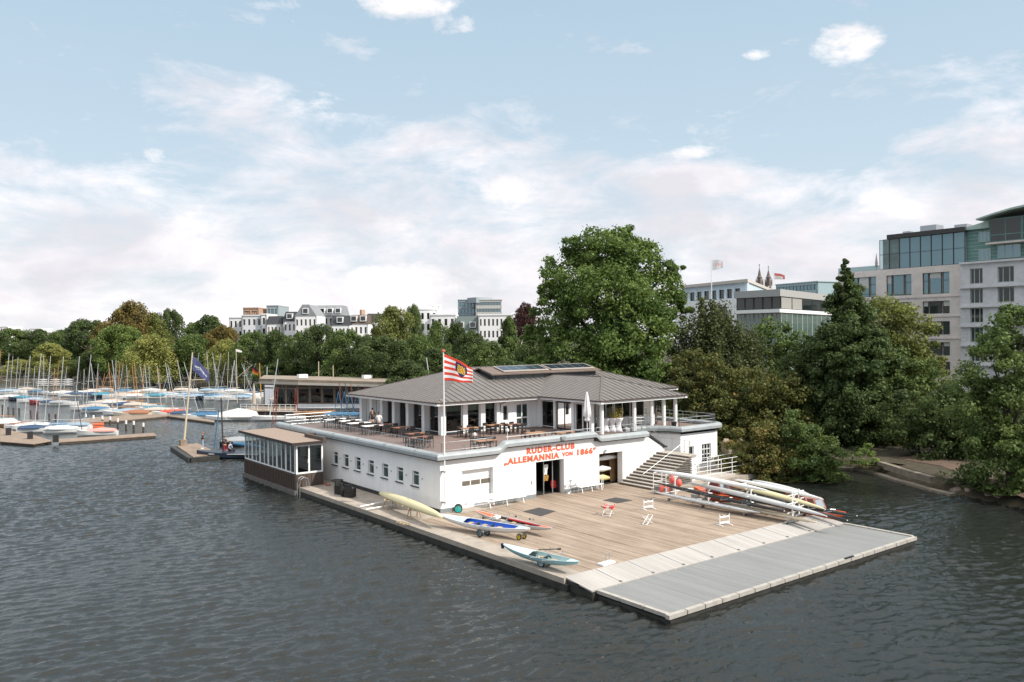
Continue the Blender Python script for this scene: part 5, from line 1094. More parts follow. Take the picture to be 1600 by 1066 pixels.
rows = {
 'nearest left pier': [(16, 668, 62, 'wood', 'white', (14, 553), W_, 0), (44, 672, 70, 'white', 'white', (47, 556), W_, .15), (62, 676, 70, 'white', 'navy', (64, 553), W_, .1), (88, 671, 62, 'white', 'blue', (79, 556), W_, 0), (104, 677, 66, 'white', 'white', (99, 557), W_, .1), (116, 671, 60, 'white', 'pale blue', (124, 557), W_, -.1), (134, 670, 58, 'orange', None, (142, 554), W_, 0), (152, 681, 64, 'white', 'pink', (113, 588), DKM, .05), (2, 664, 50, 'white', 'white', (1, 548), O_, 0)],
 'middle left row': [(8, 625, 46, 'white', 'white', (20, 556), W_, .2), (30, 626, 44, 'navy', 'teal', (28, 558), W_, -.2), (48, 629, 40, 'white', 'pale blue', (41, 567), W_, .2), (66, 631, 40, 'red', 'grey', (54, 572), W_, 0), (84, 633, 44, 'white', 'navy', (68, 556), W_, .1), (100, 634, 46, 'white', 'grey', (85, 575), O_, 0), (20, 615, 40, 'white', 'pale blue', (33, 566), W_, .3), (62, 616, 42, 'white', 'blue', (63, 562), W_, -.3), (92, 618, 44, 'white', 'white', (92, 565), O_, 0), (112, 620, 40, 'white', 'navy', (104, 573), W_, .2), (46, 612, 36, 'cream', 'beige', (88, 578), W_, .1)],
 'second row behind the long pier': [(140, 641, 58, 'white', 'beige', (131, 577), W_, .1), (156, 645, 56, 'white', 'blue', (142, 568), W_, 0), (166, 633, 54, 'white', 'beige', (153, 569), W_, .1), (192, 649, 66, 'white', 'pale blue', (169, 567), O_, 0), (207, 651, 62, 'cream', 'brown', (175, 563), W_, 0), (186, 634, 52, 'white', 'white', (181, 562), W_, 0), (203, 637, 54, 'white', 'navy', (187, 567), O_, .1), (219, 638, 56, 'white', 'beige', (209, 564), O_, 0), (236, 643, 54, 'white', 'teal', (225, 569), O_, 0), (252, 646, 56, 'white', 'beige', (226, 571), W_, .1), (266, 650, 60, 'white', 'red', (245, 572), W_, 0), (293, 652, 58, 'white', 'navy', (258, 567), W_, 0), (313, 655, 56, 'white', 'blue', (277, 563), W_, 0), (330, 652, 50, 'white', 'navy', (287, 566), W_, 0)],
 'far row before the trees': [(135, 617, 48, 'white', 'white', (153, 582), O_, .2), (150, 620, 46, 'white', 'navy', (163, 584), O_, .1), (168, 621, 48, 'navy', 'teal', (174, 584), O_, .15), (184, 622, 46, 'white', 'beige', (197, 570), W_, .2), (203, 623, 46, 'white', 'beige', (202, 578), O_, .1), (221, 623, 46, 'white', 'white', (206, 572), O_, .2), (236, 623, 46, 'white', 'teal', (218, 569), W_, .15), (252, 622, 46, 'white', 'pale blue', (232, 572), W_, .2), (268, 621, 46, 'white', 'white', (247, 576), O_, .1), (283, 622, 48, 'white', 'pale blue', (262, 571), W_, .2), (298, 623, 48, 'white', 'blue', (311, 551), W_, .15), (312, 624, 46, 'white', 'pale blue', (323, 549), W_, .2), (328, 624, 48, 'navy', 'blue', (332, 552), W_, .1), (343, 625, 48, 'white', 'pale blue', (345, 552), W_, .2), (357, 626, 46, 'white', 'beige', (335, 568), W_, .1), (371, 626, 46, 'white', 'pale blue', (357, 550), B__, .15), (384, 624, 46, 'white', 'blue', (366, 563), W_, .2), (398, 622, 44, 'white', 'white', (381, 568), W_, .1), (410, 620, 40, 'white', 'pale blue', (377, 568), W_, .2), (290, 613, 40, 'white', 'beige', (300, 566), W_, .3), (330, 614, 40, 'white', 'pale blue', (352, 566), W_, .2), (370, 615, 40, 'white', 'white', (399, 568), W_, .3), (350, 613, 40, 'white', 'blue', (362, 572), W_, .2), (240, 614, 40, 'white', 'white', (266, 575), W_, .3), (200, 615, 40, 'white', 'blue', (192, 570), W_, .3), (390, 614, 40, 'white', 'blue', (405, 567), O_, .3), (158, 613, 38, 'white', 'grey', (170, 580), O_, .2)]}
RN = {'nearest left pier': 'the nearest left row', 'middle left row': 'the middle left row', 'second row behind the long pier': 'row behind long pier', 'far row before the trees': 'the farthest row'}
ordn = ['first', 'second', 'third', 'fourth', 'fifth', 'sixth', 'seventh', 'eighth', 'ninth', 'tenth', 'eleventh', 'twelfth', 'thirteenth', 'fourteenth', 'fifteenth', 'sixteenth', 'seventeenth', 'eighteenth', 'nineteenth', 'twentieth', 'twenty-first', 'twenty-second', 'twenty-third', 'twenty-fourth', 'twenty-fifth', 'twenty-sixth', 'twenty-seventh', 'twenty-eighth']
mn = {ALU.name: 'silver', WOODM.name: 'orange wooden', PALEM.name: 'pale wooden', DKM.name: 'dark'}
for rn, lst in rows.items():
    order = sorted(range(len(lst)), key=lambda i: lst[i][0])
    for k, i in enumerate(order):
        x, y, lp, hu, cv_, mt_, mm_, da = lst[i]; p = at(x, y, 0); dd = fdist(p); L_ = round(lp*.96/FPX*dd/.5)*.5
        L_ = max(4.5, min(7.0, L_)); top = pdep(mt_[0], mt_[1], dd)
        lab = f"{hu} dinghy{', '+cv_+' cover' if cv_ else ', open'}, {mn[mm_.name]} mast, {ordn[k]} from left in {RN[rn]}"
        lean = {'nearest left pier': 10, 'middle left row': 5, 'second row behind the long pier': (1, -8, 4)[k % 3], 'far row before the trees': (-9, 6, 11, -5)[k % 4]}[rn]
        sailboat(lab, p, L_, RZ+da*1.3+(.0 if k % 2 else math.pi), hu, cv_, top, mm_, moff=(mt_[0]-lean-x)/FPX*dd, grp='moored dinghies, '+rn, mr=.05)
# bigger individual boats
p = at(363, 657, 0); dd = fdist(p); sailboat('white cabin boat under a large off-white tent cover at the end of the pier', p, 8.0, RZ+math.pi, 'white', 'white', pdep(434, 560, dd) if 0 else pdep(366, 563, dd), ALU, name='cabin_boat', cat='cabin boat', B_=2.6, ridge=.9, grp=None, mr=.06)
p = at(432, 657, 0); dd = fdist(p); sailboat('white open sailing boat moored before the brown-roofed lake pavilion', p, 8.5, RZ+math.pi, 'white', None, pdep(434, 561, dd), ALU, name='sailing_boat', cat='sailing boat', B_=2.2, mr=.07)
p = at(492, 649, 0); sailboat('varnished orange wooden boat moored below the white base of the lake pavilion', p, 6.5, RZ, 'wood', None, None, name='wooden_boat', cat='wooden boat', B_=1.8, boom=False)
# rack of upturned white kayaks at the far left
p = at(86, 604, 0); kr = thing('kayak_rack', 'far rack stacked with white upturned hulls behind the left moorings', 'boat rack', (p.x, p.y, 0)); 
for j in range(4):
    for i in range(3):
        c = p+RGT*(-3.4+i*3.4)+FWD*j*.1; q = MB(); q.path([c-RGT*1.6+Vector((0, 0, .3+j*.5)), c+Vector((0, 0, .35+j*.5)), c+RGT*1.6+Vector((0, 0, .3+j*.5))], [.06, .2, .06], 8); q.build('stored_hull', HC['white'], kr)
for i in range(4): c = p+RGT*(-5.1+i*3.4); q = MB(); q.tube((c.x, c.y, 0), (c.x, c.y, 2.2), .08); q.build('post', STEEL, kr)
# piers
PIERM = mat('pier_boards', (.24, .18, .135), .85, var=.25, vscale=2); PIERS = mat('pier_side', (.07, .055, .045), .9, var=.3)
def pier(label, pts, z=.30, name='pier'):
    o = thing(name, label, 'pier', tuple(pts[0])); P_ = [Vector((p.x, p.y)) for p in pts]; q = MB(); q.prism(P_, z-.08, z); q.build('deck_boards', PIERM, o); q = MB(); c = sum(P_, Vector((0, 0)))/len(P_); q.prism([c+(p-c)*.97 for p in P_], -.3, z-.085); q.build('pier_side', PIERS, o); return o
pier('brown boarded pier at the left edge of the photo', [at(0, 688, .45), at(52, 692, .45), at(82, 687, .45), at(60, 680, .45), at(0, 667, .45)])
pier('long narrow pale pier in front of the pink-covered dinghy', [at(92, 689, .45), at(245, 678.5, .45), at(240, 674.5, .45), at(92, 684, .45)])
pier('long low pier behind the row of white-topped mooring piles', [at(110, 661, .4), at(190, 656, .4), at(262, 649, .4), at(335, 659, .4), at(335, 656, .4), at(262, 645, .4), at(150, 651, .4), at(110, 655, .4)])
PILEW = mat('pile_white_top', (.72, .70, .67), .7)
pl = None
for k, (x, y, t_) in enumerate([(134, 656, 647), (146, 657, 649), (160, 661, 650), (172, 663, 651), (184, 667, 654), (197, 671, 657), (209, 673, 658), (224, 674, 661), (4, 645, 633), (13, 646, 636), (21, 647, 637), (30, 648, 638), (48, 650, 641), (58, 652, 643), (77, 654, 646), (87, 655, 647), (258, 650, 640), (272, 651, 641)]):
    p = at(x, y, 0); dd = fdist(p); zt = zat(x, t_, dd); top = 'white-topped' if k < 8 else 'dark'
    o = thing('mooring_pile', f"{top} wooden mooring pile, {ordn[k % 8 if k < 8 else k-8]} {'from the left before the long pale pier' if k < 8 else 'from the left in the line at the left moorings'}", 'mooring pile', (p.x, p.y, 0), 0, 'mooring piles'); q = MB(); q.tube((p.x, p.y, -.5), (p.x, p.y, zt-.5), .13); q.build('shaft', PIERS, o); q = MB(); q.tube((p.x, p.y, zt-.5), (p.x, p.y, zt), .15); q.build('pile_top', PILEW if k < 8 else PIERS, o)
for k, (x, y, lab) in enumerate(((13, 678, 'left dark box post on the brown boarded pier'), (47, 684, 'middle dark box post on the brown boarded pier'), (87, 689, 'right dark box post where the two left piers meet'))):
    p = at(x, y, .45); q = MB(); q.box(p.x-.28, p.x+.28, p.y-.28, p.y+.28, .3, 1.2); tag(q.build('power_post', BLACKM), lab, 'post')
# small boarding jetty with flag
pts = [at(275, 696, .42), at(302, 714, .42), at(343, 709, .42), at(309, 692.5, .42)]
pier('small square wooden jetty with a flag mast in the middle of the water', pts, .42, 'jetty')
q = MB()
for a, b in ((at(270, 699, .3), at(298, 717, .3)), (at(298, 717, .3), at(342, 713, .3))): q.beam(a-Vector((0, 0, .1)), b-Vector((0, 0, .1)), .5, .4)
tag(q.build('log_fender', DCONC), 'dark floating logs around the small flag jetty', 'log')
p = at(287, 696, .42); dd = fdist(p); top = pdep(300.5, 551, dd); o = thing('flag_mast', 'tall leaning brown flag mast with a blue flag standing on the small jetty', 'flag mast', tuple(p)); q = MB(); q.path([p, top], [.13, .07], 8); q.build('pole', PALEM, o)
q = MB(); q.beam(pdep(294, 594, dd), pdep(320, 593, dd), .1, .1); q.build('crossarm', PALEM, o)
q = MB(); q.box(p.x-.4, p.x+.3, p.y-.3, p.y+.3, .42, 1.05); q.build('base_box', PIERM, o)
FLB = mat('flag_violet_blue', (.10, .11, .25), .8)
def blueflag(s, t_):
    v = t_-.48-.1*math.sin(s*9); return 1 if (.12 < s < .85 and abs(v) < .05+.02*math.sin(s*40)) or (.2 < s < .7 and abs(v-.14) < .018) else 0
flag('jetty_flag', tuple(pdep(300.8, 556, dd)), (.75, -.65, 0), 1.9, 1.7, blueflag, [FLB, FW], 'violet-blue flag with white lettering streak flying from the jetty mast', 50, 30, .12, 1.9, shr=.25)
# moored keelboat and its crew
p = at(362, 716, 0); dd = fdist(p); kb = sailboat('dark-hulled open keelboat with white deck moored at the flag jetty', p, 7.5, RZ+math.pi-.12, 'navy', None, pdep(344.5, 621, dd), DKM, name='keelboat', cat='sailing boat', B_=2.2, boom=False, mr=.09)
q = MB(); q.box(-.95, .95, -3.2, 2.0, .50, .57); q.build('side_deck', HC['white'], kb, world=False)
q = MB(); q.path([(-.0, -.2, 1.5), (0, -1.8, 1.35), (0, -3.4, 1.1)], [.16, .24, .12], 8); q.build('furled_sail', CC['blue'], kb, world=False)
a, b = pdep(333, 700, dd), pdep(341, 640, dd); q = MB(); q.tube(a, b, .06); q.build('blue_spar', CC['blue'], kb)
for k in range(3): q = MB(); q.box(-.4+.3*k, -.2+.3*k, .4, .8, .57, .85); q.build('kit_box', (CC['teal'], CC['red'], CC['beige'])[k], kb, world=False)
p2 = at(317, 701, .42); person('person with a dark backpack-vest and pale jeans standing on the flag jetty', (p2.x, p2.y, .42), facecam-1.2, DKC, JEANS, mat('hair_red', (.35, .12, .07), .8), 'half')
bk_ = WM(kb) @ Vector((.3, 1.8, 0)); p3 = atd(349.5, dd-.3); person('person in dark jacket and dark red trousers standing in the keelboat', (p3.x, p3.y, .55), facecam+1.0, DKC, RDC, mat('hair_brown', (.06, .035, .02), .8), 'front')
p3 = atd(358, dd+.2); person('person in a pale jacket sitting in the keelboat beside the blue furled sail', (p3.x, p3.y, -.05), facecam+1.2, mat('pale_jacket', (.35, .38, .45), .8), DJN, HAIRD, 'half', sitting=True)
p = at(383, 697, 0); sailboat('dark covered dinghy half hidden behind the conservatory, beyond the keelboat', p, 5.5, RZ, 'navy', 'grey', None, boom=False)
# lake pavilion (café) by the marina
cf = thing('lake_pavilion', 'flat-roofed glass lake pavilion with brown roof edge beyond the terrace', 'pavilion', tuple(atd(470, 140)))
def V2(px, d_): p = atd(px, d_); return Vector((p.x, p.y))
A_, B_2, C_2 = V2(411, 141), V2(464, 137), V2(541, 136); C_3 = V2(648, 134); D_2 = V2(648, 146); E_2 = V2(415, 152)
z0, zw, ze = 1.1, 1.75, 5.15
q = MB(); q.prism([A_, B_2, C_2, C_3, D_2, E_2], .05, .55); q.build('platform', PIERS, cf)
q = MB(); q.prism([B_2, C_2, C_3, C_3+Vector((FWD.x, FWD.y))*.5, C_2+Vector((FWD.x, FWD.y))*.5, B_2+Vector((FWD.x, FWD.y))*.5], .1, 1.24); q.build('base_wall', WHITE, cf)
rp_ = [V2(404, 139.5), V2(465, 135.5), V2(560, 134.5), V2(655, 132.5), V2(655, 147), V2(412, 153)]
zr_ = [5.0, 4.95, 4.65, 4.35, 4.35, 5.0]
q = MB(); q.raw([(p.x, p.y, z) for p, z in zip(rp_, zr_)]+[(p.x, p.y, z+.45) for p, z in zip(rp_, zr_)], [(5, 4, 3, 2, 1, 0), (6, 7, 8, 9, 10, 11)]+[(i, (i+1) % 6, 6+(i+1) % 6, 6+i) for i in range(6)]); q.build('flat_roof', mat('brown_grey_roof', (.24, .195, .15), .9, var=.25, vscale=.5), cf)
q = MB()
for i in range(3): a, b = rp_[i], rp_[i+1]; q.raw([(a.x, a.y, zr_[i]-.42), (b.x, b.y, zr_[i+1]-.42), (b.x, b.y, zr_[i+1]-.003), (a.x, a.y, zr_[i]-.003)], [(0, 1, 2, 3)])
q.build('fascia', mat('pale_fascia', (.42, .39, .34), .8), cf)
CGL = glassmat('cafe_glass', (.35, .38, .36), .3)
def glazed(a, b, n, zb, nm='cafe_window'):
    u = (b-a).normalized(); L_ = (b-a).length
    for k in range(n): win(cf, a, u, L_*k/n, L_*(k+1)/n, zb, 4.5 if a is not C_2 else 4.25, recess=0, fw=.22, trans=(.82,), glass=CGL, frame=mat('brown_frame', (.16, .12, .09), .7), name=nm)
glazed(A_, B_2, 3, .6); glazed(B_2, C_2, 4, 1.25); glazed(C_2, C_3, 5, 1.25)
q = MB(); q.prism([V2(418, 149), V2(480, 145), V2(645, 142), V2(645, 142.5), V2(480, 145.5), V2(418, 149.5)], .55, 4.2); q.build('interior', mat('cafe_interior', (.04, .03, .025), .9, var=.4, vscale=1), cf)
q = MB(); rr = random.Random(2)
for k in range(26): p = V2(rr.uniform(425, 590), rr.uniform(139, 143)); q = MB(); q.box(p.x-.2, p.x+.2, p.y-.2, p.y+.2, .6, rr.uniform(1.6, 2.4)); q.build('seat', mat('cafe_furniture', (.18, .15, .12), .8, var=.6, vscale=2), cf)
for px, d_, lab in ((472, 150, 'roof_vent'), (573, 165, 'roof_vent')): p = V2(px, d_-20 if d_ > 160 else 142); zz = 5.4 if px < 500 else 5.05; q = MB(); q.box(p.x-.8, p.x+.8, p.y-.5, p.y+.5, zz, zz+.6); q.build(lab, WPAINT, cf)
cafe_rail = rail(cf, [tuple(V2(375, 133))+(.6,), tuple(V2(410, 132))+(.6,), tuple(V2(462, 131))+(.6,)], 1.0, (1, .6, .2), 1.0, .04, mt=PILEW)
pier('white-railed terrace jetty at the left end of the lake pavilion', [atd(372, 132), atd(463, 130.5), atd(463, 136.9), atd(405, 146)], .6, 'jetty')
p = at(397, 640, 1.0); dd = fdist(p); o = thing('closed_parasol', 'closed beige parasol on the jetty beside the lake pavilion', 'parasol', (p.x, p.y, 1)); q = MB(); q.tube(p, (p.x, p.y, 4.9), .05); q.build('pole', WPAINT, o); q = MB(); q.lathe((p.x, p.y, 0), [(.35, 1.9), (.3, 3), (.16, 4.4), (.03, 5.2)], 10); q.build('folded_canopy', CC['beige'], o)
# tall pole with pennant, gaff and German flag
dd = 150; p = atd(370, dd); o = thing('signal_mast', 'tall thin white mast with slanting gaff left of the lake pavilion', 'mast', (p.x, p.y, 0)); q = MB(); q.tube((p.x, p.y, .5), pdep(368.5, 545, dd), .08, .05); q.tube(pdep(370.5, 590, dd), pdep(394, 570, dd), .05); q.build('pole', PALEM, o)
def gflag(s, t_): return 0 if t_ < .33 else (1 if t_ < .66 else 2)
flag('german_flag', tuple(pdep(393.5, 571, dd)), (.2, -.75, 0), 1.7, 1.5, gflag, [DKC, FR, FY], 'small black, red and gold flag on the slanting gaff', 20, 12, .1, .9)
flag('white_pennant', tuple(pdep(368.7, 546, dd)), (.8, -.5, 0), 1.1, .5, lambda s, t_: 0, [FW], 'tiny white pennant at the top of the signal mast', 10, 5, .05, .3)
# dark-masted training dinghies with blue A-frames behind the terrace
for k, x in enumerate((529, 538, 547, 558, 569)):
    p = at(x, 654, 0); dd = fdist(p); sailboat(f"small dinghy with dark mast and blue sail struts behind the terrace, {ordn[k]} from the left", p, 4.5, RZ+.3, 'grey', 'blue', pdep(x+.5, 597+k*1.5, dd), REDM if k % 2 == 0 else DKM, grp='training dinghies behind the terrace', boom=False, mr=.07)
    q = MB(); a_ = pdep(x-9, 650, dd); b_ = pdep(x-1, 612, dd); q.tube(a_, b_, .05); q.tube(pdep(x+6, 650, dd), b_, .05); tag(q.build('blue_strut', CC['blue']), f"blue rigging strut pair leaning at the {ordn[k]} dark mast behind the terrace", 'strut')
for k, (x, y0_, x2, y2) in enumerate(((427, 672, 432, 606), (462, 656, 462, 607), (467, 640, 465, 600))):
    p = at(x, y0_, 0); dd = fdist(p); o = thing('lattice_mast', f"{('left', 'middle', 'right')[k]} reddish lattice mast rising behind the terrace's back corner", 'mast', (p.x, p.y, 0)); q = MB(); t_ = pdep(x2, y2, dd)
    for s in (-.25, .25): q.tube(p+RGT*s, t_+RGT*s*.5, .05)
    for i in range(8): a_ = p.lerp(t_, i/8); b_ = p.lerp(t_, (i+1)/8); q.tube(a_-RGT*.22, b_+RGT*.2, .03, n=4)
    q.build('lattice', REDM, o)
for k, (x, y0_, x2, y2, d_) in enumerate(((497, 600, 497.5, 565, 156), (520, 600, 520, 571, 157), (578, 603, 578, 571, 158), (676, 600, 666, 559, 130), (616, 606, 618, 595, 152), (407, 600, 405, 568, 160), (415, 600, 417, 573, 160))):
    q = MB(); q.tube(atd(x, d_, 1.0), pdep(x2, y2, d_), .12, .08); tag(q.build('slim_mast', WOODM if k == 5 else PALEM if k < 3 else ALU), ('tall pale mast rising left behind the lake pavilion roof', 'shorter mast right of the tallest behind the lake pavilion roof', 'thin pale mast beyond the right part of the lake pavilion roof', 'leaning white mast just above the left slope of the clubhouse roof', 'short white pipe near the right end of the lake pavilion', 'orange wooden mast at the left corner of the lake pavilion', 'short silver mast left above the lake pavilion roof')[k], 'mast')
# ------------------------------------------------------------------ background buildings
LIME = mat('pale_limestone', (.56, .505, .47), .85, var=.12, vscale=.6); LBAND = mat('grey_stone_bands', (.52, .52, .53), .8, var=.12, vscale=1); COPG = mat('green_copper', (.09, .20, .18), .5, var=.25, vscale=.8); COPR = mat('pale_copper_roof', (.36, .46, .42), .5, var=.15)
SKYG = mat('sky_reflecting_glass', (.13, .22, .25), .04, spec=1.0, metal=.5); SKYG2 = mat('dark_reflecting_glass', (.015, .024, .024), .06, spec=.6); WB = mat('building_white', (.82, .81, .80), .8, var=.05); PANEL = glassmat('penthouse_glass', (.50, .60, .60), .35)
FRB = mat('dark_bronze_frame', (.025, .024, .023), .4)
OX = 151.76
of = thing('stone_office', 'pale limestone office block with glass penthouse behind the right trees', 'office building', (OX, 76, 0))
def onO(px, py): return onx(px, py, OX)
y0o = onO(1502, 500).y; y1o = 89.5
hs = []; rowz = [(19.3, 23.2), (15.7, 18.0), (11.9, 14.3), (8.1, 10.5), (4.6, 7)]
for c in range(3):
    ya = 72.75+6.83*c
    for z0, z1 in rowz: hs.append((y1o-ya-.0+0, y1o-ya+4.85, z0, z1)); 
hs = [(y1o-(72.75+6.83*c), y1o-(67.95+6.83*c), z0, z1) for c in range(3) for z0, z1 in rowz]
q = MB(); holewall(q, (OX, y1o), (0, -1), y1o-y0o, 0, 24.4, hs, .6); q.box(OX+.601, OX+16, y0o, y1o, 0, 24.2); q.face([(OX, y1o, 0), (OX+16, y1o, 0), (OX+16, y1o, 24.4), (OX, y1o, 24.4)]); q.build('wall', LIME, of)
q = MB()
for z in (11.1, 15.1, 18.7): q.box(OX-.15, OX-.003, y0o, y1o, z, z+.28)
q.build('string_course', LIME, of)
for c in range(3):
    for r_, (z0, z1) in enumerate(rowz):
        a0 = y1o-(72.75+6.83*c)
        for s0, s1 in ((0, .95), (1.15, 3.25), (3.5, 4.75)): 
            win(of, (OX, y1o), (0, -1), a0+s0*1.01, a0+s1*1.01, z0, z1, recess=.3, fw=.1, trans=(.62,) if s1-s0 < 1.5 else (), glass=(SKYG if r_ < 2 and not (c == 0 and r_ == 1) else SKYG2), frame=FRB)
for yy, w_, h_ in ((67.5, 2.2, 1.3), (73, 3.0, 1.8), (78, 1.4, 1.1)):
    q = MB(); q.box(OX+6, OX+6+w_, yy, yy+w_, 30.9, 30.9+h_); q.build('roof_unit', STEEL, of)
rr = random.Random(9)
for c in range(3):
    for z0, z1 in rowz[:4]:
        for s0, s1 in ((0, .95), (1.15, 3.25), (3.5, 4.75)):
            if rr.random() < .38:
                yb_ = 72.75+6.83*c-s0*1.01; q = MB(); q.box(OX+.29, OX+.305, yb_-(s1-s0)+.1, yb_-.1, z1-(z1-z0)*rr.uniform(.2, .6), z1-.1); q.build('window_blind', mat('window_blind', (.42, .42, .40), .8), of)
# penthouse
ph0, ph1 = onO(1507, 400).y, onO(1373, 400).y
q = MB(); q.box(OX+.6, OX+13, ph0, ph1-.5, 24.4, 30.2); q.build('penthouse_core', mat('penthouse_core', (.40, .46, .45), .6, var=.4, vscale=.4), of)
for k in range(8):
    L_ = (ph1-ph0)/8; win(of, (OX+.25, ph1), (0, -1), k*L_, (k+1)*L_-.02, 24.4, 30.1, recess=0, fw=.09, trans=(.5,), glass=SKYG if k > 1 else PANEL, frame=FRB, name='penthouse_glazing')
q = MB(); q.box(OX-.4, OX+14, ph0-.2, ph1-1.8, 30.1, 30.9); q.build('penthouse_roof', FRB, of)
q = MB(); q.box(OX+.1, OX+.15, ph1, y1o, 24.4, 25.3); q.build('glass_balustrade', PANEL, of)
p = onO(1361, 420); o = thing('closed_parasol', 'closed beige parasol on the roof terrace of the stone office', 'parasol', (OX+2, p.y, 24.4)); q = MB(); q.tube((OX+2, p.y, 24.3), (OX+2, p.y, 27), .05); q.build('pole', WPAINT, o); q = MB(); q.lathe((OX+2, p.y, 0), [(.2, 25.2), (.28, 25.9), (.1, 27.2), (.02, 27.9)], 8); q.build('folded_canopy', CC['beige'], o)
gb = thing('banded_office', 'grey banded office with green copper upper floors at the right edge of the photo', 'office building', (OX, 58, 0))
q = MB(); yb = 40.0; hs = []
rows2 = [(20.7, 23.4), (17.3, 19.9), (13.9, 16.5), (10.5, 13.1), (7.1, 9.7)]
cols = [(64.35, 62.25), (59.85, 57.3), (54.6, 52.2), (50, 47.6)]
for a, b in cols:
    for z0, z1 in rows2: hs.append((y0o-a, y0o-b, z0, z1))
q = MB(); holewall(q, (OX-.3, y0o), (0, -1), y0o-yb, 0, 24.6, hs, .5); q.box(OX+.201, OX+14, yb, y0o-.01, 0, 24.5); q.build('wall', LBAND, gb)
q = MB()
for z0, z1 in rows2+[(24.1, 24.4)]: q.box(OX-.75, OX-.303, yb, y0o, z0-.75 if z0 < 24 else 24.25, z0-.5 if z0 < 24 else 24.6)
for z in [z0+.3+k*.55 for z0, z1 in rows2 for k in range(5)]: q.box(OX-.34, OX-.303, y0o-1.2 if 0 else 62.0+2.5, y0o, z, z+.06)
q.build('cornice_band', LBAND, gb)
for a, b in cols:
    for z0, z1 in rows2: win(gb, (OX-.3, y0o), (0, -1), y0o-a, y0o-b, z0, z1, recess=.3, fw=.13, mull=(.3, .7), glass=SKYG2, frame=mat('pale_green_frame', (.35, .40, .37), .5))
q = MB(); q.box(OX+.8, OX+13, yb, ph0-.02, 24.6, 30.3); q.build('copper_storey', COPG, gb)
q = MB()
for k in range(9): q.box(OX+.76, OX+.797, yb, ph0-.02, 24.9+k*.62, 24.96+k*.62)
q.build('copper_joint', COPR, gb)
for a, b, z0, z1 in ((63.3, 61.3, 24.8, 26.8), (63.3, 61.3, 28.0, 29.8), (60.3, 56.6, 24.9, 27.2)): win(gb, (OX+.74, y0o), (0, -1), y0o-a, y0o-b, z0, z1, recess=-.03, fw=.12, mull=(.33, .66), glass=SKYG, frame=mat('pale_green_frame', (.35, .40, .37), .5))
q = MB(); q.box(OX-1.2, OX+12, yb, 61.4, 27.3, 27.6); q.build('lounge_floor', LIME, gb)
q = MB(); q.box(OX+.2, OX+10, yb, 60.9, 27.6, 31.7); q.build('lounge_core', mat('dark_green_core', (.02, .03, .028), .5, var=.5, vscale=.5), gb)
for k in range(4): win(gb, (OX-.6, 61), (0, -1), k*5.1+.02, (k+1)*5.1-.02, 27.65, 31.7, recess=0, fw=.14, mull=(.5,), trans=(.3,), glass=SKYG2, frame=COPG, name='lounge_glazing')
q = MB(); rg = []
for i in range(9):
    t_ = i/8; yy = 62.6-(62.6-yb)*t_; rg.append([(OX-2, yy, 31.6+1.5*math.sin(min(1, t_*2.2)*math.pi/2)), (OX+12, yy, 31.6+1.5*math.sin(min(1, t_*2.2)*math.pi/2)), (OX+12, yy, 31.85+1.6*math.sin(min(1, t_*2.2)*math.pi/2)), (OX-2, yy, 31.85+1.6*math.sin(min(1, t_*2.2)*math.pi/2))])
q.rings(rg, True, True); q.build('curved_roof', COPR, gb)
q = MB(); q.box(OX, OX+12, 61.3, ph0-.0, 30.3, 30.7); q.raw([(OX, ph0, 30.7), (OX+10, ph0, 30.7), (OX+10, 61.3, 31.6), (OX, 61.3, 31.6), (OX+10, 61.3, 30.7), (OX, 61.3, 30.7)], [(0, 1, 2, 3), (3, 2, 4, 5), (0, 3, 5), (1, 4, 2)]); q.build('lower_roof', COPR, gb)
# two-wing glass and white villa in the centre right
def facade_block(name, label, cat, pts, z0, z1, wallm, wins_=(), glass=SKYG2, frame=None, roof=None, rooft=.35, over=.3):
    """plan polygon pts (front wall first edges listed), windows = (edge, a0, a1, z0, z1)"""
    c = sum((Vector(p) for p in pts), Vector((0, 0)))/len(pts); o = thing(name, label, cat, (c.x, c.y, 0)); n_ = len(pts)
    for e in range(n_):
        a, b = Vector(pts[e]), Vector(pts[(e+1) % n_]); L_ = (b-a).length; u = (b-a).normalized(); hw = [(w[1]*L_, w[2]*L_, w[3], w[4]) for w in wins_ if w[0] == e]
        q = MB(); holewall(q, a, u, L_, z0, z1, hw, .4); q.build('wall', wallm, o)
        for h in hw: win(o, a, u, h[0], h[1], h[2], h[3], recess=.2, fw=.12, mull=(.5,) if h[1]-h[0] > 1.6 else (), glass=glass, frame=frame or FRB)
    if rooft:
        q = MB(); q.prism([c+(Vector(p)-c)*(1+over/10) for p in pts], z1, z1+rooft); q.build('roof', roof or wallm, o)
    return o
# glass villa: front corner px 1221; left wing to 1150, right wing to 1330
d0 = 118; c0 = V2(1221, d0); l0 = V2(1151, d0+6); r0 = V2(1345, d0+34)
k0 = c0+(l0-c0)*.0
dirb = Vector((FWD.x, FWD.y))
gv = thing('glass_villa', 'low modern glazed villa with grey roof slab in front of the church spires', 'villa', (c0.x+8, c0.y+8, 0))
zA, zB, zC, zD = zat(1221, 495, d0), zat(1221, 483, d0), zat(1221, 462, d0), zat(1221, 452, d0)
back = l0+(r0-c0)
foot = [l0, c0, r0, back]
q = MB(); cc_ = sum(foot, Vector((0, 0)))/4; q.prism([cc_+(p-cc_)*.93 for p in foot], 0, zD-.3); q.build('core', mat('villa_core', (.25, .28, .26), .8, var=.35, vscale=.3), gv)
q = MB(); q.prism([cc_+(p-cc_)*1.03 for p in foot], zC-.1, zD); q.build('roof_slab', mat('grey_roof_edge', (.36, .36, .35), .7), gv)
q = MB(); q.prism([cc_+(p-cc_)*1.05 for p in foot], zB-.5, zB); q.build('balcony_slab', WB, gv)
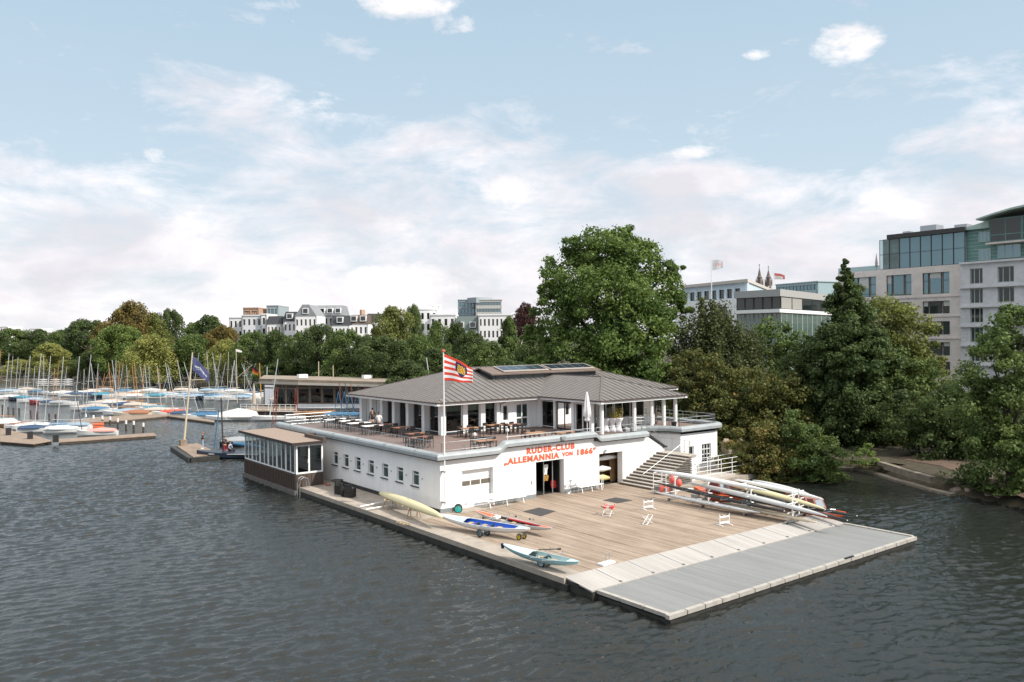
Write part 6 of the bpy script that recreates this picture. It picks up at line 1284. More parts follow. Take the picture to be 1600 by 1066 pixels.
for (a, b, n_, nm) in ((l0, c0, 5, 'upper'), (c0, r0, 9, 'upper')):
    u = (b-a).normalized(); L_ = (b-a).length
    for k in range(n_):
        win(gv, a, u, L_*k/n_+.03, L_*(k+1)/n_-.03, zB, zC-.1, recess=0, fw=.10, glass=(SKYG2 if n_ == 5 else (mat('pale_curtain_glass', (.38, .37, .34), .2) if k in (0, 1, 5, 6) else SKYG2)), frame=FRB)
        win(gv, a, u, L_*k/n_+.03, L_*(k+1)/n_-.03, zB-5.2, zB-.5, recess=0, fw=.12, mull=(.5,), glass=mat('greenish_glass', (.10, .15, .13), .08, spec=1, metal=.1), frame=mat('pale_green_frame', (.35, .40, .37), .5))
# white and blue apartment house left of it
d1 = 135; hp = [V2(1066, d1+16), V2(1168, d1), V2(1215, d1+40), V2(1105, d1+56)]
zt, zb1 = zat(1168, 441, d1), zat(1168, 466, d1)
wl = [(0, .02+.115*k, .02+.115*k+.075, zb1+.2, zt-.9) for k in range(8)]+[(0, .55+.16*k, .55+.16*k+.07, zb1-4.2, zb1-1.2) for k in range(3)]
facade_block('apartment_house', 'white flat-roofed apartment house with pale blue panels and tall windows left of the glass villa', 'apartment house', hp, 0, zt, mat('pale_blue_panel', (.50, .58, .64), .6, var=.08), wl, rooft=.5, roof=mat('brown_white_parapet', (.50, .46, .42), .8))
q = MB(); u = (hp[1]-hp[0]).normalized(); a = hp[0]-Vector((-u.y, u.x))*.35*-1; 
o = thing('white_balcony_front', 'white plastered lower front with dark window below the pale blue storey', 'house front', (hp[1].x, hp[1].y, 0)); q = MB(); n2 = Vector((u.y, -u.x)); holewall(q, hp[0]+n2*1.6, u, (hp[1]-hp[0]).length+1.2, 0, zb1, [(12.2, 14.6, zb1-4.6, zb1-1.3)], 1.4); q.build('wall', WB, o)
win(o, hp[0]+n2*1.6, u, 12.2, 14.6, zb1-4.6, zb1-1.3, recess=.3, fw=.15, mull=(.5,), frame=FRB)
# flags on tall poles
dd = 128; p = atd(1112.5, dd); o = thing('flagpole', 'tall thin white flagpole carrying the pale flag before the apartment house', 'flagpole', (p.x, p.y, 0)); q = MB(); q.tube((p.x, p.y, 5), pdep(1112.5, 404, dd), .09, .06); q.build('pole', WPAINT, o)
FG = mat('flag_pale_grey', (.55, .55, .57), .8); FPK = mat('flag_faded_red', (.60, .22, .20), .8); FGL = mat('flag_mid_grey', (.36, .37, .40), .8)
GL = {'U': ('1001', '1001', '1001', '1001', '0110'), 'B': ('1110', '1001', '1110', '1001', '1110'), 'S': ('0111', '1000', '0110', '0001', '1110')}
def ubs(s, t_):
    if not (.36 < t_ < .68): return 0
    r_ = int((t_-.36)/.064)
    if .08 < s < .26: return 2 if abs(s-.17) < .015 or abs((s-.17)*1.6-(t_-.52)) < .02 or abs((s-.17)*1.6+(t_-.52)) < .02 else 0
    for i, ch_ in enumerate('UBS'):
        a = .32+i*.21
        if a < s < a+.17: return 1 if GL[ch_][min(4, r_)][min(3, int((s-a)/.0425))] == '1' else 0
    return 0
flag('bank_flag', tuple(pdep(1112.8, 405.5, dd)), (.75, -.60, 0), 1.9, 1.75, ubs, [FG, FPK, FGL], 'pale grey flag with faded red lettering above the apartment house', 60, 40, .06, .12)
dd = 190; p = atd(1210.5, dd); o = thing('flagpole', 'thin flagpole with the red and white flag right of the church spires', 'flagpole', (p.x, p.y, 0)); q = MB(); q.tube((p.x, p.y, 5), pdep(1210.3, 425, dd), .09, .06); q.build('pole', WPAINT, o)
flag('red_white_flag', tuple(pdep(1210.6, 426.5, dd)), (.75, -.60, 0), 2.6, 1.5, lambda s, t_: 0 if t_ < .45 or s > .85 else 1, [mat('flag_dull_red', (.42, .10, .09), .8), mat('flag_greyed_white', (.50, .47, .46), .8)], 'red and white flag flying right of the church spires', 24, 16, .12, .5)
# church
dch = 520; SPM = mat('spire_brown', (.16, .125, .11), .8, var=.2, vscale=.2)
ch = thing('church', 'brown brick church with two slender pointed spires on the skyline', 'church', tuple(atd(1194, dch)))
for x, tp in ((1187.5, 414), (1201.5, 417)):
    p = atd(x, dch); zt = zat(x, tp, dch); zs = zat(x, 441, dch); zm = zat(x, 434, dch); zb = 20; w_ = 1.6
    q = MB(); q.box(p.x-w_, p.x+w_, p.y-w_, p.y+w_, 0, zs-1); q.build('tower', SPM, ch)
    q = MB(); q.lathe((p.x, p.y, 0), [(1.7, zs-1), (1.4, zm-.5), (1.75, zm), (1.1, zm+1.2), (.2, zt-2.2), (.12, zt-.4), (.5, zt-.2), (.05, zt+.6)], 8); q.build('spire', SPM, ch)
    for dxy in ((-1, -1), (1, -1), (1, 1), (-1, 1)): q = MB(); q.lathe((p.x+dxy[0]*1.45, p.y+dxy[1]*1.45, 0), [(.4, zs-2), (.35, zs+1.0), (.05, zm)], 6); q.build('pinnacle', SPM, ch)
    for s in (-1, 1): q = MB(); c_ = p-FWD*2.4+RGT*s*.9; q.box(c_.x-.4, c_.x+.4, c_.y-.4, c_.y+.4, zs-6, zs-2.5); q.build('louvre', mat('pale_louvre', (.5, .48, .45), .8), ch)
q = MB(); p = atd(1194, dch+12); q.box(p.x-12, p.x+12, p.y-10, p.y+20, 0, 32); q.build('nave', SPM, ch)
# simple office slabs on the skyline
def slab(label, x0, x1, ytop, dist, wallm, rows_, cols_, glassm, depth=14, skew=0, zbase=0, name='office_slab', cat='office block', wy=.62, rowh=None, gapc=.12):
    a = V2(x0, dist+skew); b = V2(x1, dist); u = (b-a).normalized(); L_ = (b-a).length; zt = zat(x1, ytop, dist); rh = rowh or 3.4; w = []
    n_ = Vector((-u.y, u.x))
    for r_ in range(rows_):
        for c in range(cols_): w.append((0, (c+gapc)/cols_, (c+1-gapc)/cols_, zt-.9-r_*rh-rh*wy, zt-.9-r_*rh))
    return facade_block(name, label, cat, [a, b, b+n_*depth, a+n_*depth], zbase, zt, wallm, w, glass=glassm)
slab('blue-green glass office slab on the skyline right of the spires', 1213, 1278, 440.5, 300, mat('bluegreen_slab', (.30, .40, .42), .5), 3, 12, SKYG, skew=18, gapc=.03, wy=.55)
slab('small grey and white office top beside the glass slab on the skyline', 1281, 1312, 450, 330, WB, 2, 5, SKYG2)
slab('left tower of the grey glass high-rise on the skyline above the white terraces', 716, 742, 469, 420, mat('grey_panel', (.30, .34, .37), .5), 4, 5, SKYG, wy=.8, gapc=.07)
slab('recessed dark middle of the high-rise on the skyline', 742, 743.5, 469.5, 428, mat('grey_panel', (.30, .34, .37), .5), 3, 1, SKYG2)
slab('right banded wing of the grey high-rise on the skyline', 743.5, 784, 469, 415, mat('pale_panel', (.50, .49, .47), .6), 5, 9, SKYG, wy=.5, gapc=.05)
q = MB(); p = atd(750, 420); q.box(p.x-5, p.x+5, p.y-4, p.y+4, 30, zat(750, 465.5, 420)); tag(q.build('roof_plant_room', mat('grey_panel', (.3, .34, .37), .5)), 'small plant room on top of the grey high-rise', 'plant room')
# row of town houses behind the middle trees
SLATE = mat('dark_slate', (.035, .038, .042), .6, var=.2); GSL = mat('grey_slate', (.24, .25, .26), .6, var=.12, vscale=.6); RBR = mat('brown_roof', (.11, .075, .06), .7, var=.2); BRK = mat('orange_brick', (.46, .30, .21), .8, var=.15)
def house(label, x0, x1, yroof, yeave, dist, wallm, roofm, cols_, rows_=3, style='mansard', glassm=DGLASS, skew=0, dormers=0, depth=12, chim=None):
    a = V2(x0, dist+skew); b = V2(x1, dist); u = (b-a).normalized(); L_ = (b-a).length; n_ = Vector((-u.y, u.x)); ze = zat((x0+x1)/2, yeave, dist); zr = zat((x0+x1)/2, yroof, dist); w = []
    for r_ in range(rows_):
        for c in range(cols_): w.append((0, (c+.28)/cols_, (c+.72)/cols_, ze-1.0-3.3*r_-1.9, ze-1.0-3.3*r_))
    o = facade_block('town_house', label, 'house', [a, b, b+n_*depth, a+n_*depth], 0, ze, wallm, w, glass=glassm, rooft=0 if style != 'flat' else .4); o['group'] = 'town houses behind the trees'
    P3 = lambda s, t_, z: (a.x+u.x*s+n_.x*t_, a.y+u.y*s+n_.y*t_, z)
    q = MB()
    if style == 'mansard': i_ = min(2.2, (zr-ze)*.45); q.raw([P3(-.2, -.2, ze), P3(L_+.2, -.2, ze), P3(L_+.2, depth, ze), P3(-.2, depth, ze), P3(i_*.3, i_, zr), P3(L_-i_*.3, i_, zr), P3(L_-i_*.3, depth-i_, zr), P3(i_*.3, depth-i_, zr)], [(0, 1, 5, 4), (1, 2, 6, 5), (2, 3, 7, 6), (3, 0, 4, 7), (4, 5, 6, 7)]); q.build('roof', roofm, o)
    if style == 'gable': q.raw([P3(0, -.1, ze), P3(L_, -.1, ze), P3(L_, depth, ze), P3(0, depth, ze), P3(L_/2-1, 0, zr), P3(L_/2+1, 0, zr), P3(L_/2+1, depth, zr), P3(L_/2-1, depth, zr)], [(0, 1, 5, 4), (1, 2, 6, 5), (3, 0, 4, 7), (4, 5, 6, 7), (2, 3, 7, 6)]); q.build('roof', roofm, o)
    for k in range(dormers):
        s = L_*(k+.5)/dormers; q = MB(); vs = [P3(s+i_x, t_, z) for t_ in (-.3, 2.5) for i_x, z in ((-.9, ze+.7), (.9, ze+.7), (.9, ze+2.4), (-.9, ze+2.4))]; q.raw(vs, [(0, 1, 2, 3), (0, 4, 5, 1), (1, 5, 6, 2), (2, 6, 7, 3), (3, 7, 4, 0)]); dm = q.build('dormer', WB, o); q = MB(); q.face([P3(s-.7, -.32, ze+.9), P3(s+.7, -.32, ze+.9), P3(s+.7, -.32, ze+2.2), P3(s-.7, -.32, ze+2.2)]); q.build('pane', glassm, dm)
    if chim: q = MB(); s = L_*chim; v = Vector(P3(s, 3, 0)); q.box(v.x-.6, v.x+.6, v.y-.6, v.y+.6, ze, zr+1.6); q.build('chimney', BRK, o)
    return o
WG = mat('greyish_white_render', (.70, .70, .71), .8, var=.05)
house('low white house with two window bands at the left end of the house row', 358, 379, 497, 497, 262, WB, WB, 3, style='flat')
house('white flat-roofed block with corner balconies left in the house row', 378, 409, 494, 494, 258, WG, WB, 4, style='flat')
slab('orange-brown brick box on the roofs left in the house row', 380.5, 404, 482, 285, BRK, 1, 2, BRK, name='brick_upper_block', cat='rooftop block')
slab('pale blue-grey glazed rooftop block behind the arched gable house', 417, 435, 478.5, 290, mat('bluegrey_panel', (.33, .38, .40), .5), 2, 3, SKYG, name='rooftop_block', cat='rooftop block')
house('narrow white stair gable wall between flat block and arched balcony house', 408, 417, 490, 492, 257, WB, WB, 1, style='flat')
house('white house with glazed mansard and orange arched balconies', 417, 440, 494, 506, 255, WB, SLATE, 4, style='mansard', glassm=mat('orange_arches', (.35, .16, .08), .6), dormers=0)
house('white house with dark slate roof and loggia between the arched house and the tall gable', 443, 463, 487, 502, 253, WB, SLATE, 3, style='mansard', dormers=1)
house('tall white gabled house with grey slate roof in the middle of the house row', 461, 495, 476, 494, 250, WB, GSL, 5, 4, style='gable', dormers=1)
house('long grey mansard building with four small dormers behind the gabled house', 485, 535, 477, 493, 268, mat('grey_wall', (.22, .23, .24), .8), GSL, 7, style='mansard', dormers=4)
house('dark-roofed white house with wide white dormer right of the grey mansard', 517, 546, 493, 508, 240, WB, SLATE, 5, style='mansard', dormers=1)
house('brown-roofed house with tall brick chimney behind the trees', 546, 575, 492, 506, 243, WB, RBR, 4, style='mansard', dormers=2, chim=.62)
house('house with thin white chimney and dark roof just left of the round green tree', 572, 596, 490, 502, 250, WB, SLATE, 3, style='mansard')
house('tall white flat-roofed house with two dark windows right of the round green tree', 638, 683, 484, 484, 245, WB, WB, 5, style='flat')
slab('white stair tower between the two white flat-roofed houses', 676, 687, 478, 246, WB, 1, 1, WB, name='stair_tower', cat='tower', depth=6)
house('second white flat-roofed terrace house with bay windows', 672, 712, 493, 493, 235, WB, WB, 4, style='flat')
house('house with steep green-grey roof and pale gable between the white terraces', 711, 748, 494, 516, 233, WB, mat('green_grey_roof', (.10, .13, .125), .6), 4, style='mansard', dormers=2)
house('long white terrace house with dark tall windows left of the plane tree', 748, 800, 493, 493, 230, WB, WB, 8, style='flat')
house('white terrace house with small white railing partly behind the plane tree', 800, 846, 491, 491, 232, WB, WB, 6, style='flat')
for k, (x0, x1, y, lab) in enumerate(((0, 12, 511, 'tiny white flat building on the skyline at the left edge of the photo'), (46, 60, 514, 'tiny white building on the skyline above the far left trees'), (110, 124, 505, 'small grey building top peeking over the left trees'))): slab(lab, x0, x1, y, 450, WB, 1, 3, DGLASS, name='distant_building', cat='building')
# ------------------------------------------------------------------ trees
def leafmat(name, c1, c2, c3=None, sc=.35, trans=.42):
    m = bpy.data.materials.new(name); m.use_nodes = True; t = m.node_tree; b = t.nodes['Principled BSDF']; b.inputs['Roughness'].default_value = .6; b.inputs['Specular IOR Level'].default_value = .3
    tc = t.nodes.new('ShaderNodeTexCoord'); n = nn(t, 'ShaderNodeTexNoise', i_Scale=sc, i_Detail=4, i_Roughness=.7); t.links.new(tc.outputs['Object'], n.inputs['Vector'])
    cr = t.nodes.new('ShaderNodeValToRGB'); cr.color_ramp.elements[0].position = .36; cr.color_ramp.elements[0].color = c1+(1,); cr.color_ramp.elements[1].position = .62; cr.color_ramp.elements[1].color = c2+(1,)
    if c3: e = cr.color_ramp.elements.new(.72); e.color = c3+(1,)
    t.links.new(n.outputs[0], cr.inputs[0])
    oi = nn(t, 'ShaderNodeTexWhiteNoise', noise_dimensions='3D'); g = t.nodes.new('ShaderNodeNewGeometry')
    hv = nn(t, 'ShaderNodeHueSaturation'); t.links.new(cr.outputs[0], hv.inputs['Color'])
    rp = nn(t, 'ShaderNodeMapRange', i_From_Min=0, i_From_Max=1, i_To_Min=.65, i_To_Max=1.35); t.links.new(g.outputs['Random Per Island'], rp.inputs['Value']); t.links.new(rp.outputs[0], hv.inputs['Value'])
    t.links.new(hv.outputs[0], b.inputs['Base Color'])
    tr = t.nodes.new('ShaderNodeBsdfTranslucent'); t.links.new(hv.outputs[0], tr.inputs[0]); mx = t.nodes.new('ShaderNodeMixShader'); mx.inputs[0].default_value = trans
    t.links.new(b.outputs[0], mx.inputs[1]); t.links.new(tr.outputs[0], mx.inputs[2]); t.links.new(mx.outputs[0], t.nodes['Material Output'].inputs[0]); return m
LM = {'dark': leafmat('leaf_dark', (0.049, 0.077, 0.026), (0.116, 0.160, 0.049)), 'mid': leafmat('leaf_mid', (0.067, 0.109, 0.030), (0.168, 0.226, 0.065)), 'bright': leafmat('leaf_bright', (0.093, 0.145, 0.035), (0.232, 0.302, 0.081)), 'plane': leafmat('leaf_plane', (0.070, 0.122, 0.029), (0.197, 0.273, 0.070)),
      'olive': leafmat('leaf_olive', (0.099, 0.122, 0.030), (0.232, 0.249, 0.070)), 'brown': leafmat('leaf_brown', (0.128, 0.110, 0.032), (0.244, 0.180, 0.052), (0.128, 0.162, 0.042)), 'yellow': leafmat('leaf_yellow', (0.197, 0.220, 0.058), (0.383, 0.383, 0.116)),
      'rust': leafmat('leaf_rust', (0.070, 0.090, 0.026), (0.174, 0.174, 0.049), (0.313, 0.174, 0.052), sc=.7), 'rustbush': leafmat('leaf_rust_bush', (0.087, 0.116, 0.032), (0.232, 0.197, 0.058), (0.418, 0.186, 0.058), sc=.9), 'weep': leafmat('leaf_weeping', (.05, .066, .024), (.135, .155, .058), sc=.5), 'copper': leafmat('leaf_copper', (0.052, 0.023, 0.021), (0.099, 0.042, 0.035)), 'conifer': leafmat('leaf_conifer', (0.052, 0.087, 0.028), (0.116, 0.162, 0.052))}
BARK = mat('bark', (.055, .04, .03), .95, var=.4, vscale=3, stretch=(1, 1, .3), bump=.5, bscale=8)
def leaves(centers, radii, per, size, rng, shell=.55, droop=0.0, up=.25, bias=.75):
    """centers (n,3), radii (n,3) -> vertex array (N*4,3): leaf clumps spread through each lobe"""
    n = len(centers); tot = int(n*per); idx = rng.integers(0, n, tot); v = rng.normal(size=(tot, 3)); v /= np.linalg.norm(v, axis=1)[:, None]
    r_ = shell+(1-shell)*rng.random(tot)**.6; r_ = r_*(1+.12*rng.normal(size=tot)); pos = centers[idx]+v*radii[idx]*r_[:, None]
    if droop: pos[:, 2] -= droop*rng.random(tot)**2*radii[idx][:, 2]
    nrm = v*bias+rng.normal(size=(tot, 3))*.55+np.array([0, 0, up]); nrm /= np.linalg.norm(nrm, axis=1)[:, None]
    a = np.cross(nrm, rng.normal(size=(tot, 3))); a /= np.linalg.norm(a, axis=1)[:, None]; b = np.cross(nrm, a); s = size*(.6+.8*rng.random(tot))[:, None]
    k = .5; q = np.stack([pos-a*s*.6, pos-b*s*k+nrm*s*.12, pos+a*s*.6, pos+b*s*k+nrm*s*.12], axis=1); return q.reshape(-1, 3)
def leafmesh(name, V):
    me = bpy.data.meshes.new(name); N = len(V)//4; me.vertices.add(N*4); me.vertices.foreach_set('co', V.astype(np.float32).ravel()); me.loops.add(N*4); me.loops.foreach_set('vertex_index', np.arange(N*4, dtype=np.int32)); me.polygons.add(N); me.polygons.foreach_set('loop_start', np.arange(0, N*4, 4, dtype=np.int32)); me.update(calc_edges=True); return me
def lobes(rng, n, H_, W_, base=.2, top=1.0, shape='round', k=.30):
    """lobe centres over a crown envelope of height H_ and width W_"""
    c = []; r_ = []
    for i in range(n):
        t_ = (i+.5)/n; z = base+(top-base)*(t_**.9); tt = (z-base)/(top-base)
        if shape == 'round': e = math.sqrt(max(0, 1-((tt-.42)/.60)**2))
        elif shape == 'cone': e = (1-tt)**.8*.95+.05
        elif shape == 'dome': e = math.sqrt(max(0, 1-tt**2.2))
        else: e = 1-.5*tt
        a = i*2.39996+rng.uniform(-.5, .5); rr = e*W_/2*rng.uniform(.55, .92)*(1 if rng.random() > .25 else .4); s = k*W_/2*rng.uniform(.75, 1.35)*(.45+.55*e)
        c.append((math.cos(a)*rr, math.sin(a)*rr, z*H_)); r_.append((s, s, s*rng.uniform(.65, .95)))
    return np.array(c), np.array(r_)
PROTO = {}
def proto(kind, seed):
    """unit crown and trunk meshes (height 1 at width 1 scaled later)"""
    key = (kind, seed)
    if key in PROTO: return PROTO[key]
    rng = np.random.default_rng(seed*17+5); H_, W_ = 20.0, 18.0
    sh = {'round': 'round', 'tall': 'round', 'dome': 'dome', 'cone': 'cone', 'willow': 'dome', 'shrub': 'dome'}[kind]
    c, r_ = lobes(rng, 46 if kind != 'cone' else 60, H_*.95, W_*.95, .10 if kind in ('shrub', 'willow', 'dome') else .16, .96, sh, .30 if kind != 'cone' else .22)
    V = leaves(c, r_, 300, .42, rng, droop=1.6 if kind == 'willow' else 0)
    # finer sprays that break the outline
    V2_ = leaves(c*np.array([1.05, 1.05, 1.03]), r_*.62, 90, .34, rng, shell=.9); V = np.concatenate([V, V2_])
    V[:, 2] = np.maximum(V[:, 2], .3); PROTO[key] = leafmesh('crown', V)
    q = MB(); q.path([(0, 0, -.3), (0, 0, 5), (.3, 0, 11), (.2, .2, 16)], [.55, .4, .25, .08], 8)
    for k in range(9):
        a = k*2.4; z = 4+k*1.2; q.path([(0, 0, z), (math.cos(a)*2.6, math.sin(a)*2.6, z+1.8), (math.cos(a)*5.5, math.sin(a)*5.5, z+2.6)], [.22, .13, .04], 5)
    me = bpy.data.meshes.new('trunk'); me.from_pydata(q.v, [], q.f); me.materials.append(BARK); PROTO[key+('t',)] = me; return PROTO[key]
CM = {}
def tree(name, label, px, top, hw, dist, mat_, kind='round', seed=0, rz=0, group=None, zb=.7, cat='tree', ymin=None):
    p = atd(px, dist); H_ = zat(px, top, dist)-zb; W_ = 2*hw/FPX*dist
    proto(kind, seed); o = thing(name, label, cat, (p.x, p.y, zb), rz, group); o.scale = (W_/18, W_/18, H_/20)
    key = (kind, seed, mat_)
    if key not in CM: m_ = PROTO[(kind, seed)].copy(); m_.materials.append(LM[mat_]); CM[key] = m_
    for nm, me in (('crown', CM[key]), ('trunk', PROTO[(kind, seed, 't')])): c = bpy.data.objects.new(nm, me); C.objects.link(c); c.parent = o
    return o
G1 = 'trees on the far shore behind the marina'
for i, (px, top, hw, d_, m_, k_, lab) in enumerate([
 (-20, 512, 50, 330, 'dark', 'round', 'dark green tree cut by the left edge of the photo'), (22, 511, 36, 345, 'mid', 'round', 'low dark green tree at the far left skyline'), (62, 512, 34, 335, 'dark', 'round', 'dark tree in the far left treeline between two low ones'), (95, 513, 30, 320, 'mid', 'dome', 'low rounded green tree left of the tall dark group'),
 (136, 496, 42, 280, 'dark', 'round', 'tall dark green tree left of the orange-tinted one'), (165, 502, 26, 270, 'brown', 'round', 'brownish slim tree at the left foot of the orange-tinted one'), (203, 467, 42, 268, 'brown', 'round', 'tallest orange-tinted tree on the far shore'), (240, 486, 32, 272, 'olive', 'round', 'olive tree right behind the orange-tinted one'), (264, 479, 28, 285, 'dark', 'round', 'dark round tree right of the orange-tinted one'),
 (188, 505, 42, 240, 'bright', 'round', 'bright mid-green tree before the orange-tinted one'), (236, 519, 46, 222, 'yellow', 'willow', 'yellow-green willow hanging over the water'), (305, 500, 26, 262, 'mid', 'round', 'mid-green tree in the gap left of the dark domed one'), (328, 489, 38, 255, 'dark', 'dome', 'dark domed tree above the flag jetty'), (350, 505, 32, 235, 'brown', 'round', 'brownish tree right of the dark domed one'),
 (352, 527, 36, 212, 'yellow', 'willow', 'pale yellow-green willow below the brownish tree'), (300, 520, 36, 228, 'mid', 'round', 'mid-green tree between the two willows'), (78, 534, 34, 262, 'yellow', 'dome', 'pale yellow bushy tree low at the far shore'), (30, 560, 34, 262, 'yellow', 'shrub', 'low pale hedge at the far waterline by the left edge'), (110, 562, 30, 250, 'olive', 'shrub', 'low olive shrub at the far waterline'), (150, 540, 34, 245, 'dark', 'shrub', 'dark bushy undergrowth behind the masts'), (270, 548, 40, 232, 'dark', 'shrub', 'dark undergrowth between the willows'),
 (395, 515, 36, 205, 'mid', 'round', 'mid-green tree right of the lower willow'), (430, 512, 34, 198, 'dark', 'round', 'dark tree above the left end of the lake pavilion'), (470, 516, 34, 190, 'mid', 'round', 'mid-green tree above the lake pavilion roof'), (500, 503, 34, 184, 'dark', 'round', 'dark pointed tree before the gabled house'), (538, 512, 38, 178, 'mid', 'round', 'broad mid-green tree right of the dark pointed one'), (572, 520, 34, 172, 'dark', 'round', 'dark tree beneath the brick chimney house'),
 (612, 474, 46, 176, 'olive', 'round', 'tall olive-green round tree left of the white terrace'), (600, 522, 50, 150, 'dark', 'round', 'broad dark tree before the olive-green one'), (645, 472, 18, 230, 'mid', 'round', 'small tree top behind the olive-green tree'), (655, 520, 36, 160, 'mid', 'round', 'mid-green tree before the white terrace'), (682, 497, 26, 172, 'mid', 'tall', 'slim upright tree before the white terrace'), (712, 500, 22, 175, 'dark', 'tall', 'slim dark tree left of the green-grey roof'), (735, 512, 34, 160, 'dark', 'round', 'dark tree just above the striped flag'), (690, 540, 50, 135, 'dark', 'round', 'low dark tree right behind the flagpole'),
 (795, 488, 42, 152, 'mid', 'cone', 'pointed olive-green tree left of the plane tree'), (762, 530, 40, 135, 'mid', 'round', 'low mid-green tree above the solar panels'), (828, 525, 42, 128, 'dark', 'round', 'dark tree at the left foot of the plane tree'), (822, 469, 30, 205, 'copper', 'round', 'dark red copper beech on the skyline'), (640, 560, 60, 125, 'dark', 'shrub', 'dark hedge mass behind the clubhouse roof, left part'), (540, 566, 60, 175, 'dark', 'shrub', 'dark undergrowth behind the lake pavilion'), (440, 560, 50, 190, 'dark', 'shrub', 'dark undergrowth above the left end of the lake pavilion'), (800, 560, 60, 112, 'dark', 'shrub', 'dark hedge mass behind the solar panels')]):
    tree('broadleaf_tree' if k_ in ('round', 'dome', 'tall') else {'willow': 'willow_tree', 'cone': 'pointed_tree', 'shrub': 'shrub'}[k_], lab, px, top, hw, d_, m_, k_, (i*3) % 5 if k_ == 'round' else i % 2, i*1.7, G1, cat='shrub' if k_ == 'shrub' else 'tree')
# ---- near trees with crowns of their own
def own_tree(name, label, px, dist, lobesl, mat_, per, size, seed, trunk=True, zb=.7, shell=.5, droop=0, cat='tree', fine=.22, tr=.5, sub=7, to=None, vst=1.0):
    """lobesl: (px offset in m to the right, depth offset, z, rx, rz) big lobes, each broken into many small clumps"""
    if to:      # the same tree standing farther back and larger
        k = to/dist; lobesl = [(a*k, b*k, CAMZ+(c+zb-CAMZ)*k-zb, d*k, e*k) for a, b, c, d, e in lobesl]; dist = to; size *= k**.7; sub /= k**1.2
    rng = np.random.default_rng(seed); p = atd(px, dist); cs = []; rs = []
    for lx, ly, lz, rx, rz_ in lobesl:
        m_ = max(10, int(sub*rx*rx*.55))
        v = rng.normal(size=(m_, 3)); v /= np.linalg.norm(v, axis=1)[:, None]; rr = .55+.42*rng.random(m_)
        c = np.array([RGT.x*lx+FWD.x*ly, RGT.y*lx+FWD.y*ly, lz]); cs.append(c+v*np.array([rx, rx, rz_])*rr[:, None]); s = (.16+.17*rng.random(m_))*rx**.75*1.25; rs.append(np.stack([s, s, s*.7*vst], 1))
    c = np.concatenate(cs); r_ = np.concatenate(rs); V = leaves(c, r_, per, size, rng, shell=shell, droop=droop); V = np.concatenate([V, leaves(c, r_*1.35, per*fine, size*.8, rng, shell=.8, droop=droop)])
    V[:, 2] = np.maximum(V[:, 2], .05)
    o = thing(name, label, cat, (p.x, p.y, zb)); me = leafmesh('crown', V); me.materials.append(LM[mat_]); cr = bpy.data.objects.new('crown', me); C.objects.link(cr); cr.parent = o
    if trunk:
        q = MB(); zt = max(l[2] for l in lobesl); q.path([(0, 0, -.3), (.1, 0, zt*.35), (0, .2, zt*.8)], [tr, tr*.7, tr*.25], 9)
        for k, l in enumerate(lobesl):
            e = np.array([RGT.x*l[0]+FWD.x*l[1], RGT.y*l[0]+FWD.y*l[1], l[2]]); z0 = max(1.0, l[2]*.45); q.path([(0, 0, z0), tuple(e*np.array([.5, .5, 1])*1.0+np.array([0, 0, (z0-l[2])*.35])), tuple(e)], [tr*.45, tr*.28, .05], 6)
        q.build('trunk', BARK, o, world=False)
    return o
own_tree('plane_tree', 'huge many-lobed green plane tree towering right behind the clubhouse roof', 955, 98, [(-1.0, 0, 21.4, 4.6, 3.4), (3.0, 1, 20.0, 4.0, 3.3), (-4.2, 1, 18.8, 4.4, 3.8), (5.6, 1, 16.5, 3.9, 4.2), (-6.3, 0, 13.5, 3.6, 3.8), (-1.0, -2, 15.6, 5.6, 5.0), (2.6, -3, 12.5, 4.8, 4.6), (-4.8, -2, 9.0, 4.6, 4.4), (0.0, -4, 8.0, 5.4, 5.0), (5.2, -2, 8.5, 2.8, 4.5), (-8.2, 0, 8.0, 2.4, 3.5), (0, 2, 5, 8, 4), (-7.6, 0, 16.9, 1.5, 1.3), (7.2, 0, 19.4, 1.6, 1.3), (-4.6, 0, 22.4, 1.4, 1.2), (1.6, 0, 23.6, 1.6, 1.0), (8.8, 0, 14.2, 1.3, 1.4), (-9.2, 0, 11.6, 1.4, 1.2), (6.2, -1, 13.2, 2.4, 2.2)], 'plane', 78, .27, 11, sub=7.5, shell=.45, tr=.8)
own_tree('weeping_beech', 'olive-brown weeping beech with drooping curtains right of the plane tree', 1118, 88, [(-.5, 0, 13.6, 2.2, 1.8), (-2.6, 0, 10.6, 2.4, 3.2), (1.0, -1, 11.0, 2.4, 3.0), (3.6, 0, 9.2, 2.2, 3.2), (-3.2, -1, 6.5, 2.4, 3.4), (0, -1.5, 6.8, 3.0, 3.8), (3.6, -1, 5.6, 2.6, 3.4), (5.2, 0, 4.6, 1.9, 3.0), (0, 1.5, 6, 4.5, 4.5), (0, 1, 9.5, 3, 3.2)], 'weep', 120, .22, 12, sub=9, droop=2.0, vst=3.4, tr=.45, to=96)
own_tree('broadleaf_tree', 'dark green tree right of the weeping beech before the glass villa', 1212, 92, [(0, 0, 10.8, 2.8, 2.4), (-2.2, 0, 7.5, 3.0, 3.4), (2.2, 0, 7.6, 2.8, 3.4), (0, -1, 4.5, 4, 4)], 'mid', 60, .27, 13, to=100)
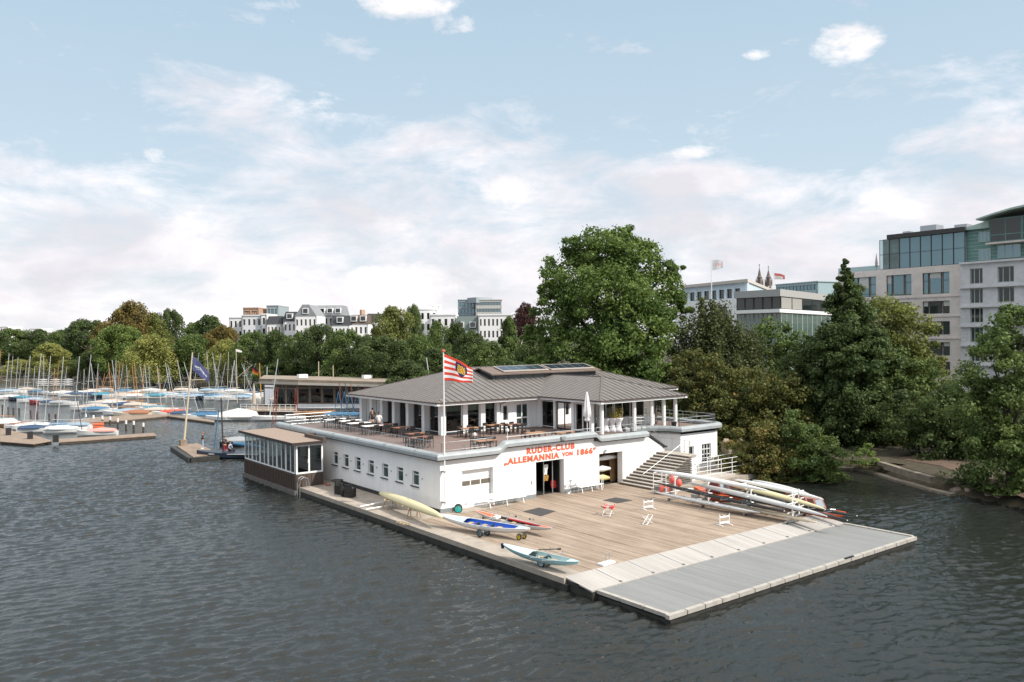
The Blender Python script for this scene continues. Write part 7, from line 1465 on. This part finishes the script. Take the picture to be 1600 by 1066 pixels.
own_tree('larch_tree', 'tall full green conifer with a narrow ragged top left of the stone office', 1322, 84, [(0, 0, 18.5, .3, .6), (0, 0, 17.9, .5, .6), (.1, 0, 17.2, .8, .6), (-.2, 0, 16.4, 1.2, .7), (.2, 0, 15.6, 1.6, .8), (-.2, 0, 14.7, 2.0, .9), (.3, 0, 13.6, 2.5, 1.1), (0, 0, 12.0, 3.0, 1.5), (-1.6, 0, 10.6, 3.0, 1.7), (1.8, 0, 10.4, 2.9, 1.7), (-2.6, 0, 8.4, 3.0, 2.0), (2.6, 0, 8.2, 3.0, 2.0), (0, -1.5, 8.6, 3.2, 2.2), (-3.0, 0, 5.6, 3.0, 2.2), (3.2, 0, 5.6, 3.0, 2.2), (0, -2, 5, 3.6, 2.6), (0, -1, 2.4, 4.4, 2)], 'conifer', 90, .24, 14, sub=9, shell=.3, tr=.4)
own_tree('broadleaf_tree', 'broad sunlit yellow-green tree covering the lower left of the stone office', 1372, 72, [(0, 0, 12.4, 3.0, 2.6), (2.4, 0, 11.4, 2.8, 2.6), (-2.4, 0, 10.2, 2.8, 3.0), (3.2, -1, 7.6, 2.2, 2.8), (0, -1.5, 7.8, 3.6, 3.4), (-3.6, -1, 6.2, 3, 3.2), (2, -1.5, 4.0, 3.4, 3), (-1.5, -2, 3.4, 3.4, 3)], 'olive', 62, .24, 15, sub=9, to=88)
own_tree('broadleaf_tree', 'green leafy tree at the right edge of the photo before the banded office', 1575, 46, [(.8, 0, 11.0, 2.0, 1.9), (-.8, 0, 9.4, 1.8, 2.0), (2.4, 0, 9.5, 2.0, 2.4), (-1.8, 0, 7.0, 1.7, 2.0), (.6, -.8, 6.6, 2.2, 2.4), (-.9, -.8, 4.2, 2.2, 2.2), (1.8, -1, 3.6, 2.2, 2.4), (-1.2, -1, 1.8, 1.6, 1.4), (1.8, -1.4, 1.6, 1.8, 1.4)], 'mid', 120, .17, 16, sub=12, tr=.25, to=60)
own_tree('broadleaf_tree', 'dark tree between the larch and the right-edge tree below the office windows', 1480, 58, [(.4, 0, 6.0, 2.2, 1.9), (2.0, 0, 5.2, 2.0, 2.0), (-2.4, 0, 5.6, 2.2, 2.0), (0, -1, 4.6, 2.6, 2.2), (-1.8, -1, 3.2, 2.2, 2.2), (2.2, -1, 3.2, 2.4, 2.4)], 'dark', 66, .20, 17, sub=10, tr=.3, to=76)
own_tree('broadleaf_tree', 'dark overhanging tree above the earth path and litter bin', 1405, 66, [(0, 0, 7.8, 2.8, 2.6), (-2.8, 0, 6.8, 2.6, 2.6), (2.6, 0, 6.4, 2.4, 2.6), (-4.4, 0, 4.2, 2.4, 3.0), (0, 1, 3.6, 3, 2.6), (-2, 2, 3, 3.4, 3)], 'mid', 62, .22, 18, sub=9, tr=.35, to=84)
own_tree('rusty_shrub', 'rusty brown-green tall shrub right behind the round columns of the clubhouse', 1108, 74, [(-1.5, 0, 8.2, 2.2, 2.0), (.8, 0, 7.4, 2.2, 2.2), (-2.4, 0, 5.2, 1.9, 2.4), (.4, -.5, 4.6, 2.4, 2.6), (2.6, 0, 5.0, 2.0, 2.4), (0, 0, 2, 3, 2)], 'rust', 75, .2, 19, sub=10, cat='shrub', tr=.2, to=84)
own_tree('rusty_shrub', 'broad mound of rusty olive foliage between the weeping beech and the yellow-green tree', 1195, 72, [(-1.6, 0, 6.8, 2.4, 2.0), (1.6, 0, 6.2, 2.6, 2.2), (4.0, 0, 5.0, 2.2, 2.2), (-3.4, 0, 4.8, 2.0, 2.4), (0, -.6, 4.0, 3.0, 2.6), (3, -.6, 2.6, 2.6, 2.4)], 'rust', 70, .2, 20, sub=10, cat='shrub', tr=.2, to=84)
own_tree('broadleaf_tree', 'dark tree in the shade above the green waterside bush', 1290, 76, [(0, 0, 9.4, 2.8, 2.4), (-2.6, 0, 7.0, 2.6, 2.6), (2.4, 0, 6.4, 2.8, 2.8), (0, 0, 4, 4, 3.4)], 'dark', 62, .22, 21, sub=9, tr=.35, to=86)
own_tree('bush', 'rust and yellow variegated bush overhanging the water right of the gangway', 1195, 61.5, [(-1.8, 0, 2.6, 1.6, 1.5), (-.4, 0, 4.4, 1.6, 1.3), (-2.8, .3, 1.5, 1.4, 1.4), (.6, 0, 3.5, 1.7, 1.4), (1.0, -.2, 1.8, 1.6, 1.6), (-.6, -.6, 1.0, 1.6, 1.1), (-2.0, -.2, .8, 1.3, .9), (.9, -.8, .7, 1.7, .8), (-.2, 0, 2.2, 2.0, 1.6)], 'rustbush', 150, .15, 22, trunk=False, zb=.1, sub=16, cat='bush', tr=.08, to=68.5)
own_tree('bush', 'dense deep green bush overhanging the water right of the rusty one', 1262, 61, [(-1.0, 0, 5.1, 1.4, 1.2), (.1, 0, 4.0, 1.8, 1.5), (.9, 0, 2.8, 1.7, 1.6), (-.6, -.3, 2.0, 1.8, 1.5), (1.0, -.2, 1.5, 1.4, 1.4), (0, -.5, .8, 1.9, .9), (1.6, -.3, .9, 1.4, 1.0), (-1.8, -.4, .8, 1.4, .9)], 'mid', 150, .15, 23, trunk=False, zb=.1, sub=16, cat='bush', tr=.08, to=68)
own_tree('bush', 'small pale-leaved shrub on the bank left of the stone kerb', 1345, 62, [(0, 0, 1.8, 1.1, 1.3), (.6, 0, .8, 1.2, .8), (-.8, 0, .7, 1.0, .7)], 'bright', 80, .12, 24, zb=.7, sub=18, cat='bush', tr=.05, to=72)
own_tree('bush', 'low trailing shrub creeping over the left end of the stone kerb', 1375, 60.5, [(0, 0, .6, .9, .5), (1.0, 0, .4, .8, .35), (-.9, 0, .6, .8, .6)], 'rust', 80, .11, 25, zb=.7, sub=18, cat='bush', trunk=False, to=70.5)
own_tree('bush', 'leafy green bush at the right edge above the boulders', 1590, 44.5, [(0, 0, 1.9, 1.3, 1.5), (-1.0, 0, 1.0, 1.0, 1.0), (.8, 0, .8, 1.1, .9)], 'bright', 80, .12, 26, zb=.7, sub=18, cat='bush', tr=.05, to=58.5)
own_tree('bush', 'dark bush in the shade behind the boulders', 1535, 49, [(0, 0, 2.2, 1.5, 1.7), (-1.3, 0, 1.3, 1.1, 1.2), (1.2, 0, 1.2, 1.2, 1.2)], 'dark', 80, .14, 27, zb=.7, sub=15, cat='bush', tr=.06, to=62)
own_tree('bush', 'low mixed undergrowth at the foot of the gangway end', 1165, 63, [(0, 0, 1.0, 1.2, .9), (1.2, 0, .8, 1.0, .8), (-1.2, 0, 1.2, 1.0, .9)], 'mid', 80, .12, 28, zb=.5, sub=16, cat='bush', trunk=False, to=70)
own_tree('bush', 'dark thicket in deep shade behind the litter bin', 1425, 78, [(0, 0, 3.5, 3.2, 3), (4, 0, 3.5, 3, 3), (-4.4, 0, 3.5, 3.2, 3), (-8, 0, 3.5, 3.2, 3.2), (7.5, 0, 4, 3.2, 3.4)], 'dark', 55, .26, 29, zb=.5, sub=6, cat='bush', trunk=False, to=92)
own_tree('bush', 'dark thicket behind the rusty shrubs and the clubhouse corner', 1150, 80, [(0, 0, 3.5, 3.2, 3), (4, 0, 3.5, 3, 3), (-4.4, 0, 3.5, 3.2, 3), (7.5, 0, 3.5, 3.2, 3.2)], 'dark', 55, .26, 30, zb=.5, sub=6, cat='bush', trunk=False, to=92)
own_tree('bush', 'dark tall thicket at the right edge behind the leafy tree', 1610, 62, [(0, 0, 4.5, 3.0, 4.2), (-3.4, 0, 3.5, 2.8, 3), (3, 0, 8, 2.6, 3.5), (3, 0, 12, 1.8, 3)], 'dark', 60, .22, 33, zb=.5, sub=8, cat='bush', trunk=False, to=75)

# undergrowth that nobody could count, along the wooded bank
rng = np.random.default_rng(77); cs = []
edge = [Vector(p) for p in inner]
for i in range(1, 14):
    a, b = edge[i], edge[i+1]; d_ = (b-a); n_ = Vector((d_.y, -d_.x)).normalized()
    for k in range(int(d_.length*5)):
        q_ = a+d_*rng.random()+n_*(rng.random()**1.3*13+.2)
        near = min((Vector((p.x, p.y))-q_).length for p in PTH) < 2.2 or any((Vector((p.x, p.y))-q_).length < 1.2 for p in kp)
        if near or (Vector((q_.x, q_.y))-Vector((70, 36))).length < 3.5: continue
        cs.append((q_.x, q_.y, .75+.3*rng.random()))
cs = np.array(cs); s_ = (.35+.5*rng.random(len(cs)))[:, None]; V = leaves(cs, np.concatenate([s_, s_, s_*.8], 1), 42, .15, rng)
me = leafmesh('undergrowth', V); me.materials.append(LM['dark']); ug = bpy.data.objects.new('undergrowth', me); C.objects.link(ug); tag(ug, 'low dark undergrowth covering the wooded bank', 'undergrowth', kind='stuff')
